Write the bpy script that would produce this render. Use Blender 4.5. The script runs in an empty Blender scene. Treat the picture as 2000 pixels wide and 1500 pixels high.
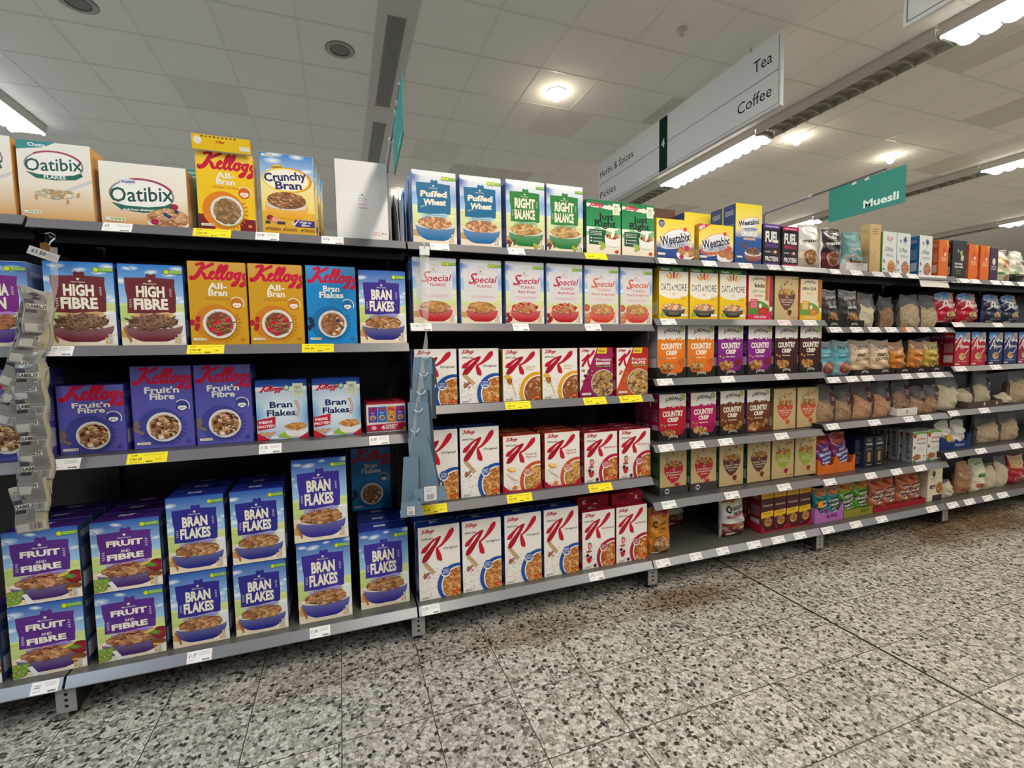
import bpy, math, random
from mathutils import Vector
from mathutils.geometry import tessellate_polygon
sc = bpy.context.scene
C = sc.collection
PI = math.pi

# ------------------------------------------------------------------ camera
FPX, YAW, PIT, ROL = 919.04, math.radians(19.848), math.radians(3.897), math.radians(-0.950)
CAM = Vector((0.972, -2.042, 1.29))
_r = Vector((math.cos(YAW), -math.sin(YAW), 0))
_f = Vector((math.sin(YAW) * math.cos(PIT), math.cos(YAW) * math.cos(PIT), -math.sin(PIT)))
_u = _r.cross(_f)
_c, _s = math.cos(ROL), math.sin(ROL)
RX = _r * _c + _u * _s
UX = _u * _c - _r * _s
cd = bpy.data.cameras.new('camera'); cam = bpy.data.objects.new('camera', cd); C.objects.link(cam)
cd.sensor_width = 36.0; cd.lens = FPX / 2000 * 36.0; cd.clip_start = 0.05; cd.clip_end = 200
B = -_f
from mathutils import Matrix
cam.matrix_world = Matrix(((RX.x, UX.x, B.x, CAM.x), (RX.y, UX.y, B.y, CAM.y), (RX.z, UX.z, B.z, CAM.z), (0, 0, 0, 1)))
sc.camera = cam

# ------------------------------------------------------------------ exposure, world
sc.view_settings.view_transform = 'Standard'
sc.view_settings.look = 'None'
sc.view_settings.gamma = 1
sc.view_settings.use_curve_mapping = False
sc.view_settings.exposure = 0.22
W = bpy.data.worlds.new('world'); sc.world = W; W.use_nodes = True
bg = W.node_tree.nodes['Background']
bg.inputs[0].default_value = (0.86, 0.88, 0.92, 1); bg.inputs[1].default_value = 0.52
sc.cycles.max_bounces = 8; sc.cycles.diffuse_bounces = 4; sc.cycles.glossy_bounces = 3
sc.cycles.transparent_max_bounces = 12; sc.cycles.transmission_bounces = 4
sc.cycles.sample_clamp_indirect = 6.0
sc.cycles.use_denoising = True

H_CEIL = 3.919
TUBE_POWER, TUBE_Z = 50.0, 3.82
# lit tube sections of the ceiling rows, some added out of view to brighten the ceiling: (row centre x, y start, y end, colour, power factor)
LIT = [(5.85, 2.40, 4.20, 'warm', 1.0), (5.85, -1.15, 0.58, 'warm', 1.0), (5.85, -4.7, -2.95, 'warm', 1.0), (5.85, -8.3, -6.5, 'warm', 1.0), (5.85, 7.8, 9.6, 'warm', 1.0),
       (10.05, 0.4, 2.3, 'warm', 1.0), (10.05, 4.9, 6.7, 'warm', 1.0), (10.05, 9.0, 10.8, 'warm', 1.0), (10.05, -3.2, -1.4, 'warm', 1.0), (10.05, -6.8, -5.0, 'warm', 1.0),
       (14.5, 2.2, 4.1, 'warm', 1.0), (14.5, -2.0, -0.2, 'warm', 1.0), (14.5, 7.0, 8.8, 'warm', 1.0),
       (-2.2, 3.1, 4.9, 'cool', 1.3), (-2.2, -0.5, 1.3, 'cool', 1.6), (-2.2, -4.1, -2.3, 'cool', 1.5), (-2.2, 6.7, 8.5, 'cool', 1.3), (-6.4, -1.0, 0.8, 'cool', 1.2), (-6.4, 3.0, 4.8, 'cool', 1.2),  # outermost row is unseen, added to lift the ceiling brightness
       (1.85, -2.6, -0.85, 'warm', 1.45), (1.85, -6.2, -4.4, 'warm', .9)]  # unseen row over the aisle, added to light the products
TUBE_COL = {'warm': (1.0, 0.90, 0.76), 'cool': (0.74, 0.87, 1.0)}
for i, (x, y0, y1, k, p) in enumerate(LIT):
    ld = bpy.data.lights.new('tube_light', 'AREA'); ld.shape = 'RECTANGLE'; ld.size = 0.20; ld.size_y = (y1 - y0) * 0.97
    ld.color = TUBE_COL[k]; ld.energy = TUBE_POWER * p
    lo = bpy.data.objects.new('tube_light', ld); C.objects.link(lo); lo.location = (x, (y0 + y1) / 2, TUBE_Z - 0.035)
SPOTS = [(3.13, 2.46), (6.45, 2.46), (8.26, 2.49), (1.97, 6.03), (3.7, -2.3), (0.6, -2.9)]  # last two added out of view over the aisle for more light
for (x, y) in SPOTS:
    ld = bpy.data.lights.new('downlight_lamp', 'POINT'); ld.energy = 4; ld.color = (1.0, 0.86, 0.66); ld.shadow_soft_size = 0.05
    lo = bpy.data.objects.new('downlight_lamp', ld); C.objects.link(lo); lo.location = (x, y, H_CEIL - 0.09)

# ------------------------------------------------------------------ colours and materials
def hexc(h):
    h = h.lstrip('#'); o = []
    if len(h) == 3: h = ''.join(q * 2 for q in h)
    for i in (0, 2, 4):
        v = int(h[i:i + 2], 16) / 255
        o.append(v / 12.92 if v <= 0.04045 else ((v + 0.055) / 1.055) ** 2.4)
    return tuple(o)
def mixc(a, b, t): return tuple(a[i] * (1 - t) + b[i] * t for i in range(3))
def cc(c): return hexc(c) if isinstance(c, str) else c

MATS = {}
def principled(name, rough=0.5, metal=0.0, attr=True, col=None, spec=0.5):
    m = bpy.data.materials.new(name); m.use_nodes = True; n = m.node_tree.nodes; l = m.node_tree.links
    b = n['Principled BSDF']; b.inputs['Roughness'].default_value = rough; b.inputs['Metallic'].default_value = metal
    b.inputs['Specular IOR Level'].default_value = spec
    if attr:
        a = n.new('ShaderNodeVertexColor'); a.layer_name = 'Col'; l.new(a.outputs[0], b.inputs['Base Color'])
    else:
        b.inputs['Base Color'].default_value = (*cc(col), 1)
    MATS[name] = m
    return m
principled('printed_card', 0.42, spec=0.35)
principled('matt_card', 0.8, spec=0.2)
principled('foil_print', 0.28, spec=0.5)
principled('painted_metal', 0.38, spec=0.5)
principled('brushed_metal', 0.33, 0.7)
principled('plain_plastic', 0.35)
def emis(name, col, st):
    m = bpy.data.materials.new(name); m.use_nodes = True; n = m.node_tree.nodes; n.clear()
    e = n.new('ShaderNodeEmission'); o = n.new('ShaderNodeOutputMaterial'); e.inputs[0].default_value = (*col, 1); e.inputs[1].default_value = st
    m.node_tree.links.new(e.outputs[0], o.inputs[0]); MATS[name] = m
emis('tube_glow_warm', (1.0, 0.95, 0.86), 6.0)
emis('tube_glow_cool', (0.85, 0.94, 1.0), 6.0)
emis('lamp_glow', (1.0, 0.90, 0.74), 14.0)
def film(name, tint, alpha, rough):
    m = bpy.data.materials.new(name); m.use_nodes = True; n = m.node_tree.nodes; l = m.node_tree.links; n.clear()
    o = n.new('ShaderNodeOutputMaterial'); mx = n.new('ShaderNodeMixShader'); t = n.new('ShaderNodeBsdfTransparent')
    t.inputs[0].default_value = (*tint, 1)
    p = n.new('ShaderNodeBsdfPrincipled'); p.inputs['Roughness'].default_value = rough; p.inputs['Base Color'].default_value = (0.75, 0.74, 0.72, 1)
    tc = n.new('ShaderNodeTexCoord'); nz = n.new('ShaderNodeTexNoise'); nz.inputs['Scale'].default_value = 28; nz.inputs['Detail'].default_value = 3
    bp = n.new('ShaderNodeBump'); bp.inputs['Strength'].default_value = 0.7; bp.inputs['Distance'].default_value = 0.01
    l.new(tc.outputs['Object'], nz.inputs['Vector']); l.new(nz.outputs[0], bp.inputs['Height']); l.new(bp.outputs[0], p.inputs['Normal'])
    mx.inputs[0].default_value = alpha
    l.new(t.outputs[0], mx.inputs[1]); l.new(p.outputs[0], mx.inputs[2]); l.new(mx.outputs[0], o.inputs[0]); MATS[name] = m
film('clear_film', (0.97, 0.97, 0.97), 0.13, 0.16)
film('clear_strip', (0.97, 0.98, 1.0), 0.30, 0.25)
def grains(name, scale, stops):
    m = bpy.data.materials.new(name); m.use_nodes = True; n = m.node_tree.nodes; l = m.node_tree.links
    b = n['Principled BSDF']; b.inputs['Roughness'].default_value = 0.75
    tc = n.new('ShaderNodeTexCoord'); v = n.new('ShaderNodeTexVoronoi'); v.inputs['Scale'].default_value = scale
    mp = n.new('ShaderNodeMapping'); mp.inputs['Scale'].default_value = (1, 1, 1.6)
    r = n.new('ShaderNodeValToRGB'); r.color_ramp.interpolation = 'LINEAR'
    while len(r.color_ramp.elements) < len(stops): r.color_ramp.elements.new(0.5)
    for e, (p, c) in zip(r.color_ramp.elements, stops): e.position = p; e.color = (*hexc(c), 1)
    bp = n.new('ShaderNodeBump'); bp.inputs['Strength'].default_value = 0.8; bp.inputs['Distance'].default_value = 0.004; bp.invert = True
    sp = n.new('ShaderNodeSeparateColor')
    l.new(tc.outputs['Object'], mp.inputs[0]); l.new(mp.outputs[0], v.inputs['Vector']); l.new(v.outputs['Color'], sp.inputs[0]); l.new(sp.outputs[0], r.inputs[0])
    l.new(r.outputs[0], b.inputs['Base Color']); l.new(v.outputs['Distance'], bp.inputs['Height']); l.new(bp.outputs[0], b.inputs['Normal']); MATS[name] = m
grains('oat_grains', 170, [(0, '#a8875c'), (0.4, '#cdb083'), (0.8, '#e6d3ab'), (1, '#8a5f3a')])
grains('pale_oats', 180, [(0, '#cbb68d'), (0.5, '#e2d4b0'), (1, '#f1e8cc')])
grains('toasted_oats', 150, [(0, '#7a4a25'), (0.4, '#b07c45'), (0.8, '#d3a56a'), (1, '#5b3018')])
grains('fruit_oats', 150, [(0, '#a84a2c'), (0.35, '#c88a55'), (0.8, '#dcae74'), (1, '#9c2f28')])
grains('dark_grains', 150, [(0, '#2c2018'), (0.5, '#5b4029'), (1, '#8a6a48')])
grains('cocoa_pieces', 80, [(0, '#4a2a1a'), (0.5, '#8a5836'), (1, '#b98a5e')])

# ------------------------------------------------------------------ mesh builder
class MB:
    def __init__(s): s.v = []; s.f = []; s.c = []; s.m = []; s.mats = []; s.sm = []
    def mi(s, mat):
        if mat not in s.mats: s.mats.append(mat)
        return s.mats.index(mat)
    def face(s, pts, col, mat='printed_card', smooth=False):
        """pts: 3D points; col: one colour or one per point"""
        b = len(s.v); s.v += [tuple(p) for p in pts]; s.f.append(tuple(range(b, b + len(pts))))
        s.c.append([cc(x) for x in col] if isinstance(col, list) else [cc(col)] * len(pts)); s.m.append(s.mi(mat)); s.sm.append(smooth)
    def grid(s, P, colf, mat, smooth=True, flip=False):
        """P: rows of points -> shared-vertex quads; colf(i, j) colour of a quad"""
        b = len(s.v); nu = len(P[0])
        for row in P: s.v += [tuple(p) for p in row]
        for i in range(len(P) - 1):
            for j in range(nu - 1):
                q = (b + i * nu + j, b + i * nu + j + 1, b + (i + 1) * nu + j + 1, b + (i + 1) * nu + j)
                if flip: q = q[::-1]
                s.f.append(q); s.c.append([cc(colf(i, j))] * 4); s.m.append(s.mi(mat)); s.sm.append(smooth)
    def box(s, x0, x1, y0, y1, z0, z1, col, mat='painted_metal', top=None, side=None, skip=''):
        p = [(x0, y0, z0), (x1, y0, z0), (x1, y1, z0), (x0, y1, z0), (x0, y0, z1), (x1, y0, z1), (x1, y1, z1), (x0, y1, z1)]
        b = len(s.v); s.v += p
        for n, q in (('b', (0, 3, 2, 1)), ('t', (4, 5, 6, 7)), ('f', (0, 1, 5, 4)), ('r', (1, 2, 6, 5)), ('k', (2, 3, 7, 6)), ('l', (3, 0, 4, 7))):
            if n in skip: continue
            k = top if (n == 't' and top) else side if (n in 'lr' and side) else col
            s.f.append(tuple(b + i for i in q)); s.c.append([cc(k)] * 4); s.m.append(s.mi(mat)); s.sm.append(False)
    def prism(s, prof, x0, x1, col, mat='painted_metal', axis='x'):
        """closed profile [(a, b)] extruded; axis x: profile in y,z; axis y: profile in x,z; axis z: profile in x,y"""
        def P(a, b, t): return (t, a, b) if axis == 'x' else (a, t, b) if axis == 'y' else (a, b, t)
        n = len(prof); b = len(s.v)
        s.v += [P(a, c, x0) for a, c in prof] + [P(a, c, x1) for a, c in prof]
        k = cc(col)
        for i in range(n):
            j = (i + 1) % n; s.f.append((b + i, b + j, b + n + j, b + n + i)); s.c.append([k] * 4); s.m.append(s.mi(mat)); s.sm.append(False)
        for t in tessellate_polygon([[Vector((a, c, 0)) for a, c in prof]]):
            s.f.append(tuple(b + i for i in t)); s.c.append([k] * 3); s.m.append(s.mi(mat)); s.sm.append(False)
            s.f.append(tuple(b + n + i for i in t[::-1])); s.c.append([k] * 3); s.m.append(s.mi(mat)); s.sm.append(False)
    def tube(s, pts, r, col, mat='painted_metal', n=8):
        pts = [Vector(p) for p in pts]; rings = []
        for i, p in enumerate(pts):
            d = (pts[min(i + 1, len(pts) - 1)] - pts[max(i - 1, 0)]).normalized()
            a = d.cross(Vector((0, 0, 1)));
            if a.length < 0.1: a = d.cross(Vector((1, 0, 0)))
            a.normalize(); q = d.cross(a)
            rings.append([p + (a * math.cos(t * 2 * PI / n) + q * math.sin(t * 2 * PI / n)) * r for t in range(n + 1)])
        s.grid(rings, lambda i, j: col, mat)
        for rr in (rings[0][:-1], rings[-1][:-1][::-1]): s.face(rr, col, mat)
    def disc(s, c, r, z, col, mat, n=24, r0=0.0, up=-1):
        ps = [(c[0] + r * math.cos(i * 2 * PI / n), c[1] + r * math.sin(i * 2 * PI / n), z) for i in range(n)]
        if r0 == 0: s.face(ps if up > 0 else ps[::-1], col, mat); return
        qs = [(c[0] + r0 * math.cos(i * 2 * PI / n), c[1] + r0 * math.sin(i * 2 * PI / n), z) for i in range(n)]
        for i in range(n): j = (i + 1) % n; s.face([ps[i], ps[j], qs[j], qs[i]], col, mat)
    def art(s, A, o, ex, ey, nrm, mat='printed_card', fn=None, base=0.0002):
        """lay printed artwork A (100 units wide) on a plane: o = lower corner, ex / ey full width / height vectors"""
        o, ex, ey, nrm = Vector(o), Vector(ex), Vector(ey), Vector(nrm)
        for z, pts, cols in A.out():
            off = base + z * 7e-6
            if fn: P = [fn(x / 100, 1 - y / A.H, off) for x, y in pts]
            else: P = [o + ex * (x / 100) + ey * (1 - y / A.H) + nrm * off for x, y in pts]
            b = len(s.v); s.v += [tuple(p) for p in P]; s.f.append(tuple(range(b, b + len(P)))); s.c.append(cols); s.m.append(s.mi(mat)); s.sm.append(False)
    def mesh(s, name):
        me = bpy.data.meshes.new(name); me.from_pydata(s.v, [], s.f)
        for m in s.mats: me.materials.append(MATS[m])
        me.polygons.foreach_set('material_index', s.m)
        me.polygons.foreach_set('use_smooth', s.sm)
        ca = me.color_attributes.new('Col', 'FLOAT_COLOR', 'CORNER'); buf = []
        for f in s.c:
            for k in f: buf += [k[0], k[1], k[2], 1.0]
        ca.data.foreach_set('color', buf); me.update()
        return me
    def obj(s, name, parent=None, loc=(0, 0, 0), **kw):
        o = bpy.data.objects.new(name, s.mesh(name)); C.objects.link(o); o.location = loc
        if parent is not None: o.parent = parent
        return tag(o, **kw)
def tag(o, label=None, cat=None, group=None, kind=None):
    if label: o['label'] = label
    if cat: o['category'] = cat
    if group: o['group'] = group
    if kind: o['kind'] = kind
    return o
def empty(name, loc=(0, 0, 0), rz=0.0, **kw):
    o = bpy.data.objects.new(name, None); C.objects.link(o); o.location = loc; o.rotation_euler = (0, 0, rz); o.empty_display_size = 0.05
    return tag(o, **kw)
def copy_tree(o, parent=None):
    c = o.copy(); C.objects.link(c)
    if parent is not None: c.parent = parent
    for ch in list(o.children): copy_tree(ch, c)
    return c

# ------------------------------------------------------------------ printed artwork
_TX = {}
def glyphs(text, bold=0.0):
    key = (text, bold)
    if key in _TX: return _TX[key]
    cu = bpy.data.curves.new('t', 'FONT'); cu.body = text; cu.resolution_u = 2; cu.offset = bold
    ob = bpy.data.objects.new('t', cu); C.objects.link(ob)
    dg = bpy.context.evaluated_depsgraph_get(); ev = ob.evaluated_get(dg); me = ev.to_mesh()
    me.calc_loop_triangles()
    V = [(v.co.x, v.co.y) for v in me.vertices]
    T = [[V[i] for i in t.vertices] for t in me.loop_triangles]
    ev.to_mesh_clear(); bpy.data.objects.remove(ob); bpy.data.curves.remove(cu)
    if not T: T = [[(0, 0), (0.1, 0), (0, 0.1)]]
    x0 = min(p[0] for t in T for p in t); x1 = max(p[0] for t in T for p in t)
    _TX[key] = ([[(p[0] - x0, p[1]) for p in t] for t in T], x1 - x0)
    return _TX[key]
CAPH = 0.69
def catmull(P, n=7):
    if len(P) < 3: return P
    Q = [P[0]] + list(P) + [P[-1]]; o = []
    for i in range(1, len(Q) - 2):
        for k in range(n):
            t = k / n; a, b, c, d = Q[i - 1], Q[i], Q[i + 1], Q[i + 2]
            o.append(tuple(0.5 * (2 * b[j] + (c[j] - a[j]) * t + (2 * a[j] - 5 * b[j] + 4 * c[j] - d[j]) * t * t + (3 * b[j] - a[j] - 3 * c[j] + d[j]) * t ** 3) for j in range(len(P[0]))))
    o.append(P[-1]); return o
class Art:
    """artwork on a sheet 100 units wide and H high, y measured down from the top"""
    def __init__(s, H, seed=1): s.H = H; s.P = []; s.z = 0; s.R = random.Random(seed)
    def add(s, pts, cols, z=None):
        s.P.append((s.z if z is None else z, list(pts), cols))
    def poly(s, pts, col):
        s.z += 1; col = cc(col)
        if len(pts) <= 4: s.add(pts, [col] * len(pts)); return
        for t in tessellate_polygon([[Vector((x, y, 0)) for x, y in pts]]): s.add([pts[i] for i in t], [col] * 3)
    def rect(s, x0, y0, x1, y1, col): s.poly([(x0, y0), (x1, y0), (x1, y1), (x0, y1)], col)
    def vgrad(s, y0, y1, c0, c1, x0=0, x1=100):
        s.z += 1; a, b = cc(c0), cc(c1); s.add([(x0, y0), (x1, y0), (x1, y1), (x0, y1)], [a, a, b, b])
    def ell(s, cx, cy, rx, ry, col, n=18, rot=0.0, rim=None):
        s.z += 1; col = cc(col); c, q = math.cos(rot), math.sin(rot)
        P = [(cx + rx * math.cos(t) * c - ry * math.sin(t) * q, cy + rx * math.cos(t) * q + ry * math.sin(t) * c) for t in [i * 2 * PI / n for i in range(n)]]
        if rim is None: s.add(P, [col] * n); return
        rim = cc(rim)
        for i in range(n): s.add([(cx, cy), P[i], P[(i + 1) % n]], [col, rim, rim])
    def ring(s, cx, cy, r0, r1, col, a0=0, a1=2 * PI, n=28, sy=1.0):
        s.z += 1; col = cc(col)
        for i in range(n):
            t, u = a0 + (a1 - a0) * i / n, a0 + (a1 - a0) * (i + 1) / n
            s.add([(cx + r0 * math.cos(t), cy + r0 * math.sin(t) * sy), (cx + r1 * math.cos(t), cy + r1 * math.sin(t) * sy), (cx + r1 * math.cos(u), cy + r1 * math.sin(u) * sy), (cx + r0 * math.cos(u), cy + r0 * math.sin(u) * sy)], [col] * 4)
    def text(s, t, x, y, h, col, w=None, bold=0.0, align='c', shear=0.0, rot=0.0, arch=0.0, outline=None):
        """y = baseline, h = height of a capital; w = width to fit; arch = bend upwards in the middle"""
        if outline: s.text(t, x, y, h, outline[0], w, bold + outline[1], align, shear, rot, arch)
        s.z += 1; T, gw = glyphs(t, bold); k = h / CAPH; kx = (w / gw) if w else k; ww = gw * kx; col = cc(col)
        ox = {'l': 0, 'c': -ww / 2, 'r': -ww}[align]; c, q = math.cos(rot), math.sin(rot)
        for tr in T:
            P = []
            for a, b in tr:
                px, py = ox + a * kx + b * k * shear, -b * k
                if arch: u = (px + (0 if align == 'c' else ww / 2)) / (ww / 2 + 1e-6); py -= arch * (1 - u * u)
                P.append((x + px * c - py * q, y + px * q + py * c))
            s.add(P, [col] * 3)
    def stroke(s, pts, col, n=7):
        """pts: (x, y, width)"""
        s.z += 1; col = cc(col); Q = catmull(pts, n); L = []; R2 = []
        for i, (x, y, w) in enumerate(Q):
            a, b = Q[max(i - 1, 0)], Q[min(i + 1, len(Q) - 1)]; dx, dy = b[0] - a[0], b[1] - a[1]; d = math.hypot(dx, dy) or 1
            L.append((x - dy / d * w / 2, y + dx / d * w / 2)); R2.append((x + dy / d * w / 2, y - dx / d * w / 2))
        z0 = s.z
        for i in range(len(Q) - 1): s.add([L[i], L[i + 1], R2[i + 1], R2[i]], [col] * 4, z0 + .35 * i)
        s.z = z0 + int(.35 * len(Q)) + 1
        for i in (0, len(Q) - 1): s.ell(Q[i][0], Q[i][1], Q[i][2] / 2, Q[i][2] / 2, col, 10)
    def lines(s, x0, x1, y, n, dy, th, col, jitter=0.15):
        """rows of small print"""
        s.z += 1
        for i in range(n):
            a = x0; yy = y + i * dy
            while a < x1 - 1:
                b = min(a + s.R.uniform(1.5, 5.5), x1); s.add([(a, yy), (b, yy), (b, yy + th), (a, yy + th)], [cc(col)] * 4); a = b + 0.9
    def out(s):
        H = s.H; res = []
        for z, P, K in s.P:
            if min(p[0] for p in P) < 0 or max(p[0] for p in P) > 100 or min(p[1] for p in P) < 0 or max(p[1] for p in P) > H:
                P, K = clip(P, K, H)
                if len(P) < 3: continue
            res.append((z, P, K))
        return res
    def subdivided(s, m):
        """the same art cut into pieces no longer than m, so that it follows a curved face"""
        B2 = Art(s.H); B2.z = s.z; st = [(z, [P[0], P[i], P[i + 1]], [K[0], K[i], K[i + 1]]) for z, P, K in s.out() for i in range(1, len(P) - 1)]
        while st:
            z, P, K = st.pop(); L = [math.dist(P[i], P[(i + 1) % 3]) for i in range(3)]; j = L.index(max(L))
            if L[j] <= m: B2.P.append((z, P, K)); continue
            a, b, c = P[j], P[(j + 1) % 3], P[(j + 2) % 3]; ka, kb, kc = K[j], K[(j + 1) % 3], K[(j + 2) % 3]
            mm = ((a[0] + b[0]) / 2, (a[1] + b[1]) / 2); km = mixc(ka, kb, 0.5)
            st.append((z, [a, mm, c], [ka, km, kc])); st.append((z, [mm, b, c], [km, kb, kc]))
        return B2
def clip(P, K, H):
    for ax, lim, sg in ((0, 0.0, 1), (0, 100.0, -1), (1, 0.0, 1), (1, H, -1)):
        if not P: break
        o, ok = [], []; n = len(P)
        for i in range(n):
            a, b = P[i], P[(i + 1) % n]; ka, kb = K[i], K[(i + 1) % n]; da, db = (a[ax] - lim) * sg, (b[ax] - lim) * sg
            if da >= 0: o.append(a); ok.append(ka)
            if (da >= 0) != (db >= 0):
                t = da / (da - db); o.append((a[0] + (b[0] - a[0]) * t, a[1] + (b[1] - a[1]) * t)); ok.append(mixc(ka, kb, t))
        P, K = o, ok
    return P, K

# ------------------------------------------------------------------ motifs
BRAN = ['#8a5630', '#ab7343', '#c08a55', '#d3a46c', '#96603a']
CORN = ['#c98e4c', '#dba863', '#b87a3a', '#e6bd7e', '#a96c32']
PUFF = ['#c48a5e', '#d9a577', '#e9c195', '#b3774b']
CHUNK = ['#a56a33', '#c58a4a', '#dba762', '#8d5427', '#e6c084']
def flakes(A, cx, cy, rx, ry, pal, n, size, kind='flake', rot=0.0, extra=(), shade='#4a2a16', sq=0.75):
    R = A.R
    A.ell(cx, cy, rx, ry, mixc(cc(pal[0]), cc(shade), 0.35), 18, rot)
    pts = []
    for i in range(n):
        t, r = R.uniform(0, 2 * PI), math.sqrt(R.random()) * 0.93
        pts.append((cx + rx * r * math.cos(t), cy + ry * r * math.sin(t)))
    pts.sort(key=lambda p: p[1])
    for i, (x, y) in enumerate(pts):
        c = cc(R.choice(pal)); s = size * R.uniform(0.75, 1.25)
        if extra and i % 7 == 3:
            e = R.choice(extra); A.ell(x, y, s * 0.95, s * 0.85, mixc(cc(e), (0, 0, 0), 0.35), 9); A.ell(x - s * .1, y - s * .12, s * 0.8, s * 0.7, e, 9); continue
        if kind == 'flake':
            k = R.randint(5, 7); a0 = R.uniform(0, PI); P = [(x + s * R.uniform(.75, 1.15) * math.cos(a0 + j * 2 * PI / k), y + s * sq * R.uniform(.7, 1.15) * math.sin(a0 + j * 2 * PI / k)) for j in range(k)]
            A.z += 1; A.add([(p[0] + s * .10, p[1] + s * .18) for p in P], [mixc(c, (0.05, 0.02, 0.01), 0.55)] * k); A.z += 1; A.add(P, [mixc(c, (1, .9, .7), .22 * R.random()) if j < k // 2 else mixc(c, (.1, .04, .02), .18) for j in range(k)])
        elif kind == 'stick':
            a = R.uniform(0, PI); dx, dy, w = math.cos(a) * s * 1.6, math.sin(a) * s * 1.0, s * 0.15
            nx, ny = -dy / (s * 1.7) * w, dx / (s * 1.7) * w
            for o, k in ((0.16 * s, mixc(c, (0.03, 0.01, 0), 0.6)), (0, c)):
                A.z += 1; A.add([(x - dx - nx, y - dy - ny + o), (x + dx - nx, y + dy - ny + o), (x + dx + nx, y + dy + ny + o), (x - dx + nx, y - dy + ny + o)], [k] * 4)
        elif kind == 'puff':
            a = R.uniform(0, PI); A.ell(x + s * .1, y + s * .16, s * .95, s * .68, mixc(c, (0.1, 0.03, 0.01), 0.5), 8, a); A.ell(x, y, s * .9, s * .62, c, 8, a)
        elif kind == 'chunk':
            A.ell(x + s * .08, y + s * .15, s, s * .85, mixc(c, (0.08, 0.03, 0.01), 0.6), 8); A.ell(x, y, s * .95, s * .78, c, 8, rim=mixc(c, (.1, .04, .01), .35))
def sky(A, y0, y1, deep='#2c5fb4', pale='#a9d2f0'):
    A.vgrad(y0, y1, deep, pale); R = A.R
    for i in range(9):
        x, y, s = R.uniform(-5, 105), y0 + (y1 - y0) * R.random(), R.uniform(7, 18)
        t = (y - y0) / (y1 - y0); A.ell(x, y, s, s * .38, '#f4f8fb', 14, R.uniform(-.15, .15), rim=mixc(cc(deep), cc(pale), min(1, t + .1)))
def bowl(A, cx, ry_, rx, depth, col, rimc='#f2f0ee', base=0.42, ery=None):
    ery = ery or rx * 0.16; dark = mixc(cc(col), (0, 0, 0), 0.25); y = ry_
    P = []
    for i in range(0, 19):
        t = PI * i / 18; k = math.cos(t); P.append((cx + rx * abs(k) ** .8 * (1 if k >= 0 else -1), y + min(depth * math.sin(t) ** .85, depth * .96)))
    q = P
    A.z += 1; cols = [mixc(cc(col), (1, 1, 1), 0.10) if i in (0, 1, 2, 16, 17, 18) else dark if 6 < i < 12 else cc(col) for i in range(len(q))]; A.add(q, cols)
    A.ell(cx, y, rx, ery, rimc, 24)
    A.ell(cx, y + ery * 0.12, rx * 0.95, ery * 0.82, '#d9d2c8', 24)
def star(A, cx, cy, r, col):
    A.poly([(cx + (r if i % 2 == 0 else r * .45) * math.sin(i * PI / 5), cy - (r if i % 2 == 0 else r * .45) * math.cos(i * PI / 5)) for i in range(10)], col)
def leafarc(A, cx, cy, r, a0, a1, n, col, s=2.0):
    for i in range(n):
        a = a0 + (a1 - a0) * i / (n - 1)
        for d, ro in ((-1, 0.5), (1, -0.5)): A.ell(cx + (r + d * s * .75) * math.cos(a), cy + (r + d * s * .75) * math.sin(a), s, s * .42, col, 8, a + PI / 2 + ro * 1.4)
def nutri(A, x, y, n=5, w=4.2, cols=('#e9e6df', '#9dc36a', '#e9b35a', '#9dc36a', '#d9705a')):
    A.rect(x - .6, y - .6, x + n * w + .6, y + 4.2, '#f1efe9')
    for i in range(n): A.rect(x + i * w + .3, y + .2, x + (i + 1) * w - .3, y + 2.2, cols[i % len(cols)]); A.rect(x + i * w + .8, y + 2.7, x + (i + 1) * w - .8, y + 3.4, '#8a8f8c')
def badge(A, n=1, y=11.0):
    A.rect(78, y - 3.2, 102, y + 3.2, '#6fa83a')
    A.lines(80 if n < 2 else 84, 99, y - 2.2, 2, 2.6, 1.1, '#c9e28a')
    for i in range(n): A.ell(75 - 9 * (n - 1) / 2 + 9 * i, y, 4.6, 4.6, '#5f9c34', 14); A.ell(75 - 9 * (n - 1) / 2 + 9 * i, y, 3.6, 3.6, '#d5dc2c', 12)
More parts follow.
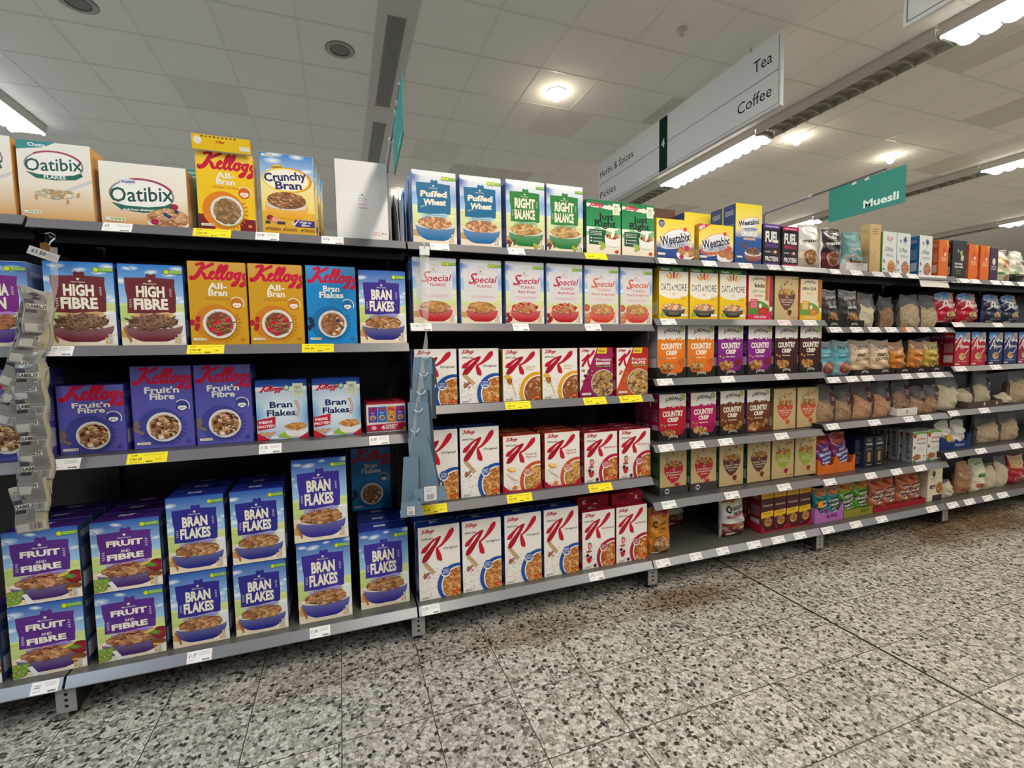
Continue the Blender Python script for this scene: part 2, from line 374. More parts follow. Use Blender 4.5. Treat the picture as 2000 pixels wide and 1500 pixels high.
def script(A, x, y, k, col, end='s', wt=1.0, rot=-0.05, sh=0.18):
    """flowing signature-style lettering of Kellogg's, drawn with strokes; k = scale"""
    S = [[(0.55, -1.75, .34), (1.25, -1.95, .36), (1.15, -1.2, .44), (0.75, -0.2, .5), (0.25, 0.12, .46), (0.1, -0.12, .3)],
         [(2.35, -1.95, .38), (1.75, -1.55, .34), (1.1, -0.98, .3), (1.5, -0.6, .4), (1.85, -0.02, .42), (2.25, -0.1, .24)],
         [(2.2, -.38, .2), (2.7, -.72, .26), (2.62, -.98, .24), (2.36, -.8, .3), (2.33, -.2, .36), (2.65, .02, .28), (3.0, -.3, .2)],
         [(2.95, -.3, .2), (3.5, -1.3, .26), (3.5, -1.9, .26), (3.22, -1.6, .32), (3.08, -.5, .36), (3.25, .02, .3), (3.6, -.3, .2)],
         [(3.55, -.3, .2), (4.1, -1.3, .26), (4.1, -1.9, .26), (3.82, -1.6, .32), (3.68, -.5, .36), (3.85, .02, .3), (4.15, -.25, .2)],
         [(4.75, -.98, .28), (4.4, -.85, .3), (4.28, -.35, .36), (4.55, -.02, .3), (4.9, -.35, .34), (4.75, -.95, .3), (5.1, -.85, .2)],
         [(5.75, -.95, .28), (5.35, -.8, .32), (5.3, -.35, .34), (5.6, -.15, .26), (5.85, -.6, .3)],
         [(5.85, -.98, .32), (5.75, -.1, .36), (5.5, .65, .34), (5.1, .75, .28), (5.3, .35, .2), (5.9, -.1, .2)],
         [(6.75, -.95, .28), (6.35, -.8, .32), (6.3, -.35, .34), (6.6, -.15, .26), (6.85, -.6, .3)],
         [(6.85, -.98, .32), (6.75, -.1, .36), (6.5, .65, .34), (6.1, .75, .28), (6.3, .35, .2), (6.9, -.1, .2)]]
    if end == 's': S += [[(7.2, -1.5, .2), (7.1, -1.2, .16)], [(7.0, -.2, .18), (7.45, -.9, .26), (7.6, -.35, .34), (7.3, -.02, .26), (7.1, -.15, .2)]]
    c, q = math.cos(rot), math.sin(rot)
    for st in S:
        P = []
        for a, b, w in st:
            px, py = (a - b * sh) * k, b * k; P.append((x + px * c - py * q, y + px * q + py * c, w * k * wt))
        A.stroke(P, col, 4)
# ------------------------------------------------------------------ front artworks (100 wide, H = 100 * h / w)
def art_store(H, board, lines, bowlc, pal, kind='flake', tagc='#a9a4dc', badges=1, titlec='#f0ead9', mode='chunky', fruit=None, seed=1, deep='#2c5fb4', plaintop=False):
    """own-label carton: sky, painted board with a title, plank with small print, bowl"""
    A = Art(H, seed); h = H
    sky(A, 0, .52 * h, deep)
    if plaintop: A.vgrad(0, .30 * h, '#e9ebf1', '#b9cdea'); A.ell(2, .10 * h, 20, .16 * h, deep, 16, rim='#d3dcec'); A.ell(96, .34 * h, 22, .16 * h, '#7fa6e0', 16, rim='#bfd0ea'); A.ell(55, .02 * h, 60, .07 * h, '#f4f4f6', 20, rim='#e4e8f0')
    gp = plaintop or mode == 'script'
    A.vgrad(.48 * h, .72 * h, '#e3e7bc' if gp else '#d6df9a', '#cfdb98' if gp else '#b4cc74'); A.ell(20, .56 * h, 40, .05 * h, '#dde4ae' if gp else '#c4d682', 20, rim='#d5dfa2' if gp else '#bcd07a'); A.ell(85, .60 * h, 40, .04 * h, '#e6ebbb' if gp else '#dbe79c', 20, rim='#cfdc90')
    A.vgrad(.71 * h, h, '#e2cfa8', '#e9dcc6')
    A.ell(12, .86 * h, 20, .05 * h, '#c89a68', 14); A.ell(88, .93 * h, 22, .05 * h, '#efe9df', 14)
    b = cc(board); db = mixc(b, (0, 0, 0), .22)
    t0, t1 = (.16 if mode != 'script' else .135) * h, (.60 if mode == 'chunky' else .585 if mode == 'brush' else .645) * h
    wx = 1.0 if mode != 'script' else 1.10
    A.poly([(48 + (px_ - 48) * wx, py_) for px_, py_ in [(9, t0 + 1), (42, t0), (42, t0 - 5), (45, t0 - 7.5), (50, t0 - 5), (55, t0 - 7.5), (58, t0 - 5), (58, t0), (87, t0 + 1.5), (86, t0 + 14), (87.5, .4 * h), (86, t1 - 1), (50, t1 + 1.5), (11, t1), (12, .42 * h), (9.5, .3 * h)]], board)
    for i in range(5): A.rect(13, t0 + (i + 1) * (t1 - t0) / 6, 85, t0 + (i + 1) * (t1 - t0) / 6 + .5, db)
    lg = '#8f8a96' if mode == 'script' else '#eae6dc'
    star(A, 48, t0 + 6.2, 3.2, lg); A.text('Morrisons', 48, t0 + 12.4, 2.6, lg, w=20, bold=.01)
    R = A.R
    if mode == 'chunky':
        n = len(lines); y0 = t0 + 15; av = (t1 - y0 - 4); hh = av / n
        for i, s in enumerate(lines):
            sm = s == 'AND'
            A.text(s, 48, y0 + hh * (i + 1) - hh * .14, hh * (.40 if sm else .80), titlec, w=(14 if sm else min(53, 11 * len(s))), bold=.012 if sm else .045, rot=R.uniform(-.02, .01))
        for k in range(4):
            A.ell(16.5, .44 * h + k * 4, 2.6, 1.0, mixc(b, (1, 1, 1), .45), 8, -.5); A.ell(79.5, .30 * h + k * 4, 2.6, 1.0, mixc(b, (1, 1, 1), .45), 8, .6)
    elif mode == 'brush':
        A.text(lines[0], 48, t0 + 30, 12, titlec, w=60, bold=.05, rot=-.03, shear=.1); A.text(lines[1], 50, t0 + 48, 12, titlec, w=52, bold=.05, rot=-.03, shear=.1)
        for k in range(3): A.ell(20 + k * 5, .50 * h - k * 2, 3, 1.1, mixc(b, (1, 1, 1), .5), 8, .7); A.ell(78, .28 * h + k * 5, 3.2, 1.2, mixc(b, (1, 1, 1), .5), 8, -.9)
    else:
        A.text('S', 25, t0 + 36, 25, titlec, w=15, bold=.012, shear=.35, align='c'); A.text('pecial', 33, t0 + 33, 15, titlec, w=52, bold=.014, shear=.3, align='l', rot=-.03)
        A.text('FLAKES', 57, t0 + 44, 6.2, titlec, w=36, bold=.008)
        if len(lines) > 1: A.text(lines[1], 54, t0 + 55, 6.2, titlec, w=46 if len(lines[1]) < 11 else 68, shear=.3, bold=.012)
        A.lines(25, 80, t0 + 64, 2, 3.4, 1.2, mixc(cc(titlec), (1, 1, 1), .25))
    if mode != 'script':
        y = t1 + 1
        A.poly([(19, y + 2), (74, y - 3.2), (83, y + .5), (77, y + 6.5), (22, y + 12.5), (20, y + 8)], tagc)
        A.lines(28, 74, y + 1.2, 2, 4.2, 1.7, mixc(cc(tagc), (0, 0, .05), .62))
    if fruit == 'milk' or fruit is None:
        A.poly([(84, .60 * h), (99, .59 * h), (100, .86 * h), (83, .86 * h)], '#dfe3e8'); A.ell(91, .60 * h, 8, 2.6, '#eef0f3', 12)
    cx, ry_ = 51, (.745 if mode != 'script' else .775) * h; br = 45 if mode != 'script' else 39
    bowl(A, cx, ry_, br, (.22 if mode != 'script' else .205) * h, bowlc, '#f0efec' if kind != 'puff' else '#f4e6dd', ery=(.055 if mode != 'script' else .035) * h)
    ex = {'berry': ['#c0122f', '#d21f3c'], 'apricot': ['#e28a3a', '#c96a50'], 'fruit': ['#e0a06a', '#6b2420']}.get(fruit, ())
    flakes(A, cx - 1, ry_ - .034 * h, br - 6, .084 * h, pal, 80 if kind != 'stick' else 120, 5.6 if kind == 'flake' else 3.4 if kind == 'puff' else 6.2, kind, extra=ex, sq=.6)
    if fruit == 'grapes':
        for i in range(9): A.ell(70 + R.uniform(0, 24), .93 * h + R.uniform(-4, 6), 4.6, 4.6, '#b7c944', 12, rim='#7f9a2c')
        for i in range(12): A.ell(R.uniform(0, 22), .90 * h + R.uniform(-4, 10), 3.6, 2.6, '#8a4a2c', 9, R.uniform(0, 3), rim='#5a2a18')
    if fruit == 'berry':
        for i in range(10): A.ell(R.uniform(0, 12), .90 * h + R.uniform(-8, 9), 4.4, 4.4, '#c3152f', 11, rim='#7d0c20')
    if fruit == 'apricot':
        A.ell(5, .72 * h, 9, 9, '#e2703a', 14, rim='#b2442a'); A.ell(6, .93 * h, 11, 9, '#e88b55', 14, rim='#c25a30')
    if fruit == 'fruit':
        for i in range(22): A.ell(R.uniform(-2, 20), .90 * h + R.uniform(-10, 12), 4.4, 4.2, '#9fb94e', 10, rim='#6b8a34')
        A.ell(93, .70 * h, 14, .09 * h, '#b01f2c', 16, rim='#6e1118'); A.ell(84, .685 * h, 10, 4.6, '#7fa04a', 12, .3, rim='#4b6e2c'); A.ell(76, .655 * h, 9, 2.6, '#d8c34a', 10, -.3)
        A.ell(90, .83 * h, 12, 5, '#7a4a22', 12); A.ell(84, .865 * h, 4, 2.6, '#e0a02c', 10)
        A.poly([(20, .86 * h), (26, .85 * h), (36, .99 * h), (28, h)], '#e8e6ea'); A.poly([(38, .95 * h), (48, .99 * h), (50, h), (36, h)], '#dcdae2')
    if kind == 'stick' or fruit is None:
        for i in range(6): A.ell(6 + i * 1.5, .80 * h + i * 4, 4.2, 1.8, '#b98049', 9, 1.0 + .1 * i, rim='#8e5a2c')
    A.rect(87, .86 * h, 93, .975 * h, '#d7d4cb'); A.lines(88, 92.5, .87 * h, 6, 2.6, 1.3, '#8f8d84'); A.ell(84, .955 * h, 2.2, 2.2, '#e0a733', 10); A.ell(84, .915 * h, 2.2, 2.2, '#e0b64c', 10)
    badge(A, badges, .085 * h)
    return A
def art_gut(H, bg, accent, lines, kind, pal, seed=1, red='#c8143e', band=None, sub=None, extra=(), berries=None, big=1.0):
    A = Art(H, seed); R = A.R
    A.rect(0, 0, 100, H, bg)
    A.vgrad(0, .25 * H, mixc(cc(bg), (1, 1, 1), .06), bg)
    if band: A.rect(0, .80 * H, 28, H, band); A.rect(72, .84 * H, 100, H, band)
    acc = mixc(cc(accent), cc(bg), .25)
    A.ell(44, .74 * H, 37, 37, acc, 26)
    script(A, 3, .195 * H, 14.6, red, end='', wt=1.12, rot=.03)
    A.text(lines[0], 50, .325 * H, .072 * H, '#f3efe6', w=8.2 * len(lines[0]), bold=.03)
    A.text(lines[1], 50, .405 * H, .072 * H, '#f3efe6', w=8.2 * len(lines[1]), bold=.03)
    if sub: A.text(sub, 50, .455 * H, 4.4, accent, w=46)
    A.ell(82, .50 * H, 10.5, 10.5, accent, 18)
    A.ell(79.5, .515 * H, 5, 4, '#f5f0ea', 10); A.ell(85, .515 * H, 5, 4, '#f5f0ea', 10); A.ell(82.2, .53 * H, 5, 3.4, '#f5f0ea', 10)
    A.text('gut', 82, .527 * H, 3.3, accent, w=9, bold=.02)
    A.ring(82, .50 * H, 12, 13.6, '#f3efe6', -2.4, .5, 14)
    if berries:
        for i in range(7): A.ell(6 + R.uniform(-3, 8), .68 * H + i * 3.4, 4.2, 4.2, berries, 11, rim=mixc(cc(berries), (0, 0, 0), .4))
    cx, cy, r = 50, .745 * H, 29 * big
    A.ell(cx + 1, cy + 2.5, r + .5, r + .5, mixc(cc(bg), (0, 0, 0), .45), 28)
    A.ell(cx, cy, r, r, '#f2f0ee', 30, rim='#e2dfdc'); A.ell(cx, cy, r * .87, r * .87, '#cfc6bd', 28)
    flakes(A, cx, cy, r * .80, r * .80, pal, 95, 4.4, kind, extra=extra, sq=.95)
    leafarc(A, cx, cy, r + 6, -.5, 1.25, 9, mixc(cc(accent), cc(bg), .1), 2.3)
    nutri(A, 5, .925 * H)
    A.ell(90, .93 * H, 4, 3, acc, 10)
    return A
def art_k(H, acc, sub, seed=1, low=None, fl=None, motif='wheat', ringw=6.0, subc='#5b5b60', yellow=False):
    A = Art(H, seed); R = A.R
    A.rect(0, 0, 100, H, '#efece8')
    script(A, 7, .085 * H, 3.9, '#b8142e', wt=1.1)
    A.text('SPECIAL', 7, .178 * H, 4.2, '#3e3c40', w=30, align='l', bold=.008)
    Rd = '#bf1330'; Rk = '#a30f28'
    A.stroke([(82.5, .075 * H, 8), (80, .10 * H, 12.5), (72, .165 * H, 11.5), (61, .238 * H, 7.5), (52, .282 * H, 5), (44, .303 * H, 3.5)], Rd, 8)
    A.stroke([(9, .335 * H, 6), (13, .318 * H, 11.5), (20, .278 * H, 9), (30, .22 * H, 5.5), (40, .182 * H, 4.5), (52, .158 * H, 5)], Rd, 8)
    A.stroke([(52, .16 * H, 5), (48, .185 * H, 8.5), (42, .24 * H, 8.5), (32, .315 * H, 10.5), (21, .395 * H, 14), (14, .445 * H, 12), (11, .46 * H, 7)], Rk, 8)
    A.stroke([(45, .298 * H, 4), (45.5, .345 * H, 8.5), (48, .40 * H, 11), (50, .445 * H, 12.5), (53, .47 * H, 7)], Rd, 8)
    for i, s in enumerate(sub): A.text(s, 60, (.36 if len(sub) > 1 else .335) * H + i * .05 * H, 5.0, subc, w=min(4.3 * len(s), 37), align='l', bold=.008)
    # scattered grains
    for i in range(70):
        x, y = R.uniform(3, 44), R.uniform(.56, .96) * H
        A.ell(x, y, R.uniform(.6, 1.4), R.uniform(.4, .8), R.choice(['#8a5a3a', '#d8b67a', '#3c2a22', '#b98a5a', '#b8402c']), 6, R.uniform(0, 3))
    if motif == 'wheat':
        for i in range(9): A.ell(15.5 + i * 2.6, .482 * H + i * .0185 * H, 3.9, 1.7, '#e2c796', 8, .05, rim='#a87e4a'); A.ell(12.5 + i * 2.6, .498 * H + i * .0185 * H, 3.9, 1.7, '#e8d0a4', 8, 1.35, rim='#b08a58')
        for i in range(22): A.ell(19 + R.uniform(-8, 8), .665 * H + R.uniform(-6, 6), 2.0, 1.6, R.choice(['#8e4a32', '#6d3424', '#b4684a']), 7)
    elif motif == 'honey':
        A.ell(16, .60 * H, 6.5, 11, '#d98a1f', 14, -.35, rim='#a55c12'); A.ell(12, .53 * H, 10, 4.6, '#f0b93a', 12, .2, rim='#e5a52a')
        for i in range(4): A.rect(10.5 + i * .8, (.565 + .022 * i) * H, 22.5 + i * .6, (.573 + .022 * i) * H, '#7a3e12')
        for i in range(9): A.ell(23 + i * 1.2, .68 * H + i * 3.2, 3.2, 1.2, '#dcc08a', 8, 1.0)
    elif motif == 'peach':
        A.ell(20, .60 * H, 11.5, 5.6, '#e88b2e', 16, .35); A.ell(21.5, .588 * H, 10.5, 4.6, '#f6cf7a', 16, .35)
        for i in range(9): A.ell(12 + i * 2.6, .70 * H + i * 1.6, 3.4, 1.4, '#dcc08a', 8, .6)
        A.ell(30, .93 * H, 7, 6, '#e8803a', 12)
    elif motif == 'berry':
        A.ell(22, .60 * H, 5.6, 8.5, '#c21a2e', 14, .2); A.ell(22, .60 * H, 3.6, 6, '#e9a4a0', 12, .2); A.ell(21, .548 * H, 6, 2, '#4d7d34', 8)
        for x, y in ((15, .76), (24, .80), (17, .83), (38, .955)): A.ell(x, y * H, 4.8, 4.8, R.choice(['#6e1a3c', '#a51a34']), 12, rim='#44102a')
        A.ell(20, .85 * H, 6.5, 7, '#c81e32', 12); A.ell(20, .69 * H, 9, 3, '#9c5236', 8)
    fl = fl or ['#c67a33', '#d9954e', '#aa6226', '#e8b26c']
    cx, cy, r = 92, .83 * H, 49
    A.ell(cx, cy, r, r, acc, 36); A.ell(cx + 3.5, cy + 1.5, r - ringw, r - ringw, '#f1ebe2', 36)
    ex = {'berry': ['#c21a2e', '#d23345'], 'peach': ['#e8c23a', '#f0b04a']}.get(motif, ())
    for dx in (0,): flakes(A, cx + 4, cy + 2, r - ringw - 2.5, r - ringw - 2.5, fl, 150, 4.9 if motif != 'honey' else 2.8, 'flake' if motif != 'honey' else 'chunk', extra=ex, sq=.95)
    if motif != 'honey':
        A.ell(64, .655 * H, 11.5, 11.5, '#f1eeea', 20); A.ell(64, .64 * H, 10.3, 10.3, acc, 20); A.lines(57, 71, .61 * H, 4, 3.2, 1.3, '#e8ebf2')
    A.ell(90, .945 * H, 8, 4.2, '#d22a1e', 12); A.text('x12', 90, .958 * H, 3.2, '#f6d23c', w=9, bold=.03)
    A.lines(6, 24, .955 * H, 2, 2.2, 1.1, '#6c6a6a')
    if yellow: A.rect(0, 0, 3, H, '#e9c32e')
    return A
def art_kprot(H, col, dark, sub, seed=1, extra=()):
    A = Art(H, seed); R = A.R
    A.rect(0, 0, 100, H, col); A.vgrad(.1 * H, H, col, dark)
    A.poly([(0, 0), (52, 0), (0, .88 * H)], '#efebe8')
    script(A, 5, .075 * H, 2.9, '#b8142e', wt=1.2)
    A.stroke([(42, .06 * H, 6), (38, .11 * H, 7), (24, .22 * H, 4)], '#c01432', 5); A.stroke([(7, .26 * H, 5), (14, .22 * H, 6), (26, .13 * H, 4)], '#c01432', 5)
    A.stroke([(27, .14 * H, 4), (17, .26 * H, 6.5), (8, .36 * H, 7)], '#a30f28', 5); A.stroke([(24, .22 * H, 4), (25, .30 * H, 6), (28, .37 * H, 6)], '#c01432', 5)
    A.poly([(54, 0), (82, 0), (80, .12 * H), (50, .12 * H)], '#f2cf2a'); A.text('NEW', 66, .09 * H, 5.5, '#3a3020', w=20, bold=.02)
    A.text('Protein', 48, .275 * H, 8.5, '#f5f1ee', w=46, align='l', bold=.005)
    A.text(sub, 48, .345 * H, 6.2, '#f5f1ee', w=44, align='l', bold=.045)
    A.rect(50, .37 * H, 66, .395 * H, '#6fa83a'); A.rect(70, .37 * H, 92, .395 * H, '#6fa83a')
    for i in range(16): A.ell(8 + R.uniform(0, 30), .62 * H + R.uniform(-22, 12), 4, 3.2, R.choice(list(extra) + ['#d8b27a']), 9, rim=mixc(cc(dark), (0, 0, 0), .2))
    cx, cy, r = 70, .73 * H, 37
    A.ell(cx, cy, r, r, '#cfc8c2', 30); A.ell(cx, cy, r * .93, r * .93, '#8d7a62', 28)
    flakes(A, cx, cy, r * .9, r * .9, ['#b89a5a', '#d6b877', '#8f6a34', '#c9a05a', '#7d4a2a'], 120, 5, 'flake', extra=extra, sq=.95)
    A.rect(5, .92 * H, 32, .965 * H, '#f0ece6'); A.lines(7, 30, .93 * H, 2, 2.6, 1.2, '#8b8682')
    return A
def art_country(H, col, dark, sub, seed=1, fruit=(), clus=None, w1='COUNTRY', w2='CRISP'):
    A = Art(H, seed); R = A.R
    A.rect(0, 0, 100, H, '#efece6'); A.ell(30, .22 * H, 46, .07 * H, '#fbfaf7', 20)
    A.text('JORDANS', 52, .165 * H, 9, '#1e1c1c', w=60, bold=.035, arch=6); A.ring(54, .23 * H, 18, 18.6, '#3a3634', -2.5, -.64, 12, .5)
    A.ell(88, .075 * H, 9, 9, '#7fa63c', 16); A.ell(88, .075 * H, 7.4, 7.4, '#a4c25a', 14); A.lines(82, 94, .055 * H, 3, 2.6, 1.1, '#dfeab8')
    A.vgrad(.30 * H, H, col, dark)
    P = [(0, .305 * H)]
    for i in range(14): P.append((i * 7.5 + R.uniform(0, 3), .30 * H - R.uniform(0, 4) * (1 + (3 < i < 9))))
    P += [(100, .30 * H), (100, .33 * H), (0, .33 * H)]
    A.poly(P, col)
    for i in range(4): A.ell(45 + i * 12, .275 * H, 4.6, 2.2, mixc(cc(dark), cc(col), .5), 8, -.5)
    A.rect(47, .262 * H, 60, .292 * H, '#efe9dd')
    A.text(w1, 51, .485 * H, .115 * H, '#f6efe4', w=78, bold=.05, rot=-.01); A.text(w2, 51, .605 * H, .085 * H, '#f6efe4', w=42, bold=.05)
    A.text(sub, 50, .685 * H, 4.4, '#f6e9cf', w=36, bold=.025)
    for x, y in ((9, .66), (21, .69)): A.ell(x, y * H, 5, 4.2, '#d8ab6a', 9, rim='#8a5a2c')
    flakes(A, 34, .86 * H, 27, .085 * H, clus or CHUNK, 42, 6.5, 'chunk')
    for i in range(8):
        if fruit: A.ell(80 + R.uniform(-9, 14), .77 * H + R.uniform(-5, 12), 6.5, 6, R.choice(fruit), 11, rim=mixc(cc(fruit[0]), (0, 0, 0), .45))
    return A
def art_kraft(H, col, lines, seed=1, pal=None, M=False, extra=(), drips='#b7442c'):
    A = Art(H, seed); R = A.R
    A.rect(0, 0, 100, H, '#cdb587'); A.vgrad(0, H, '#d2bb8d', '#c9af80')
    A.poly([(18, .06 * H), (21, .055 * H), (30, .22 * H), (26, .24 * H)], '#b9b4a6'); A.ell(27, .26 * H, 5.5, 9, '#b4afa2', 12, -.3, rim='#8f8a7e')
    for i in range(5): A.ell(R.uniform(38, 88), R.uniform(.05, .2) * H, 4, 3, drips if i % 2 else '#a8763c', 8, R.uniform(0, 3))
    A.rect(84, .03 * H, 100, .065 * H, '#7f9f55')
    c = cc(col)
    P = [(14, .40 * H), (88, .40 * H), (86, .50 * H), (78, .62 * H), (66, .72 * H), (58, .745 * H), (54, .80 * H), (50, .75 * H), (44, .78 * H), (40, .74 * H), (28, .66 * H), (17, .52 * H)]
    A.poly(P, col); A.ell(51, .40 * H, 37, .035 * H, mixc(c, (1, 1, 1), .12), 22)
    flakes(A, 51, .355 * H, 33, .062 * H, pal or CHUNK, 60, 5.2, 'chunk', extra=extra)
    star(A, 51, .465 * H, 3, '#f2e9d8'); A.text('Morrisons', 51, .492 * H, 2.4, '#f2e9d8', w=16)
    n = len(lines)
    for i, s in enumerate(lines): A.text(s, 51, (.55 + .055 * i) * H, (5.4 if i < 2 else 4.2), '#f4ecdc', w=min((58, 54, 30)[i], 5.6 * len(s)), bold=.012)
    A.poly([(54, .80 * H), (66, .76 * H), (74, .80 * H), (68, .90 * H), (58, .88 * H)], drips)
    A.lines(72, 94, .93 * H, 2, 2.6, 1.0, '#a68d60')
    return A
def art_oatibix(H, flake=True, seed=1):
    A = Art(H, seed); R = A.R
    A.vgrad(0, .55 * H, '#f4f1ea', '#f2ead8'); A.vgrad(.55 * H, H, '#f2ead8', '#dba560')
    if flake: A.poly([(0, 0), (52, 0), (36, .07 * H), (0, .12 * H)], '#2e8f94'); A.text('Oats', 27, .065 * H, 5.4, '#e6eef0', w=24, bold=.03)
    cy = .29 * H if flake else .50 * H; s = 1.08 if flake else 1.0; cx = 49 if flake else 47
    A.ring(cx, cy, 35 * s, 37.5 * s, '#8f8898', -3.5, .4, 30, .56); A.ring(cx, cy, 35 * s, 38.5 * s, '#a8325e', -2.3, -.35, 16, .58)
    A.ell(cx, cy, 35 * s, 19 * s, '#f8f7f4', 28)
    A.text('Oatibix', cx, cy + 8.5 * s, 19 * s, '#22544c', w=73 * s, bold=.012, rot=-.09, shear=.08)
    if not flake: A.ell(cx - 15, cy - 16.5, 9.5, 4, '#dfe4ee', 14); A.text('Weetabix', cx - 15, cy - 15, 3.4, '#33427e', w=16, bold=.03, rot=-.1)
    y = cy + 15 * s
    A.poly([(cx - 36 * s, y - 3), (cx - 20 * s, y + .5), (cx + 6, y + 1), (cx + 24 * s, y - 2), (cx + 34 * s, y - 7), (cx + 36 * s, y - 1), (cx + 26 * s, y + 6), (cx, y + 9), (cx - 24 * s, y + 7)], '#1f6a58')
    A.text('FLAKES' if flake else 'made from wholegrain Oats', cx, y + 6.4, 5.6 if flake else 2.8, '#eef2ee', w=30 if flake else 46, bold=.03, rot=-.03)
    if flake:
        A.poly([(60, .60 * H), (100, .44 * H), (100, .48 * H), (66, .63 * H)], '#d4d4d6')
        flakes(A, 47, .66 * H, 26, .055 * H, ['#e6ddc6', '#cfc2a2', '#b8a782', '#f2ecdc'], 50, 4.2, shade='#8d8060')
        for i in range(9): A.ell(R.uniform(14, 80), R.uniform(.62, .80) * H, 4.5, 2.2, '#cfae74', 8, R.uniform(0, 3), rim='#b4894e')
    else:
        A.ell(76, .93 * H, 25, .12 * H, '#eceae6', 20); A.ell(76, .86 * H, 26, .16 * H, '#d9a071', 20)
        flakes(A, 76, .84 * H, 23, .14 * H, ['#c68a58', '#dba878', '#b0703f', '#e4bd94'], 70, 3.6)
        for x, y in ((84, .66), (60, .93)): A.ell(x, y * H, 4.6, 3.9, '#c81e4e', 12, rim='#8d1236')
        for x, y in ((86, .74), (73, .80), (77, .83)): A.ell(x, y * H, 2.6, 2.6, '#3c4a86', 10, rim='#1f2850')
    nutri(A, 5, .90 * H, 5, 4.2, ('#dfe5ec', '#8fbf5a', '#8fbf5a', '#8fbf5a', '#8fbf5a'))
    return A
def art_crunchy(H, seed=3):
    A = Art(H, seed); sky(A, 0, .40 * H, '#2f7fd0', '#cfe6f6'); A.vgrad(.32 * H, H, '#f6e9a8', '#ecca2c')
    A.vgrad(.72 * H, H, '#e3b53a', '#d9a52c')
    nutri(A, 4, .02 * H, 5, 4.0)
    A.ell(51, .32 * H, 46, .155 * H, '#e08a2a', 26); A.ell(48, .32 * H, 45, .15 * H, '#f2c93a', 26); A.ell(48, .32 * H, 42, .135 * H, '#f7f2e2', 26)
    A.ell(31, .165 * H, 12, 4.4, '#efc83c', 12, -.15); A.text('Weetabix', 31, .178 * H, 4.2, '#1f1d40', w=21, bold=.03, rot=-.16)
    A.text('Crunchy', 47, .325 * H, 16, '#29246b', w=80, bold=.03, rot=-.13); A.text('Bran', 52, .43 * H, 15, '#29246b', w=50, bold=.03, rot=-.06)
    bowl(A, 47, .63 * H, 41, .19 * H, '#e8a91f', '#f1bd38', ery=.07 * H)
    flakes(A, 47, .575 * H, 37, .105 * H, ['#9a6237', '#b57b4b', '#cf9a6a', '#7d4a28'], 120, 3.6, 'flake', sq=.5)
    A.ell(14, .80 * H, 6, 5, '#b5203c', 12, rim='#7b1230'); A.ell(25, .83 * H, 9, 5, '#e0a08c', 12, .2)
    for x in (8, 12, 30, 35, 40): A.ell(x, .86 * H, 3, 3, '#2e3450', 9)
    A.poly([(60, .81 * H), (99, .815 * H), (99, .895 * H), (62, .895 * H)], '#3a2a80'); A.text('High in', 81, .85 * H, 4.6, '#f2eef6', w=22, bold=.02); A.text('fibre', 81, .888 * H, 4.6, '#f2eef6', w=16, bold=.02)
    A.stroke([(55, .84 * H, 1.5), (59, .875 * H, 2.5), (68, .81 * H, 1.5)], '#f5f2fa', 4)
    for x in (6, 38, 72): A.stroke([(x, .93 * H, 1), (x + 2, .95 * H, 1.6), (x + 6, .915 * H, 1)], '#2a2440', 3); A.lines(x + 7, x + 27, .925 * H, 2, 3.2, 1.2, '#4a4030')
    return A
def art_savers(H, seed=1):
    A = Art(H, seed); A.rect(0, 0, 100, H, '#e6e4e4')
    star(A, 50, .425 * H, 2.4, '#4a484c'); A.text('Morrisons', 50, .447 * H, 2.0, '#3e3c40', w=12)
    A.text('savers', 50, .485 * H, 3.4, '#77757c', w=17); A.rect(41, .505 * H, 59, .508 * H, '#8f8d92')
    A.text('bran', 51, .555 * H, 3.6, '#a2506a', w=13); A.text('flakes', 51, .605 * H, 3.6, '#a2506a', w=16)
    A.lines(70, 84, .90 * H, 3, 2.6, 1.0, '#c26a5c'); A.ell(88, .915 * H, 1.8, 1.8, '#6a6a6a', 8); A.ell(93.5, .915 * H, 1.9, 1.9, '#c9952c', 8)
    return A
